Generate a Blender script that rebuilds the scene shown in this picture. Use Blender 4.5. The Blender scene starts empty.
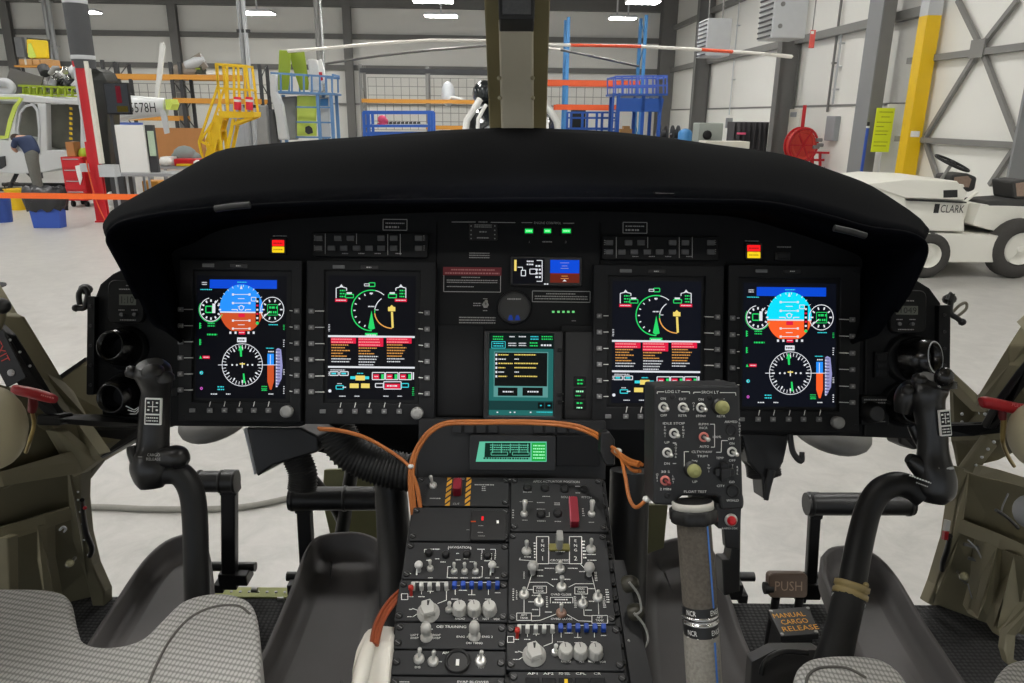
import bpy, math, random
from mathutils import Vector, Matrix
random.seed(7)
sc = bpy.context.scene
COL = sc.collection
PI = math.pi
# ------------------------------------------------------------------ camera
FPX = 740.0
EYE = 2.05
PITCH, ROLL = math.radians(17.0), math.radians(0.6)
CAM = Vector((0, 0, EYE))
FW = Vector((0, math.cos(PITCH), -math.sin(PITCH)))
R0 = Vector((1, 0, 0))
U0 = Vector((0, math.sin(PITCH), math.cos(PITCH)))
cr, sr = math.cos(ROLL), math.sin(ROLL)
CX, CY = R0 * cr + U0 * sr, -R0 * sr + U0 * cr
cd = bpy.data.cameras.new('camera')
cd.sensor_width = 36.0
cd.lens = FPX * 36.0 / 1024.0
cd.clip_start = 0.02
cam = bpy.data.objects.new('camera', cd)
COL.objects.link(cam)
cm = Matrix.Identity(4)
for i in range(3):
    cm[i][0], cm[i][1], cm[i][2], cm[i][3] = CX[i], CY[i], -FW[i], CAM[i]
cam.matrix_world = cm
sc.camera = cam


def ray(u, v):
    return CX * ((u - 512.0) / FPX) + CY * ((341.5 - v) / FPX) + FW


def at(u, v, d):
    return CAM + ray(u, v) * d


def on_z(u, v, z):
    r = ray(u, v)
    return CAM + r * ((z - CAM.z) / r.z)


def on_y(u, v, y):
    r = ray(u, v)
    return CAM + r * (y / r.y)


def on_x(u, v, x):
    r = ray(u, v)
    return CAM + r * (x / r.x)


def pix(M, u, v, z=0.0):
    Mi = M.inverted()
    o = Mi @ CAM
    d = Mi.to_3x3() @ ray(u, v)
    p = o + d * ((z - o.z) / d.z)
    return Vector((p.x, p.y, z))


def frame_from(o, x, y):
    x = x.normalized()
    z = x.cross(y).normalized()
    y = z.cross(x)
    m = Matrix.Identity(4)
    for i in range(3):
        m[i][0], m[i][1], m[i][2], m[i][3] = x[i], y[i], z[i], o[i]
    return m


ID = Matrix.Identity(4)
HYAW = math.radians(2.5)
MH = Matrix.Rotation(HYAW, 4, 'Z')             # the hangar, turned a little against the helicopter
MHI = MH.inverted()


def hy(u, v, Y):
    o, d = MHI @ CAM, MHI.to_3x3() @ ray(u, v)
    return o + d * (Y / d.y)


def hx(u, v, X):
    o, d = MHI @ CAM, MHI.to_3x3() @ ray(u, v)
    return o + d * (X / d.x)


def hz(u, v, z=0.0):
    return MHI @ on_z(u, v, z)


# ------------------------------------------------------------------ materials
def lin(c):
    out = []
    for x in c:
        x = x / 255.0
        out.append(x / 12.92 if x <= 0.04045 else ((x + 0.055) / 1.055) ** 2.4)
    return out


MATS = {}


def mat(name, rgb, rough=0.6, metal=0.0, var=0.12, scale=30.0, bump=0.0, spec=0.5, coat=0.0):
    if name in MATS:
        return MATS[name]
    m = bpy.data.materials.new(name)
    m.use_nodes = True
    nt = m.node_tree
    b = nt.nodes['Principled BSDF']
    c = lin(rgb)
    tc = nt.nodes.new('ShaderNodeTexCoord')
    nz = nt.nodes.new('ShaderNodeTexNoise')
    nz.inputs['Scale'].default_value = scale
    nz.inputs['Detail'].default_value = 4
    nt.links.new(tc.outputs['Object'], nz.inputs['Vector'])
    mx = nt.nodes.new('ShaderNodeMix')
    mx.data_type = 'RGBA'
    mx.inputs[6].default_value = [x * (1 - var) for x in c] + [1]
    mx.inputs[7].default_value = [min(1, x * (1 + var)) for x in c] + [1]
    nt.links.new(nz.outputs['Fac'], mx.inputs[0])
    nt.links.new(mx.outputs[2], b.inputs['Base Color'])
    b.inputs['Roughness'].default_value = rough
    b.inputs['Metallic'].default_value = metal
    b.inputs['Specular IOR Level'].default_value = spec
    b.inputs['Coat Weight'].default_value = coat
    if bump:
        bp = nt.nodes.new('ShaderNodeBump')
        bp.inputs['Strength'].default_value = bump
        bp.inputs['Distance'].default_value = 0.002
        nt.links.new(nz.outputs['Fac'], bp.inputs['Height'])
        nt.links.new(bp.outputs['Normal'], b.inputs['Normal'])
    MATS[name] = m
    return m


def emis(name, rgb, k=1.0):
    if name in MATS:
        return MATS[name]
    m = bpy.data.materials.new(name)
    m.use_nodes = True
    nt = m.node_tree
    b = nt.nodes['Principled BSDF']
    c = lin(rgb)
    b.inputs['Base Color'].default_value = (0.003, 0.003, 0.003, 1)
    b.inputs['Roughness'].default_value = 0.4
    b.inputs['Specular IOR Level'].default_value = 0.08
    b.inputs['Emission Color'].default_value = c + [1]
    b.inputs['Emission Strength'].default_value = k
    MATS[name] = m
    return m


# ------------------------------------------------------------------ text
_T = {}


def glyphs(s):
    if s not in _T:
        cu = bpy.data.curves.new('t', 'FONT')
        cu.body = s
        cu.size = 1.0
        cu.resolution_u = 2
        ob = bpy.data.objects.new('t', cu)
        me = bpy.data.meshes.new_from_object(ob)
        vs = [v.co.copy() for v in me.vertices]
        fs = [list(p.vertices) for p in me.polygons]
        bpy.data.objects.remove(ob)
        bpy.data.curves.remove(cu)
        bpy.data.meshes.remove(me)
        if vs:
            x0, x1 = min(v.x for v in vs), max(v.x for v in vs)
            y0, y1 = min(v.y for v in vs), max(v.y for v in vs)
        else:
            x0 = x1 = y0 = y1 = 0
        _T[s] = (vs, fs, x0, x1, y0, y1)
    return _T[s]


def spline(pts, n=8):
    """Catmull-Rom through pts (tuples of any length)."""
    P = [list(p) for p in pts]
    if len(P) < 3:
        return [Vector(p) for p in P]
    out = []
    for i in range(len(P) - 1):
        p0, p1, p2 = P[max(i - 1, 0)], P[i], P[i + 1]
        p3 = P[min(i + 2, len(P) - 1)]
        for k in range(n):
            t = k / n
            out.append([0.5 * ((2 * b) + (-a + c) * t + (2 * a - 5 * b + 4 * c - d) * t * t + (-a + 3 * b - 3 * c + d) * t ** 3)
                        for a, b, c, d in zip(p0, p1, p2, p3)])
    out.append(P[-1])
    return out


# ------------------------------------------------------------------ mesh builder
class MB:
    def __init__(s, M=ID, m=None):
        s.M, s.v, s.f, s.k, s.sm, s.mats, s.c = M, [], [], [], [], [], 0
        if m:
            s.use(m)

    def use(s, m):
        if m not in s.mats:
            s.mats.append(m)
        s.c = s.mats.index(m)
        return s

    def add(s, vs, fs, smooth=False):
        o = len(s.v)
        s.v += [Vector(v) for v in vs]
        for f in fs:
            s.f.append([o + i for i in f])
            s.k.append(s.c)
            s.sm.append(smooth)
        return s

    def box(s, c, d, R=None):
        hx_, hy_, hz_ = d[0] / 2, d[1] / 2, d[2] / 2
        vs = []
        for x in (-hx_, hx_):
            for y in (-hy_, hy_):
                for z in (-hz_, hz_):
                    p = Vector((x, y, z))
                    if R is not None:
                        p = R @ p
                    vs.append(Vector(c) + p)
        return s.add(vs, [(0, 1, 3, 2), (4, 6, 7, 5), (0, 4, 5, 1), (2, 3, 7, 6), (0, 2, 6, 4), (1, 5, 7, 3)])

    def bar(s, p0, p1, w, t=None, up=(0, 0, 1)):
        """box beam from p0 to p1, w wide across, t thick along up"""
        p0, p1 = Vector(p0), Vector(p1)
        t = t or w
        a = (p1 - p0)
        L = a.length
        a.normalize()
        up = Vector(up)
        if abs(a.dot(up)) > 0.98:
            up = Vector((0, 1, 0)) if abs(a.y) < 0.9 else Vector((1, 0, 0))
        b = a.cross(up).normalized()
        c = b.cross(a)
        R = Matrix((a, b, c)).transposed()
        return s.box((p0 + p1) / 2, (L, w, t), R)

    def span(s, x0, y0, z0, x1, y1, z1):
        return s.box(((x0 + x1) / 2, (y0 + y1) / 2, (z0 + z1) / 2), (abs(x1 - x0), abs(y1 - y0), abs(z1 - z0)))

    def prism(s, pts, z0, z1):
        n = len(pts)
        vs = [(p[0], p[1], z0) for p in pts] + [(p[0], p[1], z1) for p in pts]
        A = sum(pts[i][0] * pts[(i + 1) % n][1] - pts[(i + 1) % n][0] * pts[i][1] for i in range(n))
        top, bot = list(range(n, 2 * n)), list(range(n))[::-1]
        sides = [(i, (i + 1) % n, n + (i + 1) % n, n + i) for i in range(n)]
        if A < 0:
            top, bot, sides = top[::-1], bot[::-1], [x[::-1] for x in sides]
        return s.add(vs, [top, bot] + sides)

    def rr(s, x0, y0, x1, y1, z0, z1, r=0.002, ch=0.0008):
        """rounded rectangle plate, chamfered top"""
        x0, x1 = min(x0, x1), max(x0, x1)
        y0, y1 = min(y0, y1), max(y0, y1)
        r = min(r, (x1 - x0) / 2.01, (y1 - y0) / 2.01)

        def loop(e):
            L = []
            for cx_, cy_, a0 in ((x1 - r, y1 - r, 0), (x0 + r, y1 - r, 90), (x0 + r, y0 + r, 180), (x1 - r, y0 + r, 270)):
                for k in range(4):
                    a = math.radians(a0 + 30 * k)
                    L.append((cx_ + (r - e) * math.cos(a), cy_ + (r - e) * math.sin(a)))
            return L
        ch = min(ch, r * 0.9)
        return s.loft([[(p[0], p[1], z0) for p in loop(0)], [(p[0], p[1], z1 - ch) for p in loop(0)], [(p[0], p[1], z1) for p in loop(ch)]],
                      closed=True, caps=True)

    def loft(s, loops, closed=True, caps=False, smooth=False):
        n = len(loops[0])
        vs = [p for L in loops for p in L]
        fs = []
        m = n if closed else n - 1
        for j in range(len(loops) - 1):
            for i in range(m):
                a, b = j * n + i, j * n + (i + 1) % n
                fs.append((a, b, b + n, a + n))
        s.add(vs, fs, smooth)
        if caps:
            s.add(loops[0], [list(range(n))[::-1]])
            s.add(loops[-1], [list(range(n))])
        return s

    def cyl(s, p0, p1, r0, r1=None, n=14, caps=True, smooth=True):
        r1 = r0 if r1 is None else r1
        return s.tube([p0, p1], [r0, r1], n=n, caps=caps, smooth=smooth)

    def tube(s, path, r, n=10, caps=True, smooth=True, ry=None):
        P = [Vector(p) for p in path]
        rs = r if isinstance(r, (list, tuple)) else [r] * len(P)
        rys = ry if isinstance(ry, (list, tuple)) else ([ry] * len(P) if ry else rs)
        t0 = (P[1] - P[0]).normalized()
        ref = Vector((0, 0, 1)) if abs(t0.z) < 0.9 else Vector((0, 1, 0))
        b = t0.cross(ref).normalized()
        loops = []
        for i, p in enumerate(P):
            t = (P[min(i + 1, len(P) - 1)] - P[max(i - 1, 0)]).normalized()
            b = (b - t * b.dot(t)).normalized()
            c = t.cross(b)
            loops.append([p + b * (rs[i] * math.cos(2 * PI * k / n)) + c * (rys[i] * math.sin(2 * PI * k / n)) for k in range(n)])
        return s.loft(loops, True, caps, smooth)

    def lathe(s, c, ax, prof, n=18, smooth=True, caps=True):
        """prof: (r, h) along ax from c"""
        c, ax = Vector(c), Vector(ax).normalized()
        ref = Vector((1, 0, 0)) if abs(ax.x) < 0.9 else Vector((0, 1, 0))
        b = ax.cross(ref).normalized()
        d = ax.cross(b)
        loops = [[c + ax * h + (b * math.cos(2 * PI * k / n) + d * math.sin(2 * PI * k / n)) * max(r, 1e-5) for k in range(n)] for r, h in prof]
        return s.loft(loops, True, caps, smooth)

    def sph(s, c, r, n=12, m=8, R=None):
        r = (r, r, r) if not isinstance(r, (tuple, list)) else r
        loops = []
        for j in range(m + 1):
            a = -PI / 2 + PI * j / m
            L = []
            for k in range(n):
                p = Vector((r[0] * max(math.cos(a), 1e-4) * math.cos(2 * PI * k / n), r[1] * max(math.cos(a), 1e-4) * math.sin(2 * PI * k / n), r[2] * math.sin(a)))
                if R is not None:
                    p = R @ p
                L.append(Vector(c) + p)
            loops.append(L)
        return s.loft(loops, True, False, True)

    # flat marks, facing +z
    def rect(s, x0, y0, x1, y1, z):
        x0, x1, y0, y1 = min(x0, x1), max(x0, x1), min(y0, y1), max(y0, y1)
        return s.add([(x0, y0, z), (x1, y0, z), (x1, y1, z), (x0, y1, z)], [(0, 1, 2, 3)])

    def line(s, p, q, w, z):
        p, q = Vector(p[:2]), Vector(q[:2])
        d = q - p
        if d.length < 1e-9:
            return s
        n_ = Vector((-d.y, d.x)).normalized() * (w / 2)
        return s.add([(*(p - n_), z), (*(q - n_), z), (*(q + n_), z), (*(p + n_), z)], [(0, 1, 2, 3)])

    def pline(s, pts, w, z):
        for a, b in zip(pts, pts[1:]):
            s.line(a, b, w, z)
        return s

    def poly(s, pts, z):
        n = len(pts)
        A = sum(pts[i][0] * pts[(i + 1) % n][1] - pts[(i + 1) % n][0] * pts[i][1] for i in range(n))
        f = list(range(n))
        return s.add([(p[0], p[1], z) for p in pts], [f if A > 0 else f[::-1]])

    def arc(s, cx_, cy_, rx, ry, a0, a1, w, z, n=36):
        vs, fs = [], []
        for k in range(n + 1):
            a = math.radians(a0 + (a1 - a0) * k / n)
            for e in (-w / 2, w / 2):
                vs.append((cx_ + (rx + e) * math.cos(a), cy_ + (ry + e) * math.sin(a), z))
        for k in range(n):
            fs.append((2 * k, 2 * k + 1, 2 * k + 3, 2 * k + 2) if a1 < a0 else (2 * k, 2 * k + 2, 2 * k + 3, 2 * k + 1)[::-1])
        return s.add(vs, fs)

    def disc(s, cx_, cy_, rx, ry, z, a0=0, a1=360, n=28):
        pts = [(cx_ + rx * math.cos(math.radians(a0 + (a1 - a0) * k / n)), cy_ + ry * math.sin(math.radians(a0 + (a1 - a0) * k / n))) for k in range(n + (a1 - a0 < 360))]
        return s.poly(pts, z)

    def txt(s, t, x, y, h, z, al='c', rot=0.0, wid=None):
        """capital height h, centred on y; wid forces the width"""
        vs, fs, x0, x1, y0, y1 = glyphs(t)
        k = h / 0.69
        kx = k if wid is None or x1 == x0 else wid / (x1 - x0)
        ox = {'c': (x0 + x1) / 2, 'l': x0, 'r': x1}[al]
        ca, sa = math.cos(math.radians(rot)), math.sin(math.radians(rot))
        out = []
        for v in vs:
            a, b = (v.x - ox) * kx, (v.y - 0.345) * k
            out.append((x + a * ca - b * sa, y + a * sa + b * ca, z))
        return s.add(out, fs)

    def dashes(s, x0, y0, x1, y1, z, rows=1, gap=0.45, seed=1):
        """lines of writing too small to read: broken strokes"""
        rnd = random.Random(seed)
        hgt = abs(y1 - y0) / rows
        ya = max(y0, y1)
        x0, x1 = min(x0, x1), max(x0, x1)
        for r_ in range(rows):
            yy = ya - hgt * (r_ + 0.5)
            x = x0
            while x < x1:
                w = hgt * rnd.uniform(0.35, 0.95)
                s.rect(x, yy - hgt * (0.5 - gap / 2) * 0.8, min(x + w * 0.72, x1), yy + hgt * (0.5 - gap / 2) * 0.8, z)
                x += w
        return s

    def build(s, name, parent=None, label=None, cat=None, group=None, kind=None, bev=0.0, sub=0, seg=2):
        me = bpy.data.meshes.new(name)
        T = s.M
        origin = None
        if parent is not None:
            T = MW[parent.name].inverted() @ s.M
            vs = [T @ v for v in s.v]
        else:
            vs = [T @ v for v in s.v]
            cx_ = (min(v.x for v in vs) + max(v.x for v in vs)) / 2
            cy_ = (min(v.y for v in vs) + max(v.y for v in vs)) / 2
            origin = Vector((cx_, cy_, min(v.z for v in vs)))
            vs = [v - origin for v in vs]
        me.from_pydata([tuple(v) for v in vs], [], s.f)
        for m in s.mats:
            me.materials.append(m)
        me.polygons.foreach_set('material_index', s.k)
        me.polygons.foreach_set('use_smooth', s.sm)
        me.update()
        ob = bpy.data.objects.new(name, me)
        COL.objects.link(ob)
        if parent is not None:
            ob.parent = parent
            MW[ob.name] = MW[parent.name].copy()
        else:
            ob.location = origin
            MW[ob.name] = Matrix.Translation(origin)
        if bev:
            bm_ = ob.modifiers.new('bevel', 'BEVEL')
            bm_.width = bev
            bm_.segments = seg
            bm_.limit_method = 'ANGLE'
            bm_.angle_limit = math.radians(40)
        if sub:
            sb = ob.modifiers.new('sub', 'SUBSURF')
            sb.levels = sb.render_levels = sub
        tag(ob, label, cat, group, kind)
        return ob


MW = {}


def tag(o, label=None, cat=None, group=None, kind=None):
    for k, v in (('label', label), ('category', cat), ('group', group), ('kind', kind)):
        if v:
            o[k] = v


def thing(name, label, cat, loc, M=None, group=None, kind=None):
    o = bpy.data.objects.new(name, None)
    o.empty_display_size = 0.05
    m = (M.copy() if M is not None else Matrix.Identity(4))
    m.translation = Vector(loc)
    COL.objects.link(o)
    o.matrix_world = m
    MW[o.name] = m
    tag(o, label, cat, group, kind)
    return o


def struct(mb, name, **k):
    return mb.build(name, kind='structure', **k)


def copy_tree(o, dx, label=None, parent=None):
    """a copy of a thing and of its parts, moved by dx (world)"""
    c = o.copy()
    COL.objects.link(c)
    if parent is None:
        c.location = Vector(o.location) + Vector(dx)
        if label:
            c['label'] = label
    else:
        c.parent = parent
    for ch in list(o.children):
        copy_tree(ch, dx, None, c)
    return c
# ================================================================== HANGAR SHELL
YB, XR, XL, ZC = 40.0, 9.7, -32.0, 8.6
m_wall = mat('hangar_wall_panel', (228, 227, 221), 0.7, var=0.04, scale=0.6)
m_wall2 = mat('hangar_wall_liner', (236, 235, 228), 0.55, var=0.03, scale=0.8)
m_steel = mat('grey_steel', (124, 123, 120), 0.55, var=0.08, scale=3)
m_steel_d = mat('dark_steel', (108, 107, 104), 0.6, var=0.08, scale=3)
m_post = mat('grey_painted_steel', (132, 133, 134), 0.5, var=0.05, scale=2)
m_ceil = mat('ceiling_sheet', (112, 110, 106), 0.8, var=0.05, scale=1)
m_yel = mat('safety_yellow', (232, 190, 12), 0.45, var=0.05, scale=5)
m_white = mat('white_paint', (226, 226, 222), 0.45, var=0.03, scale=4)
m_cream = mat('off_white_paint', (214, 210, 198), 0.5, var=0.05, scale=4)
m_red = mat('red_paint', (196, 24, 34), 0.4, var=0.06, scale=4)
m_blue = mat('blue_paint', (34, 84, 168), 0.45, var=0.06, scale=4)
m_blue2 = mat('light_blue_steel', (66, 132, 190), 0.45, var=0.06, scale=4)
m_orange = mat('orange_beam', (214, 84, 34), 0.5, var=0.06, scale=4)
m_amber = mat('amber_beam', (206, 142, 50), 0.5, var=0.06, scale=4)
m_lime = mat('lime_primer', (158, 178, 40), 0.6, var=0.1, scale=4)
m_lime2 = mat('pale_lime_primer', (202, 220, 96), 0.6, var=0.1, scale=4)
m_black = mat('black_rubber', (22, 22, 23), 0.7, var=0.1, scale=20)
m_dgrey = mat('dark_grey_plastic', (52, 53, 55), 0.6, var=0.1, scale=10)
m_grey = mat('mid_grey_paint', (150, 152, 154), 0.5, var=0.06, scale=6)
m_lgrey = mat('light_grey_paint', (188, 190, 192), 0.45, var=0.05, scale=6)
m_card = mat('cardboard', (188, 144, 92), 0.8, var=0.1, scale=6)
m_ply = mat('brown_plywood', (170, 116, 66), 0.7, var=0.15, scale=3)
m_tyre = mat('tyre_rubber', (62, 60, 57), 0.85, var=0.15, scale=30, bump=0.3)
m_glass_d = mat('dark_glazing', (40, 44, 46), 0.15, var=0.1, scale=3)
m_mesh = mat('wire_mesh', (150, 148, 142), 0.5, metal=0.3)
m_chrome = mat('bright_metal', (190, 190, 190), 0.25, metal=1.0, var=0.05)
m_lamp = emis('lamp_diffuser', (255, 253, 249), 54.0)
m_ink = mat('black_ink', (24, 24, 26), 0.6)
m_pink = mat('pink_cloth', (226, 92, 128), 0.8)

# polished concrete
m_floor = mat('polished_concrete', (179, 177, 172), 0.34, var=0.10, scale=0.7, spec=0.45)
nt = m_floor.node_tree
b_ = nt.nodes['Principled BSDF']
mixn = b_.inputs['Base Color'].links[0].from_node
tc_ = [n for n in nt.nodes if n.type == 'TEX_COORD'][0]
n2 = nt.nodes.new('ShaderNodeTexNoise')
n2.inputs['Scale'].default_value = 5.0
n2.inputs['Detail'].default_value = 8
n2.inputs['Roughness'].default_value = 0.7
n2.inputs['Distortion'].default_value = 0.6
nt.links.new(tc_.outputs['Object'], n2.inputs['Vector'])
rp = nt.nodes.new('ShaderNodeValToRGB')
rp.color_ramp.elements[0].position, rp.color_ramp.elements[0].color = 0.3, (0.80, 0.80, 0.80, 1)
rp.color_ramp.elements[1].position, rp.color_ramp.elements[1].color = 0.66, (1.05, 1.05, 1.05, 1)
nt.links.new(n2.outputs['Fac'], rp.inputs['Fac'])
mm = nt.nodes.new('ShaderNodeMix')
mm.data_type = 'RGBA'
mm.blend_type = 'MULTIPLY'
mm.inputs[0].default_value = 1.0
nt.links.new(mixn.outputs[2], mm.inputs[6])
nt.links.new(rp.outputs['Color'], mm.inputs[7])
nt.links.new(mm.outputs[2], b_.inputs['Base Color'])
mr = nt.nodes.new('ShaderNodeMapRange')
mr.inputs['To Min'].default_value, mr.inputs['To Max'].default_value = 0.25, 0.5
nt.links.new(n2.outputs['Fac'], mr.inputs['Value'])
nt.links.new(mr.outputs['Result'], b_.inputs['Roughness'])

struct(MB(MH, m_floor).span(XL - 1, -22, -0.2, XR + 1, YB + 1, 0), 'floor')
w = MB(MH, m_wall).span(XL - 1, YB, 0, XR + 1, YB + 0.3, ZC)
struct(w, 'wall_back')
w = MB(MH, m_wall).span(XR, -22, 2.35, XR + 0.3, YB + 0.3, ZC)
w.use(m_wall2).span(XR - 0.04, -22, 0, XR + 0.26, YB, 2.4)
struct(w, 'wall_right')
struct(MB(MH, m_wall).span(XL - 0.3, -22, 0, XL, YB + 0.3, ZC), 'wall_left')
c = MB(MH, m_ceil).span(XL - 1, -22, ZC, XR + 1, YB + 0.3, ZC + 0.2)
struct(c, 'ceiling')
# roof girders and purlins
for k, y in enumerate((6, 14, 22, 30, 38.6)):
    g = MB(MH, m_steel_d)
    g.span(XL, y - 0.15, ZC - 0.06, XR, y + 0.15, ZC - 0.02).span(XL, y - 0.02, ZC - 0.62, XR, y + 0.02, ZC - 0.06).span(XL, y - 0.15, ZC - 0.66, XR, y + 0.15, ZC - 0.62)
    struct(g, 'ceiling_beam')
for x in range(-30, 10, 4):
    struct(MB(MH, m_steel_d).span(x - 0.05, -20, ZC - 0.2, x + 0.05, YB, ZC - 0.01), 'ceiling_purlin')
# back wall: dark soffit, girts, columns
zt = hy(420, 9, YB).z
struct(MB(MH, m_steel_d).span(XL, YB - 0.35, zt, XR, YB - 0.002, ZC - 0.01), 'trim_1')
k = 2
for v, h in ((37.5, 0.24), (68.5, 0.24), (104.5, 0.07)):
    z = hy(400, v, YB).z
    g = MB(MH, m_steel if h < 0.1 else m_steel_d)
    g.span(XL, YB - 0.2, z - h / 2, XR, YB - 0.01, z + h / 2)
    struct(g, 'trim_%d' % k)
    k += 1
for u in (14, 178, 349):
    x = hy(u, 40, YB).x
    g = MB(MH, m_steel_d)
    g.span(x - 0.2, YB - 0.5, 0, x + 0.2, YB - 0.47, zt).span(x - 0.2, YB - 0.24, 0, x + 0.2, YB - 0.2, zt).span(x - 0.02, YB - 0.48, 0, x + 0.02, YB - 0.2, zt)
    struct(g, 'column')
g = MB(MH, m_steel_d)
x0, x1 = hy(661, 60, YB - 1).x, hy(676, 60, YB - 1).x
g.span(x0, YB - 0.9, 0, x1, YB - 0.84, ZC - 0.7).span(x0, YB - 0.3, 0, x1, YB - 0.24, ZC - 0.7).span((x0 + x1) / 2 - 0.04, YB - 0.86, 0, (x0 + x1) / 2 + 0.04, YB - 0.26, ZC - 0.7)
struct(g, 'column')
# right wall: girts, columns, ledge
for (u, v, h) in ((835, 33, 0.2), (700, 18, 0.2)):
    z = hx(u, v, XR).z
    g = MB(MH, m_steel).span(XR - 0.22, 15.5, z - h / 2, XR - 0.005, YB - 1, z + h / 2)
    struct(g, 'trim_%d' % k)
    k += 1
struct(MB(MH, m_steel).span(XR - 0.06, 15.5, 2.36, XR - 0.045, YB - 1, 2.42), 'trim_%d' % k)
k += 1


def wall_column(ua, ub, v, mtl, d=0.75):
    """I-shaped frame leg standing against the right wall"""
    Y = hx((ua + ub) / 2, v, XR - d).y
    hw = 0.17
    g = MB(MH, mtl)
    xa = XR - d
    g.span(xa, Y - hw, 0, xa + 0.03, Y + hw, ZC - 0.05)
    g.span(XR - 0.08, Y - hw, 0, XR - 0.05, Y + hw, ZC - 0.05)
    g.span(xa, Y - 0.012, 0, XR - 0.06, Y + 0.012, ZC - 0.05)
    return struct(g, 'column')


wall_column(688, 700, 70, m_steel_d, 0.7)
wall_column(765, 785, 90, m_steel_d, 0.65)
# the big grey column nearest the tug
g = MB(MH, m_post)
Yc = 17.6
a, b = hy(870, 100, Yc).x, hy(882, 100, Yc).x
g.span(a, Yc, 0, a + 0.03, Yc + 0.65, ZC - 0.05)
g.use(m_steel).span(a + 0.03, Yc, 0, b, Yc + 0.03, ZC - 0.05).span(b, Yc, 0, b + 0.03, Yc + 0.65, ZC - 0.05)
struct(g, 'column')
# yellow door post
g = MB(MH)
Yp = 15.6
a, b = hy(914, 100, Yp).x, hy(928, 100, Yp).x
zy = hy(926, 15, Yp).z
g.use(m_yel).span(a, Yp, 0, b, Yp + 0.3, zy)
g.use(m_lgrey).span(a, Yp, zy, b, Yp + 0.3, ZC - 0.05)
g.use(m_white)
p0, p1 = hy(911, 131, Yp), hy(919, 137, Yp)
g.span(p0.x, Yp - 0.01, p1.z, p1.x, Yp, p0.z)
struct(g, 'column')
# big sliding door in the right wall, with its X bracing
g = MB(MH, m_wall).span(XR - 0.42, -12, 0.05, XR - 0.34, 16.6, ZC - 0.3)
door = struct(g, 'door_1')


def dx(u, v):
    return hx(u, v, XR - 0.5)


g = MB(MH, m_steel)
def dbar(p, q, w_=0.16):
    g.bar(dx(*p), dx(*q), 0.1, w_, up=(0, 0, 1))
N_ = dx(981, 47)
zt_, zl_ = dx(981, 52).z, dx(975, 143).z
g.span(XR - 0.56, -12, zt_ - 0.06, XR - 0.42, 16.6, zt_ + 0.06)
g.span(XR - 0.56, -12, zl_ - 0.055, XR - 0.42, 16.6, zl_ + 0.055)
g.bar(dx(981, 47), dx(926, 136), 0.09, 0.07, up=(1, 0, 0))
g.bar(dx(981, 47), dx(1018, 143), 0.09, 0.07, up=(1, 0, 0))
g.bar(dx(981, 47), dx(958, 0), 0.09, 0.07, up=(1, 0, 0))
g.bar(dx(981, 47), dx(1018, 0), 0.09, 0.07, up=(1, 0, 0))
g.bar(dx(925, 140), dx(940, 185), 0.09, 0.07, up=(1, 0, 0))
g.bar(dx(1018, 143), dx(990, 185), 0.09, 0.07, up=(1, 0, 0))
g.span(XR - 0.58, N_.y - 0.2, zt_ - 0.1, XR - 0.54, N_.y + 0.2, zt_ + 0.22)
xq = hy(1018, 130, 12.2).x
struct(MB(MH, m_post).span(xq, 12.2, 0, xq + 0.3, 12.26, ZC - 0.05), 'column')
g.build('door_bracing', door)

# ceiling lamps (those in view are at their own heights)
lamp0 = None
def lamp(x, y, z, label, w_=1.3, d_=0.62, grp='hangar ceiling lights'):
    t = thing('ceiling_light', label, 'ceiling light', MH @ Vector((x, y, z)), MH, grp)
    h = MB(MH, m_lgrey)
    h.span(x - w_ / 2 - 0.03, y - d_ / 2 - 0.03, z, x + w_ / 2 + 0.03, y + d_ / 2 + 0.03, z + 0.09)
    h.span(x - 0.03, y - 0.03, z + 0.09, x + 0.03, y + 0.03, ZC - 0.03)
    h.build('housing', t)
    MB(MH, m_lamp).span(x - w_ / 2, y - d_ / 2, z - 0.03, x + w_ / 2, y + d_ / 2, z - 0.002).build('diffuser', t)
    return t


def lamp_at(u, v, Y, label, **k):
    p = hy(u, v, Y)
    return lamp(p.x, p.y, p.z, label, **k)


lamp_at(257, 13, 34, 'ceiling light hanging above the green panels on the blue stand', d_=0.9)
lamp_at(441, 16, 33, 'ceiling light hanging between the centre post and the middle wall column')
lamp_at(433, 1, 27, 'ceiling light nearest the dark roof girder, left of the centre post')
lamp_at(617, 18, 34, 'small twin ceiling light at left of the blue rack upright', w_=0.6)
lamp_at(628, 18.5, 34, 'small twin ceiling light beside the blue rack upright', w_=0.6)
lamp_at(643, 2, 26, 'large bright ceiling light above the blue rack', w_=1.0)
lamp_at(87, 12, 34, 'ceiling light peeping out beside the padded crane post', w_=0.9)
L0 = []
for ix, x in enumerate((-27, -19, -11, -3.5, 4.5)):
    for iy, y in enumerate((-8, -1, 6, 13, 20, 26)):
        lamp(x, y, ZC - 0.75, 'ceiling light out of view high under the hangar roof', w_=1.5, d_=0.8, grp='ceiling lights high under the roof')
wd = bpy.data.worlds.new('ambient_fill')  # even world fill through the open rear side, added to lift the ambience
sc.world = wd
wd.use_nodes = True
wd.node_tree.nodes['Background'].inputs[0].default_value = (0.86, 0.92, 1.0, 1)
wd.node_tree.nodes['Background'].inputs[1].default_value = 1.05
# ================================================================== THINGS IN THE HANGAR
def hb(mb, u0, v0, u1, v1, Y, dy, ground=False, z0=None):
    vm, um = (v0 + v1) / 2, (u0 + u1) / 2
    x0, x1 = hy(u0, vm, Y).x, hy(u1, vm, Y).x
    za, zb = hy(um, v1, Y).z, hy(um, v0, Y).z
    if ground:
        za = 0
    if z0 is not None:
        za = z0
    return mb.span(x0, Y, za, x1, Y + dy, zb)


def HB(m):
    return MB(MH, m)


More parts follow.
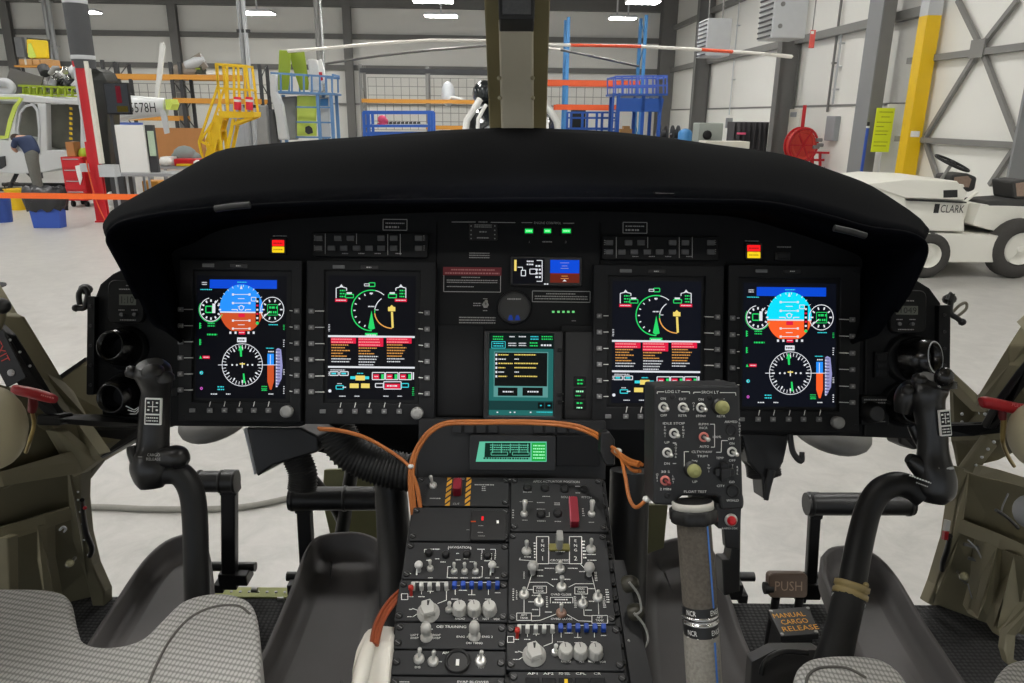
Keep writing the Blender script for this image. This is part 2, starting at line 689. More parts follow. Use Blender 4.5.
def hthing(name, label, cat, u, Y, group=None, v=120):
    p = hy(u, v, Y)
    return thing(name, label, cat, MH @ Vector((p.x, Y, 0)), MH, group)


# ---- padded crane post
t = hthing('crane_post', 'tall red post wrapped in dark grey padding above, beside the white helicopter', 'post', 98, 14.6)
Yq = 14.6
x0, x1 = hy(85.5, 150, Yq).x, hy(97, 150, Yq).x
zj = hy(90, 67, Yq).z
cxp = (x0 + x1) / 2
g = HB(m_red)
g.span(x0, Yq, 0, x1, Yq + 0.03, zj + 0.1).span(x0, Yq + 0.09, 0, x1, Yq + 0.12, zj + 0.1).span(cxp - 0.02, Yq, 0, cxp + 0.02, Yq + 0.11, zj + 0.1)
g.span(x0 - 0.02, Yq - 0.02, 0, x1 + 0.04, Yq + 0.2, 0.03)
g.use(m_cream).span(x1 - 0.0, Yq - 0.012, 1.1, x1 + 0.06, Yq + 0.1, zj + 0.1)
g.use(m_lgrey).span(x0 + 0.01, Yq - 0.02, 1.5, x0 + 0.04, Yq, zj)
g.build('post_shaft', t, 'red steel post with a pale edge')
g = HB(mat('grey_padding', (74, 75, 77), 0.85, var=0.12, scale=14, bump=0.3))
rp_ = 0.2
g.lathe((cxp + 0.02, Yq + 0.17, zj - 0.02), (0, 0, 1), [(rp_ * 0.96, 0), (rp_, 0.1), (rp_ * 1.02, 1.0), (rp_ * 0.98, 1.6), (rp_ * 0.92, 2.4), (rp_ * 0.9, ZC - zj - 0.2)], n=20)
g.build('padding_sleeve', t, 'dark grey padded sleeve')
zs = [hy(84, 57, Yq).z, hy(78, 0.5, Yq).z]
for z in zs:
    HB(m_lgrey).lathe((cxp + 0.02, Yq + 0.17, z - 0.035), (0, 0, 1), [(rp_ * 1.03, 0), (rp_ * 1.05, 0.01), (rp_ * 1.05, 0.06), (rp_ * 1.03, 0.07)], n=20).build('retaining_band', t, 'pale band round the padding')
HB(m_lgrey).span(x0 - 0.13, Yq - 0.04, 0.95, x0 + 0.02, Yq + 0.1, 1.1).build('hook_box', t)
HB(m_lgrey).span(x1 + 0.0, Yq - 0.06, 0.86, x1 + 0.3, Yq + 0.15, 1.08).build('hook_box', t)

# ---- white helicopter under repair
Yh = 20.0
t = hthing('helicopter', 'white helicopter with its doors off and its engine deck laid open', 'helicopter', 30, Yh)
m_heli = mat('helicopter_white', (206, 208, 208), 0.35, var=0.03, scale=2)


def hpoly(mb, pts, Y, dy):
    """outline in the picture set on the plane Y of the hangar, dy deep"""
    P = [hy(u, v, Y) for u, v in pts]
    n = len(P)
    fr = [(p.x, Y, p.z) for p in P]
    bk = [(p.x, Y + dy, p.z) for p in P]
    A = sum(P[i].x * P[(i + 1) % n].z - P[(i + 1) % n].x * P[i].z for i in range(n))
    f = list(range(n))
    if A < 0:
        fr, bk = fr[::-1], bk[::-1]
    mb.add(fr + bk, [f, [n + i for i in f][::-1]] + [((i + 1) % n, i, n + i, n + (i + 1) % n) for i in range(n)])
    return mb


def hring(mb, out, inn, Y, dy):
    """a frame between two outlines with the same number of points"""
    n = len(out)
    L = []
    for pts, y in ((out, Y), (out, Y + dy), (inn, Y + dy), (inn, Y)):
        L.append([Vector((hy(u, v, Y).x, y, hy(u, v, Y).z)) for u, v in pts])
    L.append(L[0])
    return mb.loft(L)


roof = [(-40, 97), (0, 94), (20, 94), (48, 97), (82, 99), (95, 101)]
g = HB(m_heli)
hpoly(g, [(-40, 96), (0, 94), (20, 94), (48, 97), (95, 101), (95, 106), (46, 103), (24, 102), (0, 101), (-40, 103)], Yh, 1.9)      # roof
hpoly(g, [(37, 103), (46, 103), (47, 155), (40, 156)], Yh, 0.25)                                                                       # door pillar
hpoly(g, [(46, 150), (95, 150), (95, 163), (70, 166), (48, 170), (30, 173), (10, 173), (8, 160), (-6, 145), (-40, 140), (-40, 168), (-10, 176), (20, 182), (45, 178), (60, 172), (95, 168)][0:4] +
      [(47, 172), (20, 174), (-8, 172), (-30, 165), (-45, 150), (-42, 140), (-6, 138), (12, 141), (14, 150), (40, 155), (46, 153)], Yh, 1.9)     # belly and nose
hpoly(g, [(80, 102), (95, 103), (95, 155), (80, 152)], Yh, 1.9)
hpoly(g, [(17, 100), (23, 101), (18, 108), (16, 120), (15, 136), (14, 146), (8, 142), (10, 120), (13, 108)], Yh, 0.2)
g.build('fuselage', t, 'white cabin shell with open doorways', bev=0.03)
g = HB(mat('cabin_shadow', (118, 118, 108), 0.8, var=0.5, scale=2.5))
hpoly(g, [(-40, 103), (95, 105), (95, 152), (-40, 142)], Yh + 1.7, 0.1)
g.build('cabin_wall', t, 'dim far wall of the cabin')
g = HB(m_lime2)
hpoly(g, [(19, 99), (23, 98), (17, 107), (12, 122), (8, 138), (4, 139), (8, 120), (13, 106)], Yh - 0.03, 0.06)
hpoly(g, [(-10, 97), (20, 97), (20, 99), (-10, 99.5)], Yh - 0.03, 0.06)
hpoly(g, [(-10, 135), (5, 136), (5, 139), (-10, 138)], Yh - 0.03, 0.06)
g.build('windscreen_frame', t, 'pale lime primed windscreen frame')
g = HB(m_lgrey)
hring(g, [(25, 105), (33, 103), (38, 110), (40, 130), (39, 152), (33, 157), (20, 150), (16, 130), (19, 112)],
      [(26, 107), (32, 105.5), (36, 111), (38, 130), (37, 150), (32, 154), (22, 148), (18, 130), (21, 113)], Yh - 0.04, 0.05)
g.build('door_frame', t)
g = HB(m_yel)
for i in range(9):
    v = 107 + i * 5
    hpoly(g, [(69, v), (71.5, v + 0.5), (72, v + 3), (69.4, v + 2.6)], Yh + 0.3, 0.04)
g.build('striped_strap', t, 'yellow and black strap hanging in the doorway')
g = HB(m_dgrey)
hpoly(g, [(-2, 157), (4, 156), (5, 166), (0, 169), (-4, 166)], Yh - 0.06, 0.08)
g.build('nose_opening', t)
# engine deck
g = HB(mat('grey_cowling', (98, 96, 92), 0.6, var=0.08))
hpoly(g, [(10, 68), (43, 77), (40, 88), (6, 81)], Yh + 0.2, 0.06)
g.build('cowling_panel', t, 'loose grey cowling panel leaning on the engine deck')
g = HB(m_lime)
for u in range(22, 94, 7):
    hpoly(g, [(u, 86), (u + 1.4, 86), (u + 1.4, 97), (u, 97)], Yh + 0.1, 0.08)
    hpoly(g, [(u + 2, 88), (u + 6, 87.5), (u + 6, 94), (u + 2, 94.5)], Yh + 0.6, 0.05)
hpoly(g, [(18, 84.5), (95, 87.5), (95, 89.5), (18, 86.5)], Yh + 0.1, 0.1)
hpoly(g, [(18, 93.5), (95, 96.5), (95, 98), (18, 95)], Yh + 0.1, 0.1)
g.build('deck_rail', t, 'lime primed rails of the engine deck')
g = HB(m_grey)
rnd = random.Random(3)
for i in range(46):
    u, v = rnd.uniform(44, 94), rnd.uniform(69, 92)
    p = hy(u, v, Yh + 0.3 + rnd.random() * 0.8)
    g.use(rnd.choice([m_grey, m_lgrey, m_dgrey, m_white, m_dgrey, m_chrome, m_steel]))
    if i % 3:
        q = p + Vector((rnd.uniform(-0.4, 0.4), rnd.uniform(-0.2, 0.2), rnd.uniform(-0.2, 0.2)))
        g.tube([p, (p + q) / 2 + Vector((0, 0, 0.08)), q], rnd.uniform(0.025, 0.07), n=8)
    else:
        g.cyl(p, p + Vector((rnd.uniform(-0.2, 0.2), 0.1, rnd.uniform(0.05, 0.2))), rnd.uniform(0.06, 0.14), n=10)
P_ = [hy(u, v, Yh + 0.2) for u, v in ((-5, 84), (4, 82), (10, 84), (12, 89), (8, 92), (-5, 91))]
g.use(m_lgrey).tube(spline(P_, 4), 0.1, n=8)
g.build('engine', t, 'jumble of engine pipes and pale fittings')
# tail boom
g = HB(m_heli)
pa, pb = hy(92, 108, Yh + 0.8), hy(166, 107, Yh + 0.8)
ra, rb = 0.34, 0.2
loops = []
for k in range(9):
    f_ = k / 8
    c_ = pa.lerp(pb, f_)
    r_ = 0.4 * (1 - f_) + 0.22 * f_
    loops.append([c_ + Vector((0, 0.8 * r_ * math.cos(a), r_ * math.sin(a))) for a in [2 * PI * j / 16 for j in range(16)]])
g.loft(loops, True, True, True)
g.build('tail_boom', t, 'white tail boom with the registration letters')
p = hy(143, 107.5, Yh + 0.45)
MT_ = frame_from(MH @ Vector((p.x, Yh + 0.42, p.z)), MH.to_3x3() @ Vector((1, 0, 0.02)), Vector((0, 0, 1)))
MB(MT_, m_ink).txt('5578H', 0, 0, 0.24, 0, wid=0.66).build('registration_letters', t, 'dark registration letters')
g = HB(m_lime2)
hpoly(g, [(165, 99.5), (170, 99), (172, 104), (170, 110), (166, 109.5)], Yh + 0.5, 0.5)
g.build('tail_collar', t, 'lime primed joint at the end of the tail boom')
g = HB(m_white)
hpoly(g, [(160, 44), (163, 42), (165, 47), (161, 80), (158, 98), (154.5, 97), (157, 70)], Yh + 0.6, 0.06)
g.build('tail_fin', t, 'slim white upright blade')
g = HB(m_lgrey)
hpoly(g, [(159, 110), (165, 110), (167, 118), (169, 133), (164.5, 134), (161.5, 120)], Yh + 0.6, 0.06)
g.build('tail_skid', t)
g = HB(m_dgrey)
for yy in (Yh + 0.25, Yh + 1.65):
    pz = hy(-40, 174, Yh)
    g.tube([(pz.x, yy, 0.06), (hy(90, 174, Yh).x, yy, 0.06)], 0.05)
for u in (0, 70):
    x = hy(u, 174, Yh).x
    for yy in (Yh + 0.25, Yh + 1.65):
        g.tube([(x, yy, 0.06), (x, Yh + 0.95, hy(u, 168, Yh).z)], 0.05)
g.build('landing_skid', t)

# ---- dark curved cowling beside the post, monitor, whiteboard-like cabinet
g = HB(mat('dark_green_cowling', (30, 33, 28), 0.35, var=0.3, scale=2))
L_ = []
for (u0, u1, v) in ((91, 93, 68), (91, 100, 72), (91, 104, 80), (92, 105, 95), (94, 105, 115), (97, 106, 140), (99, 108, 160), (100, 110, 176)):
    a, b = hy(u0, v, 17.2), hy(u1, v, 17.2)
    L_.append([(a.x, 17.2, a.z), (b.x, 17.3, b.z), (b.x, 17.9, b.z), (a.x, 17.9, a.z)])
za_ = L_[-1]
L_.append([(q[0], q[1], 0.0) for q in za_])
g.loft(L_[::-1], True, True)
g.build('engine_cowling', label='tall dark curved cowling standing between red post and black monitor', cat='cowling', bev=0.05)
t = hthing('monitor', 'black flat monitor on a stand showing a small red picture', 'monitor', 118, 16.6)
g = HB(m_black)
hb(g, 104.5, 82.5, 129.5, 114.5, 16.6, 0.08)
g.build('screen_housing', t, bev=0.01)
g = HB(mat('dark_screen', (20, 20, 22), 0.15))
hb(g, 106, 84, 128.5, 113, 16.585, 0.012)
g.use(emis('screen_red', (120, 24, 40), 0.6))
hb(g, 116, 86, 121, 103, 16.58, 0.004)
g.use(emis('screen_olive', (92, 80, 24), 0.5))
hb(g, 117, 106, 128, 112, 16.58, 0.004)
g.build('screen', t)
g = HB(m_dgrey)
hb(g, 113, 114, 116, 170, 16.7, 0.06, ground=True)
hb(g, 108, 165, 122, 168, 16.5, 0.5, z0=0)
g.build('stand', t)

t = hthing('tool_cabinet', 'white cabinet with a clear-fronted dark side standing on the grey table', 'cabinet', 134, 16.2)
g = HB(m_white)
hb(g, 117.5, 125, 146.5, 173.5, 16.2, 0.18)
g.use(m_dgrey)
hb(g, 146.7, 125, 155.5, 173.5, 16.25, 0.12)
g.build('cabinet_body', t, bev=0.01)
HB(m_lgrey)
g = HB(mat('clear_plastic', (176, 196, 170), 0.2))
hb(g, 148.5, 131, 154.5, 156, 16.22, 0.03)
g.build('clear_tray', t, 'pale clear plastic tray')
g = HB(mat('blue_folder', (70, 96, 170), 0.6))
hb(g, 120, 122.5, 140, 124.8, 16.22, 0.14)
g.build('folder', label='blue folder lying on top of the white cabinet', cat='folder')

t = hthing('work_table', 'grey metal table under the white cabinet', 'table', 140, 16.1)
g = HB(m_grey)
hb(g, 114, 173.7, 175, 176.5, 15.9, 0.9)
g.build('tabletop', t)
ztt = hy(140, 176, 15.9).z
for u in (117, 128, 150, 172):
    x = hy(u, 178, 16).x
    for yy in (15.95, 16.75):
        HB(m_grey).span(x - 0.02, yy - 0.02, 0, x + 0.02, yy + 0.02, ztt).build('leg', t)

# ---- red tool chest
def chest(u0, u1, v0, v1, Y, label):
    t = hthing('tool_chest', label, 'tool chest', (u0 + u1) / 2, Y, v=v1)
    x0, x1 = hy(u0, v1, Y).x, hy(u1, v1, Y).x
    zt_ = hy(u0, v0, Y).z
    zb = 0.14
    g = HB(m_red).span(x0, Y, zb, x1, Y + 0.6, zt_)
    g.build('body', t, bev=0.01)
    for i in range(4):
        za, zb_ = zb + (zt_ - zb) * (i + 0.06) / 4, zb + (zt_ - zb) * (i + 0.94) / 4
        d = HB(m_red).span(x0 + 0.02, Y - 0.02, za, x1 - 0.02, Y - 0.001, zb_).build('drawer', t)
        HB(m_chrome).span(x0 + 0.06, Y - 0.04, zb_ - 0.04, x1 - 0.06, Y - 0.02, zb_ - 0.02).build('handle', d)
    for x in (x0 + 0.08, x1 - 0.08):
        for yy in (Y + 0.08, Y + 0.5):
            HB(m_black).cyl((x - 0.025, yy, 0.065), (x + 0.025, yy, 0.065), 0.065).span(x - 0.03, yy - 0.01, 0.06, x + 0.03, yy + 0.01, 0.15).build('caster', t)
    return t, x0, x1, zt_


t, x0, x1, zt_ = chest(68, 89, 157, 205, 17.0, 'red tool chest on casters in front of the white helicopter')
chest(104, 112.5, 157, 198, 17.4, 'narrow red tool chest standing behind the red post')
# things on the chest
g = HB(m_ply)
hb(g, 66, 142, 74, 156.4, 17.15, 0.3, z0=zt_ + 0.001)
g.build('wooden_box', label='small brown box on the red tool chest under the striped strap', cat='box', bev=0.01)
g = HB(m_lime)
p = hy(81, 150, 17.2)
g.lathe((p.x, 17.3, zt_), (0, 0, 1), [(0.1, 0), (0.12, 0.05), (0.09, 0.14), (0.04, 0.18)])
g.build('parts_pot', label='small greenish pot of parts on the red tool chest', cat='pot')
g = HB(m_white)
hpoly(g, [(75, 166), (80, 165), (82, 178), (80, 185), (77, 175)], 16.93, 0.02)
g.build('paper_tag', label='white paper tag hanging on the front of the red tool chest', cat='tag')
g = HB(m_orange)
P_ = [hy(86, 160, 14.55), hy(90, 178, 14.5), hy(97, 203, 14.45)]
P_.append(Vector((hy(106, 220, 14.4).x, 14.4, 0.012)))
g.tube(spline(P_, 6), 0.012, n=6)
g.build('air_hose', label='thin orange hose hanging down the red post to the floor', cat='hose')

# ---- person bent into the helicopter doorway
Ypn = 18.6
t = hthing('person', 'person in dark blue top and grey trousers bending into the helicopter door', 'person', 33, Ypn)
def skin(name, nodes, edges, m, parent, lab=None, root=0, sub=2):
    me = bpy.data.meshes.new(name)
    T = MW[parent.name].inverted() @ MH
    me.from_pydata([tuple(T @ Vector(n[0])) for n in nodes], edges, [])
    me.materials.append(m)
    ob = bpy.data.objects.new(name, me)
    COL.objects.link(ob)
    ob.parent = parent
    MW[ob.name] = MW[parent.name]
    sk = ob.modifiers.new('skin', 'SKIN')
    sk.use_smooth_shade = True
    for i, n in enumerate(nodes):
        r = n[1] if isinstance(n[1], tuple) else (n[1], n[1])
        me.skin_vertices[0].data[i].radius = r
        me.skin_vertices[0].data[i].use_root = (i == root)
    s2 = ob.modifiers.new('sub', 'SUBSURF')
    s2.levels = s2.render_levels = sub
    tag(ob, lab)
    return ob
def pp(u, v, dy=0.0):
    q = hy(u, v, Ypn)
    return (q.x, Ypn + dy, q.z)
hipc = pp(33, 156)
zf = 0.06
nodes = [(hipc, (0.16, 0.14)), (pp(30, 149, 0.05), (0.16, 0.13)), (pp(25, 143, 0.1), (0.18, 0.14)), (pp(19, 139, 0.15), (0.17, 0.13)),
         (pp(15, 138, 0.2), 0.07), (pp(10, 139.5, 0.25), 0.1),
         (pp(17, 140, -0.05), 0.06), (pp(13, 148, 0.0), 0.05), (pp(9, 152, 0.3), 0.042),
         (pp(18, 138, 0.4), 0.06), (pp(12, 144, 0.5), 0.05), (pp(7, 147, 0.6), 0.042)]
# the whole body as one surface, trousers and top over it
legs = [((hipc[0] + 0.0, Ypn - 0.1, hipc[2] - 0.06), 0.1), ((hipc[0] + 0.03, Ypn - 0.13, 0.5), 0.075), ((hipc[0] + 0.08, Ypn - 0.12, 0.09), 0.05), ((hipc[0] - 0.09, Ypn - 0.14, 0.05), 0.045),
        ((hipc[0] - 0.08, Ypn + 0.14, hipc[2] - 0.06), 0.1), ((hipc[0] - 0.1, Ypn + 0.18, 0.5), 0.075), ((hipc[0] - 0.06, Ypn + 0.2, 0.09), 0.05), ((hipc[0] - 0.23, Ypn + 0.18, 0.05), 0.045)]
m_skin = mat('skin', (186, 140, 116), 0.6)
body = [(p_, (0.1, 0.09)) for p_, r in nodes[:4]] + nodes[4:12] + legs
ed = [(0, 1), (1, 2), (2, 3), (3, 4), (4, 5), (3, 6), (6, 7), (7, 8), (3, 9), (9, 10), (10, 11), (0, 12), (12, 13), (13, 14), (14, 15), (0, 16), (16, 17), (17, 18), (18, 19)]
skin('body', body, ed, m_skin, t)
bl = mat('navy_cotton', (46, 58, 88), 0.85, var=0.15, scale=8)
sh = [(p_, (r[0] + 0.035, r[1] + 0.035) if isinstance(r, tuple) else r + 0.02) for p_, r in nodes[:4] + nodes[6:8] + nodes[9:11]]
skin('shirt', sh, [(0, 1), (1, 2), (2, 3), (3, 4), (4, 5), (3, 6), (6, 7)], bl, t, 'dark blue top')
tr = [(hipc, (0.23, 0.21))] + [(p_, r + 0.028) for p_, r in (legs[0], legs[1], legs[2], legs[4], legs[5], legs[6])] + [(pp(29.5, 148.5, 0.05), (0.17, 0.14))]
skin('trousers', tr, [(0, 1), (1, 2), (2, 3), (0, 4), (4, 5), (5, 6), (0, 7)], mat('grey_cotton', (104, 104, 98), 0.85, var=0.15, scale=8), t, 'grey trousers')
g = HB(mat('brown_hair', (52, 38, 30), 0.8))
g.sph(Vector(nodes[5][0]) + Vector((-0.01, 0, 0.03)), (0.115, 0.1, 0.1))
g.build('hair', t)
g = HB(m_dgrey)
for q in (legs[3], legs[7]):
    g.sph(Vector(q[0]) + Vector((0.04, 0, 0)), (0.15, 0.06, 0.055))
g.build('shoes', t)

# ---- blue bin with a black bag in front
Yb = 13.8
t = hthing('waste_bin', 'blue square bin lined with a drooping black bag', 'bin', 42, Yb, v=225)
x0, x1 = hy(28.5, 215, Yb).x, hy(60, 215, Yb).x
zt_ = hy(42, 205, Yb).z
cxb, cyb, wx = (x0 + x1) / 2, Yb + (x1 - x0) * 0.225, (x1 - x0) / 2
def sq(cx_, cy_, h, z):
    return [(cx_ + h * a, cy_ + h * b * 0.45, z) for a, b in ((-1, -1), (1, -1), (1, 1), (-1, 1))]
g = HB(mat('blue_plastic', (48, 84, 176), 0.5, var=0.05))
g.loft([sq(cxb, cyb, wx * 0.86, 0.0), sq(cxb, cyb, wx * 1.0, zt_ + 0.12), sq(cxb, cyb, wx * 0.93, zt_ + 0.12), sq(cxb, cyb, wx * 0.8, 0.03)], True, True)
g.build('bin_body', t, bev=0.02)
g = HB(mat('black_bag', (40, 40, 42), 0.35, var=0.3, scale=9, bump=0.5))
zt2 = hy(42, 190, Yb).z
L_ = []
for (k, z, j) in ((1.06, zt_ - 0.1, 0.09), (1.22, zt_ - 0.02, 0.05), (1.28, zt_ + 0.14, 0.06), (1.18, zt2 - 0.05, 0.05), (1.1, zt2 + 0.05, 0.06), (0.95, zt2 + 0.0, 0.02), (0.8, zt_, 0.0)):
    lp = []
    for i in range(28):
        a = 2 * PI * i / 28
        m_ = max(abs(math.cos(a)), abs(math.sin(a))) ** 0.7
        rr_ = wx * k / m_ + math.sin(i * 2.7 + z * 9) * j * 0.5
        lp.append((cxb + rr_ * math.cos(a), cyb + rr_ * 0.55 * math.sin(a), z + math.sin(i * 1.9) * j * 0.4))
    L_.append(lp)
g.loft(L_, True, False, True)
g.build('bin_bag', t, 'black plastic bag folded over the rim')
t2 = hthing('mop_bucket', 'yellow bucket half hidden behind the blue bin', 'bucket', 12, 16.4, v=200)
g = HB(m_yel)
p = hy(14.5, 200, 16.4)
g.lathe((p.x, 16.5, 0), (0, 0, 1), [(0.17, 0), (0.22, 0.42), (0.24, 0.44), (0.21, 0.44), (0.18, 0.1)], n=16)
g.build('bucket_body', t2)
HB(m_dgrey).tube(spline([(p.x - 0.22, 16.5, 0.42), (p.x - 0.15, 16.45, 0.56), (p.x + 0.15, 16.45, 0.56), (p.x + 0.22, 16.5, 0.42)], 5), 0.012, n=6).build('handle', t2)
g = HB(mat('blue_drum', (44, 74, 150), 0.5))
p = hy(-1, 210, 14.5)
g.lathe((p.x, 14.6, 0), (0, 0, 1), [(0.14, 0), (0.17, 0.5), (0.19, 0.52), (0.15, 0.52), (0.12, 0.05)], n=18)
g.build('blue_tub', label='blue tub cut off by the left edge of the picture', cat='tub')
# drop light and white rag on the floor by the post
g = HB(m_white)
p = hz(113, 207)
g.sph((p.x, p.y, 0.17), (0.13, 0.13, 0.17)).cyl((p.x, p.y, 0), (p.x, p.y, 0.04), 0.1)
g.build('white_canister', label='small white canister on the floor behind the red post', cat='canister')
g = HB(m_dgrey)
p = hz(122, 208)
g.cyl((p.x, p.y, 0), (p.x, p.y, 0.5), 0.13, 0.12).sph((p.x, p.y, 0.5), (0.12, 0.12, 0.08))
g.build('dark_canister', label='dark upright canister by the leg of the grey table', cat='canister')

# ---- orange barrier strap, near the nose
Yst = 9.0
a, b = hy(-30, 195.0, Yst), hy(170, 197.5, Yst)
a.y = b.y = Yst
t = thing('barrier_strap', 'orange barrier strap stretched level in front of the blue bin', 'strap', MH @ Vector((a.x, Yst, 0)), MH)
HB(mat('orange_webbing', (250, 108, 32), 0.6, var=0.05)).bar(a, b, 0.006, 0.066, up=(0, 0, 1)).build('webbing', t)
for q in (a, b):
    s_ = HB(m_dgrey).cyl((q.x, Yst + 0.03, 0.02), (q.x, Yst + 0.03, q.z + 0.03), 0.025)
    s_.lathe((q.x, Yst + 0.03, 0), (0, 0, 1), [(0.17, 0), (0.17, 0.02), (0.03, 0.04)])
    s_.build('barrier_post', t)

# ---- pallet racks
def rack(name, label, ups, beams, Y, m_up, mesh=None, depth=1.0, top=None, boards=()):
    t = hthing(name, label, 'rack', ups[0][0], Y)
    for (u, vt) in ups:
        p = hy(u, (vt + 130) / 2, Y)
        zt_ = hy(u, vt, Y).z
        g = HB(m_up)
        for yy in (Y, Y + depth):
            g.span(p.x - 0.06, yy - 0.05, 0, p.x + 0.06, yy + 0.05, zt_)
        nb = 6
        for k in range(nb):
            z0_, z1_ = zt_ * k / nb, zt_ * (k + 1) / nb
            g.bar((p.x, Y if k % 2 else Y + depth, z0_ + 0.1), (p.x, Y + depth if k % 2 else Y, z1_), 0.03)
        g.build('upright', t)
    for (u0, u1, v, h, m) in beams:
        x0, x1, z = hy(u0, v, Y).x, hy(u1, v, Y).x, hy((u0 + u1) / 2, v, Y).z
        g = HB(m)
        for yy in (Y - 0.05, Y + depth):
            g.span(x0, yy - 0.03, z - h / 2, x1, yy + 0.03, z + h / 2)
        g.build('beam', t)
    if mesh:
        u0, u1, v0, v1 = mesh
        x0, x1, z0, z1 = hy(u0, (v0 + v1) / 2, Y).x, hy(u1, (v0 + v1) / 2, Y).x, hy(u0, v1, Y).z, hy(u0, v0, Y).z
        g = HB(m_mesh)
        n = int((x1 - x0) / 0.32)
        for i in range(n + 1):
            x = x0 + (x1 - x0) * i / n
            g.span(x - 0.012, Y + depth + 0.04, z0, x + 0.012, Y + depth + 0.055, z1)
        n = int((z1 - z0) / 0.32)
        for i in range(n + 1):
            z = z0 + (z1 - z0) * i / n
            g.span(x0, Y + depth + 0.04, z - 0.012, x1, Y + depth + 0.055, z + 0.012)
        g.build('mesh_back', t, kind=None)
    return t


YR = 30.0
rack('pallet_rack', 'pallet rack with amber beams behind the tail boom', [(107, 60), (121, 62), (174, 62), (183, 62), (262, 64)],
     [(100, 243, 77, 0.18, m_amber), (174, 262, 101, 0.18, m_amber), (100, 180, 118, 0.18, m_amber)], YR, m_dgrey, (100, 262, 82, 100), 1.0)
rack('pallet_rack', 'pallet rack with dark uprights and amber beams left of the centre post', [(361.5, 64), (427.5, 66)],
     [(360, 520, 71.5, 0.16, m_dgrey), (362, 520, 101.5, 0.14, m_amber), (426, 520, 128, 0.14, m_amber)], YR + 1, m_steel, (365, 500, 76, 130), 1.0)
rack('pallet_rack', 'tall pallet rack with blue uprights and orange beams right of the centre post', [(567, 17), (643, 15)],
     [(535, 640, 83, 0.2, m_orange), (556, 640, 107.5, 0.2, m_orange)], YR, m_blue2, (545, 640, 86, 106), 1.0)

# things on and under the left rack
zb_ = hy(190, 75, YR).z
t = hthing('fairing_shell', 'grey curved fairing lying on the top beam left of the yellow stairs', 'fairing', 186, YR + 0.4)
g = HB(mat('grey_fairing', (140, 130, 118), 0.5, var=0.1))
P_ = [hy(u, v, YR + 0.4) for u, v in ((173, 72), (178, 73), (188, 70), (197, 64), (204, 60))]
g.tube(spline(P_, 5), [0.12 + 0.2 * math.sin(PI * min(1, i / 14)) * (1 - i / 30) for i in range(21)], n=12, ry=[0.3] * 21)
g.use(m_lgrey)
g.tube([hy(186, 66, YR + 0.3), hy(196, 62, YR + 0.3), hy(204, 59, YR + 0.3)], [0.16, 0.2, 0.08], n=10)
g.build('shell', t)
g = HB(mat('dark_green_case', (52, 58, 44), 0.6))
hb(g, 193.5, 66, 202, 74.5, YR + 0.3, 0.5, z0=zb_ + 0.06)
g.use(m_lime)
hb(g, 194.5, 68, 200, 69.5, YR + 0.28, 0.02)
g.build('equipment_case', label='dark green case next to the grey fairing on the top beam', cat='case', bev=0.02)
g = HB(m_white)
hb(g, 206, 71.5, 241, 74.5, YR + 0.2, 0.6)
g.build('shelf_board', label='long white board on the top beam behind the yellow stairs', cat='board')
g = HB(m_ply)
hb(g, 154, 128, 205, 157, YR - 1.2, 0.05, z0=0.0)
g.build('plywood_sheet', label='brown plywood sheet standing under the pallet rack', cat='plywood')
g = HB(m_grey)
hb(g, 226, 105, 262, 150, YR - 0.6, 0.7, ground=True)
hb(g, 243, 106, 244, 150, YR - 0.62, 0.03, ground=True)
g.build('locker', label='grey steel locker behind the yellow stairs', cat='locker', bev=0.01)
# clutter on a bench right of the white cabinet
t = hthing('workbench', 'low workbench heaped with parts between white cabinet and yellow stairs', 'workbench', 180, 19.5, v=170)
g = HB(m_grey)
hb(g, 150, 166.5, 215, 169, 19.2, 1.0)
g.build('bench_top', t)
zq = hy(180, 166.5, 19.2).z
for u in (152, 212):
    x = hy(u, 170, 19.3).x
    for yy in (19.25, 20.1):
        HB(m_grey).span(x - 0.03, yy - 0.03, 0, x + 0.03, yy + 0.03, zq - 0.03).build('leg', t)
def on_bench(nm, lab, cat, u0, u1, v0, m, Y=19.35, d=0.4, extra=None):
    g = HB(m)
    hb(g, u0, v0, u1, 166, Y, d, z0=zq + 0.004)
    if extra:
        extra(g)
    return g.build(nm, label=lab, cat=cat, bev=0.015)
on_bench('parts_tray', 'red parts tray on the low workbench', 'tray', 174, 200, 159, m_red)
on_bench('parts_tray', 'yellow parts tray in front of the red tray', 'tray', 176, 192, 164, m_yel, Y=19.22, d=0.1)
on_bench('white_carton', 'white carton on the workbench near the white cabinet', 'carton', 160, 171, 157, m_white)
g = HB(mat('grey_cloth', (128, 136, 134), 0.9, var=0.2, scale=6))
P_ = hy(182, 154, 19.7)
for (dx_, dz_, r_) in ((0, 0, 0.24), (-0.16, -0.06, 0.16), (0.2, -0.08, 0.17), (0.05, 0.1, 0.13)):
    g.sph((P_.x + dx_, 19.9, zq + 0.14 + dz_ + 0.1), (r_ * 1.3, r_ * 0.8, r_), n=10, m=6)
g.build('cloth_heap', label='crumpled grey cloth heap behind the red tray', cat='cloth')
for (u, v, r_, lab) in ((166, 163, 0.14, 'white rag lying left of the red parts tray'), (198, 161, 0.1, 'small white rag at the right end of the red parts tray')):
    g = HB(m_white)
    p = hy(u, v, 19.3)
    g.sph((p.x, 19.3, zq + r_ * 0.8), (r_ * 1.2, r_, r_ * 0.8), n=9, m=6)
    g.build('rag', label=lab, cat='rag')
g = HB(m_amber)
hb(g, 142, 181, 158, 190, 17.2, 0.4, ground=True)
g.build('crate', label='yellowish crate on the floor under the grey table', cat='crate', bev=0.02)

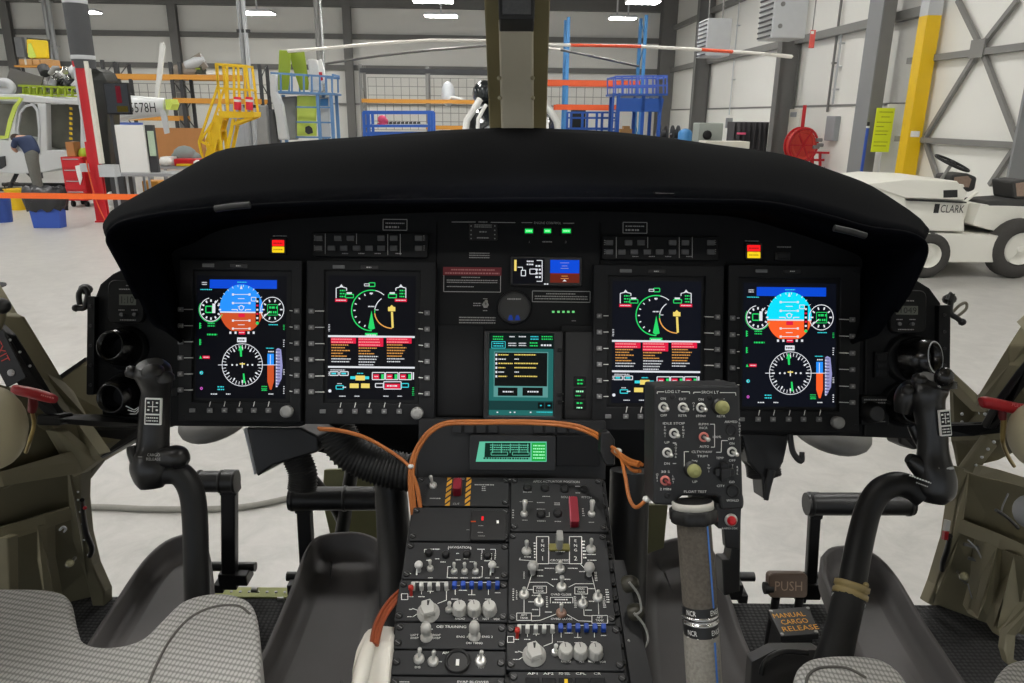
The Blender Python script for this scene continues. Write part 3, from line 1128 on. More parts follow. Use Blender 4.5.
# wall kit above the helicopter
Yk = 24.0
t = hthing('cardboard_box', 'widest cardboard box on the shelf below the yellow bag', 'box', 25, Yk)
def shelf_box(u0, u1, v0, v1, lab, first=None):
    g = HB(m_card)
    hb(g, u0, v0, u1, v1, Yk, 0.4)
    return g
shelf_box(19, 32, 59, 65, '').build('box_body', t, bev=0.01)
HB(m_cream).add([], [])
tg = HB(m_cream)
hb(tg, 24.5, 59, 26.5, 65, Yk - 0.005, 0.01)
tg.build('tape_strip', t)
g = shelf_box(32.5, 40, 59.5, 65, '')
g.build('cardboard_box', label='middle cardboard box of three on the shelf over the helicopter', cat='box', bev=0.01)
g = shelf_box(40.5, 53, 59.5, 65.5, '')
g.build('cardboard_box', label='cardboard box at the end of the shelf nearest the grey pipes', cat='box', bev=0.01)
t = hthing('wall_shelf', 'narrow shelf on thin posts carrying the cardboard boxes', 'shelf', 35, Yk)
g = HB(m_amber)
hb(g, 14, 65.6, 55, 67, Yk - 0.1, 0.6)
g.build('shelf_board', t)
for u in (15, 54):
    p = hy(u, 66.2, Yk)
    HB(m_dgrey).span(p.x - 0.03, Yk + 0.35, 0, p.x + 0.03, Yk + 0.42, p.z).build('post', t)
t = hthing('tool_bag', 'yellow bag hung flat on a board above the helicopter', 'bag', 36, Yk)
g = HB(mat('yellow_nylon', (232, 198, 24), 0.55, var=0.12, scale=4))
hpoly(g, [(26, 39), (46, 40.5), (47.5, 58.5), (29, 58.5), (26.5, 52)], Yk + 0.1, 0.14)
g.build('bag_body', t, bev=0.04)
g = HB(m_lime2)
hpoly(g, [(28, 44), (30.5, 43), (36, 57), (33, 58), (28, 57)], Yk + 0.07, 0.03)
g.build('strap', t, 'pale lime strap')
g = HB(m_dgrey)
hpoly(g, [(26.5, 37.5), (49, 39.5), (50, 58.8), (44, 58.8), (26, 58.8)], Yk + 0.26, 0.05)
g.build('backing_board', t)
g = HB(m_grey)
hb(g, 15, 37, 23, 57, YB - 0.9, 0.25)
g.build('fuse_box', label='grey electrical box by the far column above the helicopter', cat='electrical box', bev=0.02)
# pipes on the back wall
for nm, lab, pts, r_ in (('conduit_pipe', 'thin pale pipe running down the back wall beside the yellow bag', [(44, 0), (52, 64)], 0.09),
                         ('conduit_pipe', 'pale pipe nearest the padded post on the back wall', [(48.5, 0), (57, 64)], 0.1)):
    a, b = hy(*pts[0], YB - 0.5), hy(*pts[1], YB - 0.5)
    xm = (a.x + b.x) / 2
    zb2 = min(a.z, b.z)
    g = HB(m_lgrey).cyl((xm, YB - 0.5, 0), (xm, YB - 0.5, ZC - 0.7), r_, n=10)
    for z in (2, 5, 7):
        g.span(xm - 0.14, YB - 0.62, z, xm + 0.14, YB - 0.3, z + 0.06)
    g.build(nm, label=lab, cat='pipe')
t = hthing('lift_mast', 'grey twin-tube mast rising behind the yellow stairs', 'mast', 247, 26)
for u, m in ((243.5, m_grey), (248, m_lgrey)):
    x = hy(u, 60, 26).x
    HB(m).cyl((x, 26, 0), (x, 26, ZC - 0.05), 0.075, n=10).build('tube', t)
x = hy(246, 60, 26).x
HB(m_grey).span(x - 0.25, 25.85, 0, x + 0.25, 26.15, 0.06).build('base_plate', t)
for z in (2.2, 4.5, 6.6):
    HB(m_dgrey).span(x - 0.2, 25.93, z, x + 0.2, 26.07, z + 0.1).build('tie_plate', t)
t = hthing('lift_mast', 'thin dark pole rising behind the blue stand', 'mast', 318, 30)
x = hy(317.5, 30, 30).x
HB(m_steel).cyl((x, 30, 0), (x, 30, ZC - 0.7), 0.1, n=10).build('tube', t)
HB(m_chrome).cyl((x + 0.16, 30, 0), (x + 0.16, 30, ZC - 0.7), 0.05, n=8).build('tube', t)
HB(m_steel).span(x - 0.2, 29.8, 0, x + 0.3, 30.2, 0.05).build('base_plate', t)
# ---- yellow maintenance stairs
Ys = 21.0
t = hthing('maintenance_stairs', 'yellow wheeled maintenance stairs with a railed top platform', 'stairs', 225, Ys, v=170)
def ys(u, v, dy=0.0):
    p = hy(u, v, Ys)
    return Vector((p.x, Ys + dy, p.z))
D_ = 0.55
def rails(name, segs, w_=0.055, lab=None):
    for dy in (0, D_):
        g = HB(m_yel)
        for p, q in segs:
            g.bar(ys(*p, dy), ys(*q, dy), w_)
        g.build(name, t, lab)
rails('guard_rail', [((216, 64), (221, 112)), ((227, 65), (228, 112)), ((238, 66), (240, 112)), ((246, 66), (252, 112)), ((216, 64), (247, 66)), ((217, 88), (250, 90))])
rails('handrail', [((217, 64), (218, 86)), ((218, 86), (199, 142)), ((199, 142), (203, 160)), ((213, 122), (199.5, 142)), ((200, 141), (210, 146))])
g = HB(m_yel)
for p in ((216, 64), (246, 66), (217, 88), (250, 90)):
    g.bar(ys(*p, 0), ys(*p, D_), 0.05)
g.build('cross_rail', t)
g = HB(m_yel)
hpoly(g, [(218, 111), (254, 112), (254, 117), (240, 118), (219, 118)], Ys - 0.05, D_ + 0.1)
g.build('platform', t)
pa, pb = ys(219, 116), Vector((hz(200, 185).x, Ys, 0.05))
pb = Vector((ys(199, 172).x, Ys, 0.05))
g = HB(m_yel)
for dy in (0.06, D_ - 0.06):
    g.bar(pa + Vector((0, dy, 0)), pb + Vector((0, dy, 0)), 0.06, 0.22)
g.build('stringer', t)
for k in range(7):
    f_ = (k + 0.5) / 7
    c_ = pa.lerp(pb, f_)
    HB(m_yel).span(c_.x - 0.13, Ys + 0.08, c_.z, c_.x + 0.13, Ys + D_ - 0.08, c_.z + 0.04).build('step', t)
for dy in (0.05, D_ - 0.05):
    g = HB(m_yel)
    for (p, q) in (((252, 117), (233, 124)), ((233, 119), (223, 170)), ((251, 113), (253, 118))):
        g.bar(ys(*p, dy), ys(*q, dy), 0.08)
    for (u, v) in ((223, 172), (213, 172)):
        x = ys(u, v).x
        g.span(x - 0.04, Ys + dy - 0.04, 0.1, x + 0.04, Ys + dy + 0.04, ys(u, 130).z)
    g.build('support_leg', t)
for u in (238.7, 250.3):
    g = HB(mat('red_foam', (216, 44, 60), 0.8))
    a, b = ys(u, 110, -0.08), ys(u - 0.3, 97, -0.08)
    g.lathe(a, b - a, [(0.09, 0), (0.095, 0.02), (0.095, (b - a).length - 0.02), (0.09, (b - a).length)], n=12)
    g.use(m_white)
    d_ = (b - a)
    g.lathe(a + d_ * 0.62, d_, [(0.096, 0), (0.098, 0.01), (0.098, 0.05), (0.096, 0.06)], n=12)
    g.build('foam_bumper', t, 'red foam bumper with a white band')
for u in (201, 222):
    for dy in (0.1, D_ - 0.1):
        x = ys(u, 172).x
        HB(m_black).cyl((x, Ys + dy - 0.03, 0.1), (x, Ys + dy + 0.03, 0.1), 0.1).build('caster', t)

# ---- blue stand with lime panels
Ys2 = 25.0
t = hthing('work_stand', 'blue railed work stand carrying two upright green panels', 'work stand', 300, Ys2)
def bs(u, v, dy=0.0):
    p = hy(u, v, Ys2)
    return Vector((p.x, Ys2 + dy, p.z))
m_bs = mat('stand_blue', (92, 132, 178), 0.5)
g = HB(m_bs)
hpoly(g, [(271, 90.5), (335, 93), (335, 95), (271, 93)], Ys2 - 0.1, 1.15)
g.build('deck', t)
g = HB(m_bs)
for (u, vt) in ((272, 73), (281, 73), (292, 73), (304, 74), (312, 75), (320, 75), (326, 76), (332, 77)):
    for dy in (-0.05, 1.0):
        g.bar(bs(u, vt, dy), bs(u + 0.4, 92, dy), 0.05)
for dy in (-0.05, 1.0):
    g.bar(bs(271, 73, dy), bs(334, 77, dy), 0.06)
for u in (271.5, 333):
    g.bar(bs(u, 75, -0.05), bs(u, 75, 1.0), 0.06)
g.build('guard_rail', t)
for u in (276, 317.5, 331):
    for dy in (0, 0.9):
        p = bs(u, 94, dy)
        HB(m_bs).span(p.x - 0.05, Ys2 + dy - 0.05, 0, p.x + 0.05, Ys2 + dy + 0.05, p.z).build('leg', t)
g = HB(m_bs)
for v in (107, 122, 137):
    g.bar(bs(296, v), bs(331, v + 0.6), 0.05)
g.build('shelf_rail', t)
zd = bs(300, 91.5).z
m_gp = mat('green_panel', (142, 162, 36), 0.55, var=0.1, scale=2)
for lab, pts, dy in (('green upright panel at left on the blue stand', [(279, 50), (290, 50.5), (290.5, 66), (288, 90), (277.5, 90)], 0.5),
                     ('green upright panel at right on the blue stand', [(289, 52), (304, 50.5), (309.5, 90), (300, 90), (292, 66)], 0.8)):
    g = HB(m_gp)
    hpoly(g, pts, Ys2 + dy, 0.07)
    g.build('door_panel', label=lab, cat='panel', bev=0.02)
g = HB(mat('grey_shell', (206, 206, 202), 0.4))
hpoly(g, [(307, 60), (311, 58), (317, 60), (320, 75), (321, 91), (308, 91), (309, 74)], Ys2 + 0.6, 0.4)
g.build('fairing_shell', label='pale grey fairing standing beside the green panels', cat='fairing', bev=0.05)
g = HB(m_white)
hpoly(g, [(318, 60), (321, 59), (324, 70), (326, 82), (322, 84), (319, 72)], Ys2 + 0.3, 0.15)
g.use(m_red)
hpoly(g, [(318.5, 72), (322, 72), (323, 80), (320, 81)], Ys2 + 0.28, 0.02)
g.build('fairing_tip', label='white fairing tip with a red mark on the blue stand', cat='fairing', bev=0.03)
# stored things under it
for lab, u0, u1, v0, m in (('pale lime door panel hanging between the legs of the blue stand', 297, 316, 95.5, m_lime2),):
    g = HB(m)
    hpoly(g, [(u0, v0), (u1, v0 + 0.3), (u1 + 0.5, 136), (u0, 136)], Ys2 + 0.3, 0.08)
    g.use(m_dgrey)
    hpoly(g, [(305, 127), (309, 125.5), (312, 128), (313, 133), (308, 134.5), (305, 132)], Ys2 + 0.27, 0.04)
    g.build('door_panel', label=lab, cat='panel', bev=0.02)
g = HB(m_lgrey)
hpoly(g, [(319, 98), (329, 97), (330, 138), (320, 138)], Ys2 + 0.4, 0.3)
g.use(m_blue2)
hpoly(g, [(320, 99), (328, 98.5), (328, 106), (320, 106)], Ys2 + 0.38, 0.03)
g.build('storage_carton', label='pale carton with a blue mark at right under the blue stand', cat='carton', bev=0.02)
m_gc = mat('grey_foam', (138, 138, 138), 0.9, var=0.1, scale=5)
for i, (lab, pts, Y, m) in enumerate((
        ('light grey foam roll bent over the left end of the blue stand', [(269, 74), (276, 74), (276, 92), (282, 104), (285, 122), (288, 140), (278, 140), (275, 115), (270, 95)], Ys2 - 0.6, m_lgrey),
        ('grey foam sheet standing below the deck of the blue stand', [(281, 97), (296, 96), (297, 140), (288, 140), (284, 112)], Ys2 + 0.5, m_gc),
        ('grey foam sheet leaning at far left of the blue stand', [(256, 106), (266, 105), (271, 172), (257, 173)], Ys2 - 0.7, m_gc),
        ('dark grey foam sheet next to the bent foam roll', [(266, 110), (273, 109), (279, 145), (276, 172), (269, 172)], Ys2 - 0.4, mat('dark_foam', (96, 97, 98), 0.9)))):
    g = HB(m)
    hpoly(g, pts, Y, 0.3)
    g.build('foam_sheet', label=lab, cat='foam sheet', bev=0.05)

# ---- middle rack contents
g = HB(mat('white_gelcoat', (212, 216, 220), 0.35))
p = hy(448, 94, YR + 1.3)
g.sph((p.x, YR + 1.3, p.z), (0.28, 0.4, 0.48), n=14, m=10)
g.use(m_white).tube([hy(446, 101, YR + 1.0), hy(452, 97, YR + 1.0), hy(463, 100, YR + 1.0)], 0.06)
g.build('nose_fairing', label='rounded white fairing on the amber shelf left of the centre post', cat='fairing')
t = hthing('work_platform', 'low blue platform frame with pink cloth on it under the middle rack', 'work platform', 395, YR - 2)
g = HB(m_blue)
def wp(u, v, dy=0):
    p = hy(u, v, YR - 2)
    return Vector((p.x, YR - 2 + dy, p.z))
for v, w_ in ((112.5, 0.12), (126, 0.09), (134, 0.12)):
    for dy in (0, 1.2):
        g.bar(wp(363, v, dy), wp(432, v, dy), 0.07, w_)
for u in (364, 368, 429, 432):
    for dy in (0, 1.2):
        g.span(wp(u, 120).x - 0.05, YR - 2 + dy - 0.05, 0, wp(u, 120).x + 0.05, YR - 2 + dy + 0.05, wp(u, 112).z)
g.build('frame', t)
g = HB(m_lgrey)
hpoly(g, [(372, 124.5), (427, 124), (427, 125.5), (372, 126)], YR - 1.9, 1.0)
g.use(m_dgrey)
for i in range(9):
    hpoly(g, [(385 + i * 4, 122), (388 + i * 4, 121.5), (388.3 + i * 4, 124), (385 + i * 4, 124.3)], YR - 1.5, 0.12)
g.build('tray', t, 'grey tray of small dark parts')
g = HB(m_pink)
p = wp(381.5, 119.5, 0.2)
g.sph(p, (0.17, 0.12, 0.15), n=10, m=6).sph(p + Vector((0.1, 0, -0.05)), (0.12, 0.1, 0.1), n=8, m=6)
g.sph(Vector((p.x, p.y, wp(381, 124.2).z)), (0.2, 0.14, 0.07), n=10, m=6)
g.build('cloth_heap', label='bright pink cloth on the low blue platform', cat='cloth')

# ---- helicopter standing behind the centre post, with its rotor
Yo = 20.0
t = hthing('helicopter', 'white helicopter half hidden behind the centre post, rotor blades spread', 'helicopter', 516, Yo)
def oh(u, v, dy=0.0):
    p = hy(u, v, Yo)
    return Vector((p.x, Yo + dy, p.z))
cx_o = oh(513, 110).x
g = HB(mat('helicopter_grey_white', (196, 200, 202), 0.3, var=0.03))
L_ = []
secs = ((0.3, 1.45, 0.75, 0), (0.9, 1.85, 0.62, 0.25), (1.2, 2.1, 0.55, 0.8), (1.28, 2.3, 0.55, 1.5), (1.28, 2.38, 0.55, 3.5), (0.9, 2.3, 0.8, 5), (0.35, 2.2, 1.2, 6.5), (0.2, 2.0, 1.5, 9))
for (hw, zt_, zb_, y) in secs:
    lp = []
    for k in range(20):
        a = 2 * PI * k / 20
        ex = 0.65
        lp.append((cx_o + hw * math.copysign(abs(math.cos(a)) ** ex, math.cos(a)), Yo + y, (zt_ + zb_) / 2 + (zt_ - zb_) / 2 * math.copysign(abs(math.sin(a)) ** ex, math.sin(a))))
    L_.append(lp)
g.loft(L_, True, True, True)
g.build('fuselage', t, 'white rounded nose and cabin')
g = HB(m_glass_d)
Lw = []
for (hw, zt_, zb_, y) in secs[1:4]:
    Lw.append([Vector((cx_o + hw * 1.012 * math.copysign(abs(math.cos(a)) ** 0.65, math.cos(a)), Yo + y - 0.02, (zt_ + zb_) / 2 + (zt_ - zb_) / 2 * 1.012 * abs(math.sin(a)) ** 0.65)) for a in [math.radians(14 + 152 * k / 16) for k in range(17)]])
g.loft(Lw[::-1], False, False, True)
g.build('windscreen', t, 'dark glazing')
g = HB(m_glass_d)
g.sph((cx_o - 0.72, Yo + 1.8, 2.62), (0.35, 0.9, 0.36), n=14, m=8)
g.use(m_white).sph((cx_o + 0.72, Yo + 1.9, 2.5), (0.35, 0.9, 0.3), n=14, m=8)
g.build('engine_intake', t)
g = HB(m_white)
for sx in (-1, 1):
    g.tube([(cx_o + sx * 1.34, Yo + 0.5, 1.0), (cx_o + sx * 1.2, Yo + 0.6, 1.9), (cx_o + sx * 0.85, Yo + 0.8, 2.45)], 0.09)
    g.tube([(cx_o + sx * 0.95, Yo + 0.2, 1.0), (cx_o + sx * 0.9, Yo + 0.3, 1.95), (cx_o + sx * 0.7, Yo + 0.7, 2.3)], 0.05)
g.build('cabin_pillar', t)
ZR = oh(513, 45).z
g = HB(m_dgrey)
g.cyl((cx_o, Yo + 2, 2.3), (cx_o, Yo + 2, ZR + 0.12), 0.1)
g.lathe((cx_o, Yo + 2, ZR - 0.16), (0, 0, 1), [(0.12, 0), (0.3, 0.06), (0.34, 0.14), (0.2, 0.22), (0.1, 0.26)])
g.build('rotor_hub', t)
def blade(pts, m_list, lab, Yend):
    """a blade as a chain of stations (u, v); bends slightly under its own weight"""
    P = []
    n = len(pts)
    for i, (u, v) in enumerate(pts):
        Y = Yo + 2 + (Yend - Yo - 2) * i / (n - 1)
        P.append(hy(u, v, Y))
    g = HB(m_list[0])
    for i in range(n - 1):
        g.use(m_list[i])
        a, b = P[i], P[i + 1]
        L = []
        for q in (a, b):
            c_, h_ = 0.2, 0.04
            L.append([q + Vector((0, -c_, 0)), q + Vector((0, -c_ * 0.5, h_)), q + Vector((0, c_, 0.012)), q + Vector((0, c_, -0.012)), q + Vector((0, -c_ * 0.5, -h_))])
        g.loft(L, True, True, True)
    return g.build('rotor_blade', t, lab)
mw_ = mat('blade_white', (232, 228, 220), 0.4)
mr_ = mat('blade_red', (228, 84, 48), 0.4)
mgy = mat('blade_grey', (100, 98, 94), 0.45)
blade([(513, 43), (486, 41), (430, 40.5), (370, 44.5), (330, 48.5), (289, 51.5)], [mgy, mw_, mw_, mw_, mw_], 'long white blade drooping to the left', Yo - 1.0)
blade([(513, 45), (480, 46.5), (430, 50.5), (380, 56), (326, 64)], [mgy, mgy, mgy, mgy], 'grey blade reaching back to the left', Yo + 7)
blade([(513, 44), (550, 45), (570, 45.5), (640, 46.8), (700, 50), (731, 52), (768, 54.5), (790, 57)], [mw_, mw_, mr_, mw_, mr_, mw_, mw_], 'white blade with red bands reaching right', Yo - 2.5)
blade([(513, 45), (560, 50), (590, 56), (638, 66.5)], [mw_, mgy, mgy], 'grey blade reaching back to the right', Yo + 6)
g = HB(m_lgrey)
for sx in (-1, 1):
    g.tube([(cx_o + sx * 1.2, Yo + 0.2, 0.06), (cx_o + sx * 1.2, Yo + 4.5, 0.06)], 0.05)
    for yy in (1, 3.4):
        g.tube([(cx_o + sx * 1.2, Yo + yy, 0.06), (cx_o + sx * 0.6, Yo + yy, 0.62)], 0.045)
g.build('landing_skid', t)

# ---- blue railed lift at right
Yl = 24.0
t = hthing('access_platform', 'blue access platform with railings and a solid blue front panel', 'work platform', 640, Yl)
def lf(u, v, dy=0.0):
    p = hy(u, v, Yl)
    return Vector((p.x, Yl + dy, p.z))
g = HB(m_blue)
hpoly(g, [(618.5, 98), (664, 98.5), (661.5, 112), (619.5, 111.5)], Yl, 0.05)
g.build('front_panel', t)
g = HB(mat('railing_blue', (76, 108, 200), 0.45))
for u, vt in ((615.5, 78), (622, 77), (632, 76), (638, 76), (646, 76), (653, 76), (658, 76), (663.5, 75), (667, 76)):
    for dy in (0.0, 1.5):
        g.bar(lf(u, vt, dy), lf(u, 95, dy), 0.04)
for v in (76.5, 86):
    for dy in (0.0, 1.5):
        g.bar(lf(615, v, dy), lf(667.5, v - 0.6, dy), 0.05)
for u in (615.5, 667):
    g.bar(lf(u, 77, 0), lf(u, 77, 1.5), 0.05)
g.build('guard_rail', t)
g = HB(m_blue)
hpoly(g, [(614, 93.5), (668, 93.5), (668, 95.5), (614, 95.5)], Yl - 0.05, 1.6)
g.build('deck', t)
g = HB(m_lgrey)
for u in (621, 636, 650):
    hpoly(g, [(u, 96.3), (u + 12, 96.3), (u + 12, 98), (u, 98)], Yl + 0.1, 0.05)
g.build('toe_board', t, 'pale panels under the deck')
for u in (618, 643, 660):
    for dy in (0.05, 1.4):
        x = lf(u, 110).x
        HB(m_blue).span(x - 0.05, Yl + dy - 0.05, 0, x + 0.05, Yl + dy + 0.05, lf(u, 96).z).build('leg', t)
g = HB(m_blue)
for k in range(7):
    z = 0.3 + k * 0.32
    x0, x1 = lf(612.5, 115).x, lf(618.5, 115).x
    g.span(x0, Yl - 0.03, z, x1, Yl + 0.03, z + 0.03)
for u in (612.5, 618.5):
    x = lf(u, 115).x
    g.span(x - 0.03, Yl - 0.03, 0, x + 0.03, Yl + 0.03, lf(u, 93).z)
g.build('ladder', t)
# low blue cage to its left
t = hthing('parts_cage', 'low blue cage frame between the blue rack upright and the access platform', 'cage', 595, 26)
g = HB(m_blue)
def cg(u, v, dy=0.0):
    p = hy(u, v, 26)
    return Vector((p.x, 26 + dy, p.z))
for v in (112.5, 118, 129):
    for dy in (0, 1.2):
        g.bar(cg(571, v, dy), cg(616, v, dy), 0.06)
for u in (571, 587, 602, 616):
    for dy in (0, 1.2):
        x = cg(u, 120).x
        g.span(x - 0.04, 26 + dy - 0.04, 0, x + 0.04, 26 + dy + 0.04, cg(u, 112).z)
g.build('frame', t)
g = HB(m_white)
for i in range(14):
    u = 574 + i * 3
    x = cg(u, 132).x
    g.span(x - 0.03, 26.0, cg(u, 134).z, x + 0.03, 26.02, cg(u, 129.5).z)
g.build('white_slats', t, 'white upright slats')
g = HB(m_black)
hb(g, 572, 110, 585.5, 133, 27.6, 0.5, ground=True)
g.build('dark_cabinet', label='black cabinet standing behind the low blue cage', cat='cabinet', bev=0.02)
g = HB(m_card)
hb(g, 620, 129, 632, 136, 24.5, 0.4)
hb(g, 624, 126, 630, 129, 24.55, 0.3)
zz = hy(625, 136, 24.5).z
g.use(m_grey).span(hy(619, 136, 24.5).x, 24.4, 0, hy(633, 136, 24.5).x, 25, zz)
g.build('carton_stack', label='pale carton on a grey block beneath the access platform', cat='carton')
# reels and small machines by the corner
t = hthing('cable_reel', 'pair of dark cable reels on a frame below the corner column', 'cable reel', 668, 27)
for u in (663, 675):
    p = hy(u, 134, 27)
    HB(m_dgrey).cyl((p.x - 0.12, 27, p.z), (p.x - 0.08, 27, p.z), 0.3).cyl((p.x + 0.08, 27, p.z), (p.x + 0.12, 27, p.z), 0.3).cyl((p.x - 0.12, 27, p.z), (p.x + 0.12, 27, p.z), 0.16).build('reel', t)
x0, x1 = hy(656, 134, 27).x, hy(682, 134, 27).x
HB(m_grey).span(x0, 26.9, 0, x0 + 0.06, 27.1, p.z).span(x1 - 0.06, 26.9, 0, x1, 27.1, p.z).span(x0, 26.97, p.z - 0.03, x1, 27.03, p.z + 0.03).build('frame', t)
g = HB(m_blue2)
p = hy(685, 136, 24)
g.lathe((p.x, 24, 0), (0, 0, 1), [(0.22, 0), (0.22, hy(685, 133, 24).z), (0.16, hy(685, 130, 24).z), (0.03, hy(685, 128.5, 24).z)], n=16)
g.build('gas_bottle', label='blue rounded bottle standing left of the wall column', cat='bottle')
t = hthing('machine_tool', 'grey bench machine with a round dial under the first heater', 'machine', 712, 22)
g = HB(mat('machine_grey', (160, 166, 158), 0.5))
hb(g, 699, 123, 723, 142, 22, 0.7, z0=0.75)
g.use(m_dgrey)
hb(g, 697, 142, 728, 150, 21.9, 0.9, ground=True)
g.build('machine_body', t, bev=0.03)
p = hy(707, 135, 22)
HB(m_black).lathe((p.x, 22, p.z), (0, -1, 0), [(0.13, 0), (0.13, 0.04), (0.08, 0.05)]).build('dial', t)
t = hthing('kiosk_screen', 'slim grey screen on a pole beside the dark curtain', 'monitor', 729, 21)
g = HB(m_grey)
hb(g, 726, 118, 732.5, 128, 21, 0.06)
g.build('screen_housing', t, bev=0.01)
g = HB(m_grey)
hb(g, 728, 128, 730, 145, 21.02, 0.04, ground=True)
g.build('pole', t)
g = HB(mat('dark_curtain', (66, 64, 66), 0.9, var=0.25, scale=3, bump=0.4))
Lc = []
for z in (0.0, 0.6, 1.2, hy(750, 122, 20).z):
    lp = []
    for i in range(25):
        u = 734 + 34 * i / 24
        p = hy(u, 135, 20.0)
        lp.append((p.x, 20 + 0.1 * math.sin(i * 1.7), z + (0.05 * math.sin(i) if z > 2 else 0)))
    for i in range(24, -1, -1):
        q = lp[i]
        lp.append((q[0], 20.6, q[2]))
    Lc.append(lp)
g.loft(Lc, True, True)
g.use(m_pink)
hb(g, 737, 132.5, 746, 134.5, 19.88, 0.02)
g.build('covered_machine', label='machine under a dark grey cover with a small pink mark', cat='machine')
g = HB(m_cream)
hb(g, 706, 141.5, 750, 147, 19.0, 0.7, z0=0)
g.build('bench_block', label='long pale bench in front of the dark covered machine', cat='bench', bev=0.02)

# ---- heaters on the right wall
def heater(u0, u1, v0, v1, Y, dep, lab, face):
    t = hthing('unit_heater', lab, 'heater', (u0 + u1) / 2, Y)
    g = HB(m_lgrey)
    hb(g, u0, v0, u1, v1, Y, dep)
    b = g.build('casing', t, bev=0.02)
    xa = hy(u0, (v0 + v1) / 2, Y).x
    za, zb = hy(u0, v1, Y).z, hy(u0, v0, Y).z
    g = HB(m_dgrey)
    for k in range(9):
        z = za + 0.06 + (zb - za - 0.12) * k / 8
        g.span(xa - 0.035, Y + 0.06, z - 0.02, xa - 0.005, Y + dep - 0.06, z + 0.015)
    g.build('louvre', t)
    xb = hy(u1, (v0 + v1) / 2, Y).x
    g = HB(m_steel)
    for x in (xa + 0.15, xb - 0.15):
        g.cyl((x, Y + dep / 2, zb), (x, Y + dep / 2, ZC - 0.1), 0.025, n=8)
    g.build('hanger', t)
    for q in face:
        p = hy(*q, Y)
        HB(m_steel).cyl((p.x, Y - 0.02, p.z), (p.x, Y, p.z), 0.05, n=10).build('port', t)
    return t


heater(707, 731, 18, 56, 23.5, 1.0, 'smaller grey heater on the right wall, the one farther away', [])
heater(774, 808, -12, 38, 17.5, 0.9, 'large grey heater on the right wall above the hose reel', [(783, 4), (780, 26)])
# conduits, boxes, hose reel, sign on the right wall
def wallpt(u, v, off=0.1):
    p = hx(u, v, XR - off)
    return p
for lab, u, v0, v1, m, r_, toz in (
        ('thin dark conduit running down the right wall to the grey switch box', 833, 20, 112, m_steel_d, 0.035, ZC - 0.1),
        ('thin pale conduit beside the dark one on the right wall', 838, 20, 105, m_lgrey, 0.03, hx(840, 30, XR).z),
        ('pale cord hanging beneath the smaller heater', 733, 30, 115, m_lgrey, 0.02, ZC - 0.1),
        ('pale cord hanging beneath the large heater', 775, 60, 140, m_lgrey, 0.02, 4.5)):
    p, q = wallpt(u, v0), wallpt(u, v1)
    ym = (p.y + q.y) / 2
    pm = hx(u, (v0 + v1) / 2, XR - 0.1)
    g = HB(m).cyl((XR - 0.1, pm.y, hx(u, v1, XR - 0.1).z), (XR - 0.1, pm.y, toz), r_, n=8)
    for f_ in (0.2, 0.5, 0.8):
        zc_ = hx(u, v1, XR - 0.1).z * (1 - f_) + toz * f_
        g.span(XR - 0.13, pm.y - 0.06, zc_, XR - 0.0, pm.y + 0.06, zc_ + 0.04)
    g.build('conduit', label=lab, cat='conduit')
def wbox(mb, u0, u1, v0, v1, d):
    p, q = hx(u0, (v0 + v1) / 2, XR - d), hx(u1, (v0 + v1) / 2, XR - d)
    za, zb = hx((u0 + u1) / 2, v1, XR - d).z, hx((u0 + u1) / 2, v0, XR - d).z
    return mb.span(XR - d, q.y, za, XR - 0.04, p.y, zb)
g = HB(m_grey)
wbox(g, 825, 834, 116, 141, 0.2)
g.build('switch_box', label='grey electrical switch box on the wall right of the red hose reel', cat='electrical box', bev=0.02)
g = HB(m_lgrey)
wbox(g, 776, 784, 106, 120, 0.15)
g.build('switch_box', label='pale electrical box on the wall left of the red hose reel', cat='electrical box', bev=0.02)
g = HB(m_cream)
wbox(g, 788, 799, 109, 138, 0.12)
g.use(m_grey)
wbox(g, 790, 796, 112, 117, 0.14)
g.build('wall_cabinet', label='cream wall cabinet just behind the red hose reel', cat='cabinet', bev=0.02)
g = HB(mat('paper_yellow', (226, 238, 40), 0.7, var=0.02))
p, q = hx(873.5, 130, XR - 0.5), hx(892, 130, XR - 0.5)
Yg = 17.0
a, b = hy(874, 130, Yg), hy(892, 130, Yg)
za, zb = hy(884, 152, Yg).z, hy(884, 108, Yg).z
t = thing('notice_sign', 'bright yellow notice with lines of writing between grey column and yellow post', 'sign', MH @ Vector((a.x, Yg, za)), MH)
g.span(a.x, Yg, za, b.x, Yg + 0.02, zb)
g.build('board', t)
MS = frame_from(MH @ Vector((a.x, Yg - 0.003, za)), MH.to_3x3() @ Vector((1, 0, 0)), Vector((0, 0, 1)))
g = MB(MS, mat('olive_ink', (120, 128, 30), 0.7))
w_, h_ = b.x - a.x, zb - za
for k, (y0, y1, xx0, xx1) in enumerate(((0.93, 0.89, .15, .9), (0.82, 0.78, .3, .75), (0.70, 0.66, .1, .9), (0.60, 0.56, .1, .5), (.5, .46, .1, .8), (.42, .38, .1, .75), (.25, .21, .1, .85), (.16, .12, .1, .8))):
    g.dashes(w_ * xx0, h_ * y0, w_ * xx1, h_ * y1, 0.002, 1, seed=k)
g.build('writing', t)
g = HB(m_white)
hb(g, 883, 104, 906, 186, 17.25, 0.08, z0=0)
g.build('white_board', label='white board standing behind the yellow notice', cat='board')
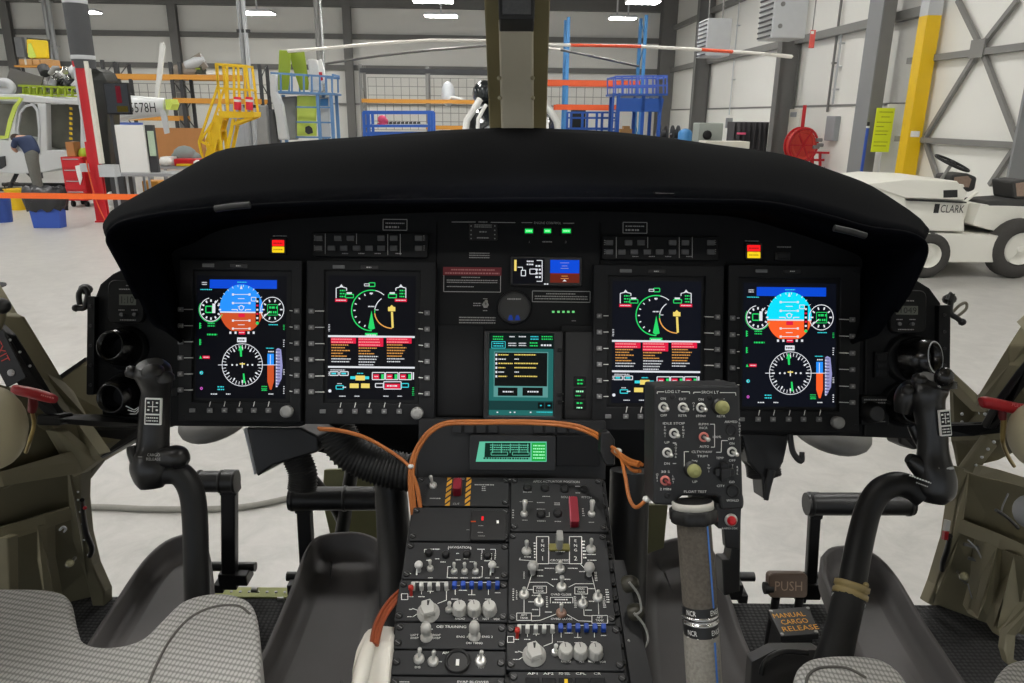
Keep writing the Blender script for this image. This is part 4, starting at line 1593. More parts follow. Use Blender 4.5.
# red hose reel
Yr = hx(818, 148, XR - 0.3).y
t = hthing('hose_reel', 'red hose reel on the right wall with red pipe rising above it', 'hose reel', 804, Yr)
p = hy(801, 145, Yr)
rr_ = abs(hy(816, 145, Yr).x - hy(788, 145, Yr).x) / 2
g = HB(m_red)
for dy in (-0.16, 0.16):
    g.tube([Vector((p.x + rr_ * math.cos(a), Yr + dy, p.z + rr_ * 1.15 * math.sin(a))) for a in [2 * PI * k / 24 for k in range(25)]], 0.035, n=7)
    for k in range(6):
        a = 2 * PI * k / 6
        g.bar((p.x, Yr + dy, p.z), (p.x + rr_ * math.cos(a), Yr + dy, p.z + rr_ * 1.15 * math.sin(a)), 0.04)
g.build('drum_side', t)
g = HB(mat('red_hose', (206, 62, 48), 0.6, bump=0.5, scale=60))
for k in range(5):
    g.tube([Vector((p.x + rr_ * 0.8 * math.cos(a), Yr - 0.12 + 0.06 * k, p.z + rr_ * 0.92 * math.sin(a))) for a in [2 * PI * j / 20 for j in range(21)]], 0.06, n=8)
g.cyl((p.x, Yr - 0.14, p.z), (p.x, Yr + 0.14, p.z), rr_ * 0.78, n=20)
g.build('hose_coil', t)
g = HB(m_red)
q = hy(804, 120, Yr)
g.cyl((q.x, Yr + 0.05, p.z), (q.x, Yr + 0.05, hy(804, 105, Yr).z), 0.05)
g.build('riser_pipe', t)
g = HB(m_red)
g.bar(hy(806, 152, Yr) + Vector((0, -0.15, 0)), hy(841, 153, Yr) + Vector((0, -0.15, 0)), 0.06)
g.bar(hy(812, 150, Yr), hy(812, 168, Yr), 0.08)
g.bar(hy(820, 152, Yr), hy(820, 166, Yr), 0.06)
g.bar(hy(808, 160, Yr), hy(824, 160, Yr), 0.06)
g.span(p.x, Yr - 0.2, 0.0, p.x + 0.1, Yr + 0.2, p.z - rr_)
g.build('bracket', t)
g = HB(m_steel)
for u, v in ((820, 140), (817, 147), (821, 145)):
    g.cyl(hy(u - 4, v, Yr - 0.2), hy(u + 2, v, Yr - 0.2), 0.05, n=8)
g.build('swivel_fitting', t)
g = HB(m_black)
P_ = [hy(u, v, Yr) for u, v in ((826, 172), (832, 160), (838, 162), (838, 175))]
g.tube(spline(P_, 5), 0.1, n=8)
g.build('hose_end', t)
g = HB(mat('red_white_tag', (216, 92, 84), 0.7))
hb(g, 810, 30, 815, 48, 17.0, 0.03)
g.use(m_white)
hb(g, 811, 31, 814, 34, 16.99, 0.01)
g.use(m_steel).cyl(hy(812.5, 30, 17.0), Vector((hy(812.5, 30, 17).x, 17.0, ZC - 0.2)), 0.012, n=6)
g.build('warning_tag', label='red warning tag hanging from a wire beside the large heater', cat='tag')
g = HB(mat('blue_pole', (48, 84, 180), 0.4))
Yc2 = 17.3
p = hy(867.5, 130, Yc2)
g.cyl((p.x, Yc2, 0.0), (p.x, Yc2, hy(867, 128, Yc2).z), 0.035, n=8)
g.use(m_white).cyl((p.x, Yc2, hy(867, 128, Yc2).z), (p.x, Yc2, hy(867, 126, Yc2).z), 0.04, n=8)
g.use(m_ink).cyl((p.x, Yc2, hy(867, 126, Yc2).z), (p.x, Yc2, hy(867, 122, Yc2).z), 0.03, n=8)
g.build('blue_pole', label='thin blue pole with white tip leaning at the foot of the grey column', cat='pole')

# ---- white tow tractor
Yt = 9.6
t = hthing('tow_tractor', 'white open tow tractor with black seats and steering wheel', 'tractor', 960, Yt, v=230)
MTW = MH @ Matrix.Identity(4)
m_tug = mat('tractor_white', (224, 222, 212), 0.45, var=0.03, scale=3)
def tp(u, v):
    return hy(u, v, Yt)
WD = 1.35
def tprism(mb, pts, dy0=0.0, dy1=WD):
    P = [tp(u, v) for u, v in pts]
    n = len(P)
    A = sum(P[i].x * P[(i + 1) % n].z - P[(i + 1) % n].x * P[i].z for i in range(n))
    if A < 0:
        P = P[::-1]
    fr = [(p.x, Yt + dy0, p.z) for p in P]
    bk = [(p.x, Yt + dy1, p.z) for p in P]
    f = list(range(n))
    return mb.add(fr + bk, [f, [n + i for i in f][::-1]] + [((i + 1) % n, i, n + i, n + (i + 1) % n) for i in range(n)])
g = MB(MH, m_tug)
tprism(g, [(862, 185), (870, 184), (905, 190), (909, 231), (850, 231), (846, 205)], 0.0, WD)         # front cowl
tprism(g, [(905, 199), (965, 200), (966, 232), (911, 231)], 0.03, WD - 0.03)
g.build('hood', t, bev=0.015)
g = MB(MH, m_tug)
tprism(g, [(862, 184), (909, 179), (956, 181), (966, 192), (963, 200), (905, 198)], -0.03, WD + 0.03)
g.build('hood_lid', t, 'pale sloping bonnet lid', bev=0.015)
g = MB(MH, m_tug)
tprism(g, [(909, 232), (1012, 236), (1030, 226), (1030, 240), (1006, 262), (947, 262), (946, 245), (940, 238), (914, 237), (905, 240)], -0.03, WD + 0.03)
tprism(g, [(850, 231), (910, 231), (906, 241), (850, 250)], -0.03, WD + 0.03)
g.build('chassis', t, 'white side skirt and chassis', bev=0.01)
g = MB(MH, m_tug)
tprism(g, [(985, 205), (1040, 208), (1040, 226), (1020, 226), (1002, 233), (977, 226)], 0.1, WD - 0.1)
tprism(g, [(966, 207), (984, 205), (978, 226), (966, 226)], 0.3, WD - 0.1)
g.build('seat_box', t, bev=0.01)
g = MB(MH, m_ink)
tprism(g, [(906, 199), (965, 201.5), (965, 203), (906, 200.5)], -0.035, 0.02)
tprism(g, [(942, 190), (956, 189.5), (956, 197), (942, 197.5)], -0.034, -0.03)
g.build('trim_strip', t)
p = tp(950, 209)
MK = frame_from(MH @ Vector((p.x, Yt + 0.026, p.z)), MH.to_3x3() @ Vector((1, 0, -0.02)), Vector((0, 0, 1)))
g = MB(MK, m_ink)
g.rect(-0.2, -0.06, -0.13, 0.06, 0)
g.txt('CLARK', 0.05, 0, 0.1, 0, wid=0.32)
g.build('maker_plate', t, 'black lettering on the side')
# wheels
for (u, v, r_) in ((927, 256, 0.31), (1018, 253, 0.4)):
    for dy in (-0.06, WD - 0.2):
        p = tp(u, v)
        c_ = Vector((p.x, Yt + dy, r_))
        wh = MB(MH, m_tyre).lathe(c_, (0, 1, 0), [(r_ * 0.5, 0.06), (r_ * 0.6, 0.0), (r_ * 0.9, 0.0), (r_, 0.05), (r_, 0.2), (r_ * 0.9, 0.26), (r_ * 0.5, 0.26), (r_ * 0.5, 0.06)], n=28, caps=False).build('wheel', t)
        MB(MH, m_tug).lathe(c_ + Vector((0, 0.02, 0)), (0, 1, 0), [(0.03, -0.0), (0.05, 0.0), (0.06, 0.03), (r_ * 0.45, 0.05), (r_ * 0.5, 0.0), (r_ * 0.525, -0.015), (r_ * 0.525, 0.2), (0.02, 0.2)], n=24).build('rim', wh)
# seats and steering wheel
def cushion(pts, dy0, dy1, nm, m):
    g = MB(MH, m)
    tprism(g, pts, dy0, dy1)
    return g.build(nm, t, bev=0.03)
m_seat = mat('black_vinyl', (54, 53, 52), 0.6)
cushion([(975, 196), (1001, 195), (1001, 202), (976, 203)], 0.75, 1.2, 'seat_cushion', m_seat)
cushion([(991, 202), (1032, 199), (1032, 208), (992, 209)], 0.1, 0.6, 'seat_cushion', m_seat)
cushion([(988, 180), (1006, 178), (1016, 182), (1013, 196), (1007, 198), (985, 194)], 0.78, 1.18, 'seat_back', m_seat)
cushion([(1018, 182), (1034, 180), (1034, 200), (1020, 200)], 0.1, 0.55, 'seat_back', m_seat)
g = MB(MH, mat('brown_cloth', (150, 128, 112), 0.9, var=0.3, scale=40))
tprism(g, [(991, 182), (1005, 180.5), (1009, 184), (1006, 193), (989, 191)], 0.775, 0.779)
tprism(g, [(1021, 184), (1034, 182), (1034, 197), (1022, 197)], 0.095, 0.099)
g.build('seat_panel', t, 'brown patterned seat panel')
c_ = Vector((tp(994, 169).x, Yt + 0.9, tp(994, 169).z + 0.02))
R_ = Matrix.Rotation(math.radians(19), 3, 'Y') @ Matrix.Rotation(math.radians(16), 3, 'X')
g = MB(MH, m_black)
ring = [c_ + R_ @ Vector((0.24 * math.cos(2 * PI * k / 28) * -1, 0.24 * math.sin(2 * PI * k / 28), 0)) for k in range(29)]
g.tube(ring, 0.018, n=8)
for k in (0, 9, 19):
    g.tube([c_, ring[k]], 0.012, n=6)
g.sph(c_, 0.045)
g.build('steering_wheel', t)
g = MB(MH, m_steel)
q = tp(985, 192)
g.tube([c_, Vector((tp(976, 190).x, Yt + 0.9, tp(976, 196).z))], 0.025, n=8)
g.build('steering_column', t)
g = MB(MH, m_tug)
tprism(g, [(965, 200), (970, 194), (984, 190), (983, 187), (972, 188), (962, 194)], 0.4, WD - 0.05)
tprism(g, [(966, 203), (969, 203), (982, 193), (980, 192)], 0.05, 0.1)
g.build('dashboard', t, bev=0.01)
# grey door post right of the tractor (behind the seats)
# ================================================================== COCKPIT: hood and instrument panel
DP = 1.3
MP = frame_from(CAM + FW * DP, R0, U0)          # panel frame: x right, y up the panel, z towards the seats
S = DP / FPX
m_pan = mat('panel_black', (17, 18, 20), 0.62, var=0.10, scale=60, spec=0.22)
m_pan2 = mat('panel_black_satin', (14, 15, 17), 0.55, var=0.10, scale=60, spec=0.25)
m_hood = mat('hood_vinyl', (4, 5, 9), 0.9, var=0.15, scale=120, bump=0.1, spec=0.04)
m_bezel = mat('bezel_grey', (23, 24, 26), 0.58, var=0.08, scale=80, spec=0.25)
m_glassb = mat('display_glass', (6, 7, 12), 0.22, var=0.05, spec=0.35)
m_key = mat('key_grey', (112, 113, 114), 0.6)
m_keyw = mat('key_mark', (226, 226, 222), 0.6)
m_dim = mat('grey_lettering', (168, 168, 166), 0.7)
m_let = mat('white_lettering', (240, 240, 236), 0.7)
m_knob = mat('knob_grey', (150, 150, 148), 0.5)
m_blk = mat('satin_black', (20, 20, 21), 0.42, var=0.1, scale=40)
m_met = mat('brushed_metal', (150, 150, 146), 0.35, metal=0.9)
e_w = emis('glow_white', (226, 228, 234))
e_g = emis('glow_green', (40, 214, 104), 1.0)
e_g2 = emis('glow_green_deep', (20, 150, 70))
e_c = emis('glow_cyan', (60, 214, 224))
e_r = emis('glow_red', (226, 28, 66))
e_o = emis('glow_amber', (232, 164, 84))
e_y = emis('glow_yellow', (240, 214, 110))
e_bl = emis('glow_blue', (8, 74, 214))
e_sky = emis('glow_sky', (40, 148, 255))
e_gnd = emis('glow_ground', (206, 84, 40))
e_sky2 = emis('glow_sky_bright', (10, 226, 255))  # right screen's overexposed, angled look put into its sky and ground colours
e_gnd2 = emis('glow_ground_bright', (255, 98, 42))
e_lav = emis('glow_lavender', (150, 150, 200))
e_mag = emis('glow_magenta', (200, 90, 190))
e_bk = emis('glow_black', (5, 6, 13))
e_bk2 = emis('glow_black_pale', (11, 14, 24))


def P2(u, v, z=0.0):
    p = pix(MP, u, v, z)
    return (p.x, p.y)


def pthing(name, label, cat, u, v, group=None):
    p = pix(MP, u, v, 0)
    return thing(name, label, cat, MP @ p, MP, group)


def prr(mb, u0, v0, u1, v1, z0, z1, r=0.003, ch=0.0008):
    """rounded plate between two picture corners, on the panel"""
    a, b = P2(u0, v1, z1), P2(u1, v0, z1)
    dv = (u1 - u0) * S * math.tan(ROLL) * 0.5
    return mb.rr(a[0], a[1] + dv, b[0], b[1] - dv, z0, z1, r, ch)


def pfr(mb, u0, v0, u1, v1, i0, j0, i1, j1, z0, z1):
    """plate with a rectangular opening"""
    a, b = P2(u0, v1, z1), P2(u1, v0, z1)
    c, d = P2(i0, j1, z1), P2(i1, j0, z1)
    def lp(q, w_, z):
        return [(q[0], q[1], z), (w_[0], q[1], z), (w_[0], w_[1], z), (q[0], w_[1], z)]
    mb.loft([lp(a, b, z0), lp(a, b, z1), lp(c, d, z1), lp(c, d, z0)], True)
    return mb


# ------------------------------------------------------------------ glareshield
A_ = [(119, 220), (125, 212), (140, 201), (163, 185), (185, 171), (207, 158.5), (225, 151), (256, 147), (306, 142.5), (356, 139), (406, 135), (456, 131.5), (512, 129.5), (562, 131), (612, 133.5),
      (662, 139), (712, 146), (768, 153.5), (798, 160), (825, 170), (868, 186), (893, 203), (908, 218), (914, 229)]
B_ = [(165, 331), (152, 324), (138, 298), (125, 271), (113, 249), (109, 240), (112, 231), (122, 224), (140, 219.5), (175, 213.5), (240, 208), (320, 204), (420, 202), (518, 201), (620, 201), (700, 202), (768, 204.5),
      (825, 217), (868, 229), (905, 234), (921, 241), (925, 250), (921, 264), (908, 291), (895, 311), (880, 333), (870, 338)]
C_ = [(182, 345), (177, 328), (175, 302), (173, 284), (170, 266), (168, 256), (170, 250), (178, 245), (192, 240), (222, 226), (280, 217), (350, 212), (435, 209), (518, 208), (606, 208), (676, 210), (738, 214),
      (784, 226), (822, 238), (850, 248), (862, 254), (866, 262), (864, 276), (862, 300), (860, 322), (856, 338), (850, 345)]


def resample(pts, n):
    P = [Vector(p) for p in pts]
    L = [0]
    for a, b in zip(P, P[1:]):
        L.append(L[-1] + (b - a).length)
    out, j = [], 0
    for i in range(n):
        t_ = L[-1] * i / (n - 1)
        while j < len(P) - 2 and L[j + 1] < t_:
            j += 1
        f_ = (t_ - L[j]) / max(L[j + 1] - L[j], 1e-9)
        out.append(P[j].lerp(P[j + 1], f_))
    return out


DL = 1.12
Bs = spline(B_, 5)
Cs = spline(C_, 5)
Bc = [Vector(p) for p in Bs[5 * 5:21 * 5 - 3]]
NA = 72
Ar, Br = resample(spline(A_, 4), NA), resample(Bc, NA)
t = thing('glareshield', 'black domed glareshield hood arching over the whole instrument panel', 'glareshield', at(518, 215, 1.3), frame_from(Vector((0, 0, 0)), R0, Vector((0, 1, 0))))
g = MB(ID, m_hood)
loops = []
for k in range(9):
    f_ = k / 8
    bul = 0.018 * math.sin(PI * f_)
    lp = []
    for a, b in zip(Ar, Br):
        pa, pb = at(a.x, a.y, 1.56), at(b.x, b.y, DL)
        q = pa.lerp(pb, f_)
        ctr = CAM + FW * 1.3 + Vector((0, 0, -0.3))
        lp.append(q + (q - ctr).normalized() * bul)
    loops.append(lp)
g.loft(loops, False, False, True)
o = g.build('cowl', t)
sol = o.modifiers.new('solid', 'SOLIDIFY')
sol.thickness = 0.004
g = MB(ID, m_hood)
L1 = [at(p[0], p[1], DL) for p in Bs]
L1b = [at(p[0] + 0, p[1] + 0, DL + 0.012) for p in Bs]
L2 = [at(p[0], p[1], DP + 0.0) for p in Cs]
g.loft([L1, [a.lerp(b, 0.5) for a, b in zip(L1, L2)], L2], False, False, True)
o = g.build('visor', t)
sol = o.modifiers.new('solid', 'SOLIDIFY')
sol.thickness = 0.006
g = MB(ID, m_hood)
g.tube([at(p[0], p[1], DL) for p in Bs[10:-10]], 0.005, n=8)
g.build('edge_roll', t, 'padded edge roll of the hood')
for (u0, v0, u1, v1, d) in ((834, 228, 866, 236, 1.1), (215, 209, 250, 205, 1.1), (655, 196, 690, 198, 1.14), (338, 190, 372, 188, 1.2)):
    g = MB(ID, mat('hood_trim', (30, 31, 33), 0.6))
    g.tube([at(u0, v0, d), at((u0 + u1) / 2, (v0 + v1) / 2 - 0.5, d), at(u1, v1, d)], 0.005, n=8)
    g.build('grip_bar', t)

# ------------------------------------------------------------------ panel board
t = pthing('instrument_panel', 'wide black instrument panel board with annunciator lights and placards', 'instrument panel', 518, 330)
g = MB(MP, m_pan)
out = [(124, 268), (112, 274), (100, 284), (95, 297), (93, 330), (93, 388), (100, 392), (103, 424), (160, 426), (300, 427), (306, 421), (430, 421), (432, 470), (606, 472), (606, 425), (720, 428), (728, 435), (842, 436), (936, 440), (940, 392), (943, 330),
       (941, 303), (930, 288), (912, 277), (890, 268), (862, 244), (822, 230), (784, 220), (700, 209), (518, 206), (350, 209), (260, 216), (222, 224), (168, 250)]
pts = [P2(*q) for q in out]
g.prism(pts, -0.03, 0.0)
g.build('board', t, bev=0.003)
# side plates with the black brackets
for lab, us, q0 in (('left', (86, 95), (296, 395)), ('right', (938, 951), (305, 392))):
    g = MB(MP, m_pan2)
    prr(g, us[0], q0[0], us[1], q0[1], -0.045, 0.012, 0.003)
    g.use(m_blk)
    for k in range(5):
        v = q0[0] + 10 + k * (q0[1] - q0[0] - 20) / 4
        p = P2((us[0] + us[1]) / 2, v, 0.012)
        g.cyl((p[0], p[1], 0.011), (p[0], p[1], 0.014), 0.003, n=8)
    g.build('side_bracket', t, bev=0.001)
for pts in ([(80, 305), (79, 294), (84, 288), (88, 293), (86, 303), (84, 308), (76, 308)], [(948, 300), (952, 294), (950, 312), (957, 318), (962, 322)]):
    g = MB(MP, m_blk)
    g.tube(spline([(*P2(*q, -0.01), -0.01) for q in pts], 5), 0.005, n=8)
    p = P2(*pts[-1], -0.01)
    g.sph((p[0], p[1], -0.01), 0.007, n=8, m=6)
    p = P2(*((84, 289) if pts[0][0] < 500 else (951, 299)), -0.015)
    g.sph((p[0], p[1], -0.02), (0.012, 0.01, 0.012), n=10, m=6)
    g.build('latch', t, 'black latch fitting at the panel edge')
g = MB(MP, mat('light_cord', (120, 116, 104), 0.7))
g.tube(spline([(*P2(*q, -0.03), -0.03) for q in ((953, 312), (960, 305), (966, 303), (966, 309), (958, 316))], 5), 0.0028, n=6)
g.build('pull_cord', t)
# engraved joints between units
for (u0, v0, u1, v1) in ((100, 388, 178, 396), (864, 262, 868, 436), (303, 262, 305, 424), (434, 222, 437, 420), (598, 222, 601, 424), (724, 262, 726, 430), (437, 325, 484, 416), (560, 325, 598, 420)):
    g = MB(MP, m_pan2)
    prr(g, u0, v0, u1, v1, 0.0, 0.004, 0.002)
    g.build('joint_strip', t)


def FR(mb, u0, v0, u1, v1, z=0.001, w=0.0012):
    a, b = P2(u0, v1, z), P2(u1, v0, z)
    mb.pline([(a[0], a[1]), (b[0], a[1]), (b[0], b[1]), (a[0], b[1]), (a[0], a[1])], w, z)


def PT(mb, s_, u, v, hpx, z=0.001, al='c', wpx=None, rot=0):
    p = P2(u, v, z)
    mb.txt(s_, p[0], p[1], hpx * S, z, al, rot, None if wpx is None else wpx * S)


def PD(mb, u0, v0, u1, v1, rows, z=0.001, seed=1):
    a, b = P2(u0, v1, z), P2(u1, v0, z)
    mb.dashes(a[0], a[1], b[0], b[1], z, rows, seed=seed)


def PLN(mb, u0, v0, u1, v1, wpx=0.7, z=0.001):
    mb.line(P2(u0, v0, z), P2(u1, v1, z), wpx * S, z)


# lettering on the bare board
g = MB(MP, m_dim)
c3 = lambda x, y: (440 + x / 3.25, 210 + y / 3.25)
PLN(g, *c3(38, 39), *c3(116, 39))
PLN(g, *c3(165, 40), *c3(245, 41))
PLN(g, *c3(265, 41), *c3(300, 41))
PLN(g, *c3(400, 43), *c3(436, 43))
PT(g, 'ENGINE CONTROL', *c3(350, 42), 2.3, wpx=27)
PD(g, *c3(125, 36), *c3(155, 42), 1, seed=4)
PD(g, *c3(112, 45), *c3(168, 58), 2, seed=5)
PD(g, *c3(122, 88), *c3(160, 96), 1, seed=6)
PD(g, *c3(95, 137), *c3(162, 158), 3, seed=7)
PT(g, '1', *c3(290, 104), 2)
PT(g, '2', *c3(409, 104), 2)
PD(g, *c3(333, 100), *c3(366, 107), 1, seed=8)
FR(g, *c3(12, 212), *c3(197, 265))
FR(g, *c3(300, 265), *c3(488, 298))
PD(g, *c3(70, 216), *c3(130, 222), 1, seed=9)
PD(g, *c3(22, 226), *c3(188, 238), 2, seed=10)
PD(g, *c3(22, 246), *c3(110, 252), 1, seed=11)
PD(g, *c3(345, 269), *c3(440, 276), 1, seed=12)
PD(g, *c3(308, 278), *c3(480, 292), 2, seed=13)
PD(g, *c3(62, 346), *c3(180, 370), 3, seed=14)
PD(g, *c3(108, 300), *c3(134, 314), 2, seed=15)
PD(g, *c3(140, 286), *c3(154, 291), 1, seed=16)
PD(g, *c3(140, 324), *c3(154, 330), 1, seed=17)
PD(g, *c3(428, 357), *c3(442, 363), 1, seed=18)
for (u0, v0, u1, v1, sd) in ((383, 219.5, 407, 230, 21), (623, 222.5, 647, 233, 22)):
    FR(g, u0, v0, u1, v1)
    PD(g, u0 + 2.5, v0 + 2.5, u1 - 2.5, v0 + 5, 1, seed=sd)
    PD(g, u0 + 2.5, v0 + 5.6, u0 + 16, v0 + 9.5, 1, seed=sd + 3)
for (u, v) in ((273, 235), (745, 240), (777, 246)):
    PD(g, u, v, u + 14, v + 2, 1, seed=int(u))
g.build('lettering', t)
g = MB(MP, mat('placard_red', (112, 20, 32), 0.6))
a, b = P2(*c3(10, 212)), P2(*c3(200, 187))
g.rect(a[0], a[1], b[0], b[1], 0.0012)
g.use(mat('placard_pink', (190, 120, 120), 0.7))
PD(g, *c3(36, 190), *c3(178, 199), 1, z=0.0016, seed=31)
PD(g, *c3(16, 201), *c3(194, 210), 1, z=0.0016, seed=32)
g.build('warning_placard', t, 'dark red placard with two lines of writing')
# green engine control lights
for (x0, x1, y0, y1) in ((276, 302, 60, 76), (338, 361, 60, 76), (397, 425, 60, 76)):
    g = MB(MP, m_blk)
    prr(g, *c3(x0 - 5, y0 - 6), *c3(x1 + 5, y1 + 6), 0, 0.005, 0.001)
    g.use(emis('lamp_green', (30, 210, 90), 1.2))
    prr(g, *c3(x0, y0 + 1), *c3(x1, y1 - 1), 0.004, 0.0058, 0.0008, 0.0002)
    g.use(emis('lamp_green_pale', (190, 255, 200), 1.2))
    PD(g, *c3(x0 + 4, y0 + 4), *c3(x1 - 4, y1 - 4), 1, z=0.0062, seed=x0)
    g.build('engine_light', t, 'green lit engine control light')
# left selector block
g = MB(MP, m_blk)
prr(g, *c3(92, 44), *c3(188, 98), 0, 0.003)
g.use(m_dim)
for (x0, x1, y0, y1, r_, sd) in ((112, 168, 46, 58, 2, 1), (128, 152, 66, 76, 1, 2), (120, 158, 86, 95, 1, 3)):
    PD(g, *c3(x0, y0), *c3(x1, y1), r_, z=0.0034, seed=sd)
for y in (52, 66, 80, 93):
    for x in (101, 178):
        p = P2(*c3(x, y), 0.0034)
        g.rect(p[0] - 0.001, p[1] - 0.001, p[0] + 0.001, p[1] + 0.001, 0.0034)
g.build('selector_block', t)
# toggle, green small lamps
g = MB(MP, m_met)
p = P2(*c3(148, 308))
g.cyl((p[0], p[1], 0), (p[0], p[1], 0.006), 0.006, n=6, smooth=False).cyl((p[0], p[1], 0.005), (p[0] + 0.002, p[1] + 0.005, 0.022), 0.002, 0.003, n=8)
g.build('toggle_switch', t)
g = MB(MP, emis('pin_green', (120, 220, 130), 0.9))
for x in (368, 385, 401, 417, 433):
    p = P2(*c3(x, 331), 0.001)
    g.rect(p[0] - 0.0022, p[1] - 0.0018, p[0] + 0.0022, p[1] + 0.0018, 0.002)
g.build('pin_lamp', t, 'row of five small green pin lamps')
# master warning lights
for (u0, v0, u1, v1) in ((272, 240, 284, 252.5), (747.5, 245, 760.5, 258)):
    g = MB(MP, m_blk)
    prr(g, u0 - 2, v0 - 2, u1 + 2, v1 + 2, 0, 0.006, 0.002)
    g.use(emis('warn_red', (255, 30, 34), 1.0))
    prr(g, u0, v0, u1, (v0 + v1) / 2 - 0.2, 0.005, 0.0075, 0.001, 0.0003)
    g.use(emis('caution_yellow', (250, 214, 30), 1.0))
    prr(g, u0, (v0 + v1) / 2 + 0.3, u1, v1, 0.005, 0.0075, 0.001, 0.0003)
    g.use(emis('warn_text', (120, 20, 20), 1.0))
    PD(g, u0 + 1.5, v0 + 2, u1 - 1.5, v0 + 4.4, 1, z=0.0078, seed=3)
    g.use(emis('caut_text', (160, 120, 10), 1.0))
    PD(g, u0 + 1.5, v1 - 4.2, u1 - 1.5, v1 - 1.8, 1, z=0.0078, seed=4)
    g.build('master_warning_light', t, 'red over yellow lit warning light')
g = MB(MP, m_blk)
prr(g, 775.5, 252, 790.5, 260.5, 0, 0.006, 0.002)
prr(g, 777.5, 253.5, 788.5, 259, 0.005, 0.0075, 0.001)
g.build('blank_light', t, 'unlit warning light')

# annunciator rows
def annun(u0, v0, u1, v1, row1, row2, w_, h_, y1, y2, lab, rules):
    t2 = pthing('mode_control_panel', lab, 'control panel', (u0 + u1) / 2, v1)
    g = MB(MP, m_pan2)
    prr(g, u0, v0, u1, v1, 0.0, 0.01, 0.003)
    g.build('face', t2)
    g2 = MB(MP, m_dim)
    for xs, y in ((row1, y1), (row2, y2)):
        for x in xs:
            k = MB(MP, mat('push_grey', (92, 93, 94), 0.6))
            prr(k, x - w_ / 2, y - h_ / 2, x + w_ / 2, y + h_ / 2, 0.01, 0.014, 0.001)
            k.build('push_button', t2)
    for (x, ya, yb) in rules:
        PLN(g2, x, ya, x, yb, 0.6, 0.0105)
    for x in (u0 + 2, u1 - 5):
        PD(g2, x, y1 - 3, x + 2, y1 + 3, 3, z=0.0105, seed=2)
        PD(g2, x, y2 - 3, x + 2, y2 + 3, 3, z=0.0105, seed=3)
    for f_ in (0.26, 0.4, 0.54, 0.72):
        PD(g2, u0 + (u1 - u0) * f_, v1 - 4.5, u0 + (u1 - u0) * f_ + 6, v1 - 2.5, 1, z=0.0105, seed=5)
    g2.build('lettering', t2)


q = lambda x: 256 + x / 4
annun(312, 233, 428, 257, [q(x) for x in (250, 327, 377, 500, 550, 650)], [q(x) for x in (250, 301, 350, 401, 451, 500, 550, 650)], 7.6, 5.2, 171 + 268 / 4, 171 + 308 / 4,
      'row of grey unlit push buttons above the left engine display', [(q(277), 233.5, 254), (q(402), 233.5, 244), (q(527), 234, 255), (q(577), 234, 255)])
q = lambda x: 512 + x / 4
annun(602, 236.5, 719, 260, [q(x) for x in (390, 467, 517, 643, 695, 797)], [q(x) for x in (390, 440, 490, 542, 592, 642, 694, 797)], 7.6, 5.2, 171 + 286 / 4, 171 + 323 / 4,
      'row of grey unlit push buttons above the right engine display', [(q(417), 237, 258), (q(543), 237, 248), (q(669), 237, 258), (q(721), 237, 258)])

# ------------------------------------------------------------------ display units
def gfx_map(c0, scr):
    """crop rectangle c0 -> screen rectangle in the panel frame"""
    def T(x, y, z):
        u = scr[0] + (x - c0[0]) / (c0[2] - c0[0]) * (scr[2] - scr[0])
        v = scr[1] + (y - c0[1]) / (c0[3] - c0[1]) * (scr[3] - scr[1])
        return P2(u, v, z)
    return T, (scr[2] - scr[0]) / (c0[2] - c0[0]) * S, (scr[3] - scr[1]) / (c0[3] - c0[1]) * S


class GX:
    def __init__(s, c0, scr, z):
        s.T, s.kx, s.ky = gfx_map(c0, scr)
        s.k = (s.kx + s.ky) / 2
        s.z = z
        s.g = MB(MP)
        s.n = 0

    def lay(s):
        s.n += 1
        return s.z + 0.00002 * s.n

    def R(s, m, x0, y0, x1, y1):
        z = s.lay()
        a, b = s.T(x0, y1, z), s.T(x1, y0, z)
        s.g.use(m).rect(a[0], a[1], b[0], b[1], z)

    def L(s, m, pts, w=2.5):
        z = s.lay()
        s.g.use(m).pline([s.T(x, y, z) for x, y in pts], w * 0.82 * s.k, z)

    def F(s, m, x0, y0, x1, y1, w=2.5):
        s.L(m, [(x0, y0), (x1, y0), (x1, y1), (x0, y1), (x0, y0)], w)

    def P(s, m, pts):
        z = s.lay()
        s.g.use(m).poly([s.T(x, y, z) for x, y in pts], z)

    def A(s, m, cx_, cy_, rx, ry, a0, a1, w=3):
        z = s.lay()
        c = s.T(cx_, cy_, z)
        s.g.use(m).arc(c[0], c[1], rx * s.kx, ry * s.ky, a0, a1, w * 0.82 * s.k, z)

    def C(s, m, cx_, cy_, rx, ry=None, a0=0, a1=360):
        z = s.lay()
        c = s.T(cx_, cy_, z)
        s.g.use(m).disc(c[0], c[1], rx * s.kx, (ry or rx) * s.ky, z, a0, a1)

    def D(s, m, x0, y0, x1, y1, rows=1, seed=1):
        z = s.lay()
        a, b = s.T(x0, y1, z), s.T(x1, y0, z)
        s.g.use(m).dashes(a[0], a[1], b[0], b[1], z, rows, seed=seed)

    def TX(s, m, t_, x, y, h, w=None, al='c'):
        z = s.lay()
        c = s.T(x, y, z)
        s.g.use(m).txt(t_, c[0], c[1], h * s.ky, z, al, 0, None if w is None else w * s.kx)

    def ticks(s, m, cx_, cy_, r0, r1, n, w=2.5, a0=0, a1=360):
        z = s.lay()
        for k in range(n):
            a = math.radians(a0 + (a1 - a0) * k / n)
            p = s.T(cx_ + r0 * math.cos(a), cy_ - r0 * math.sin(a), z)
            q_ = s.T(cx_ + r1 * math.cos(a), cy_ - r1 * math.sin(a), z)
            s.g.use(m).line(p, q_, w * 0.85 * s.k, z)


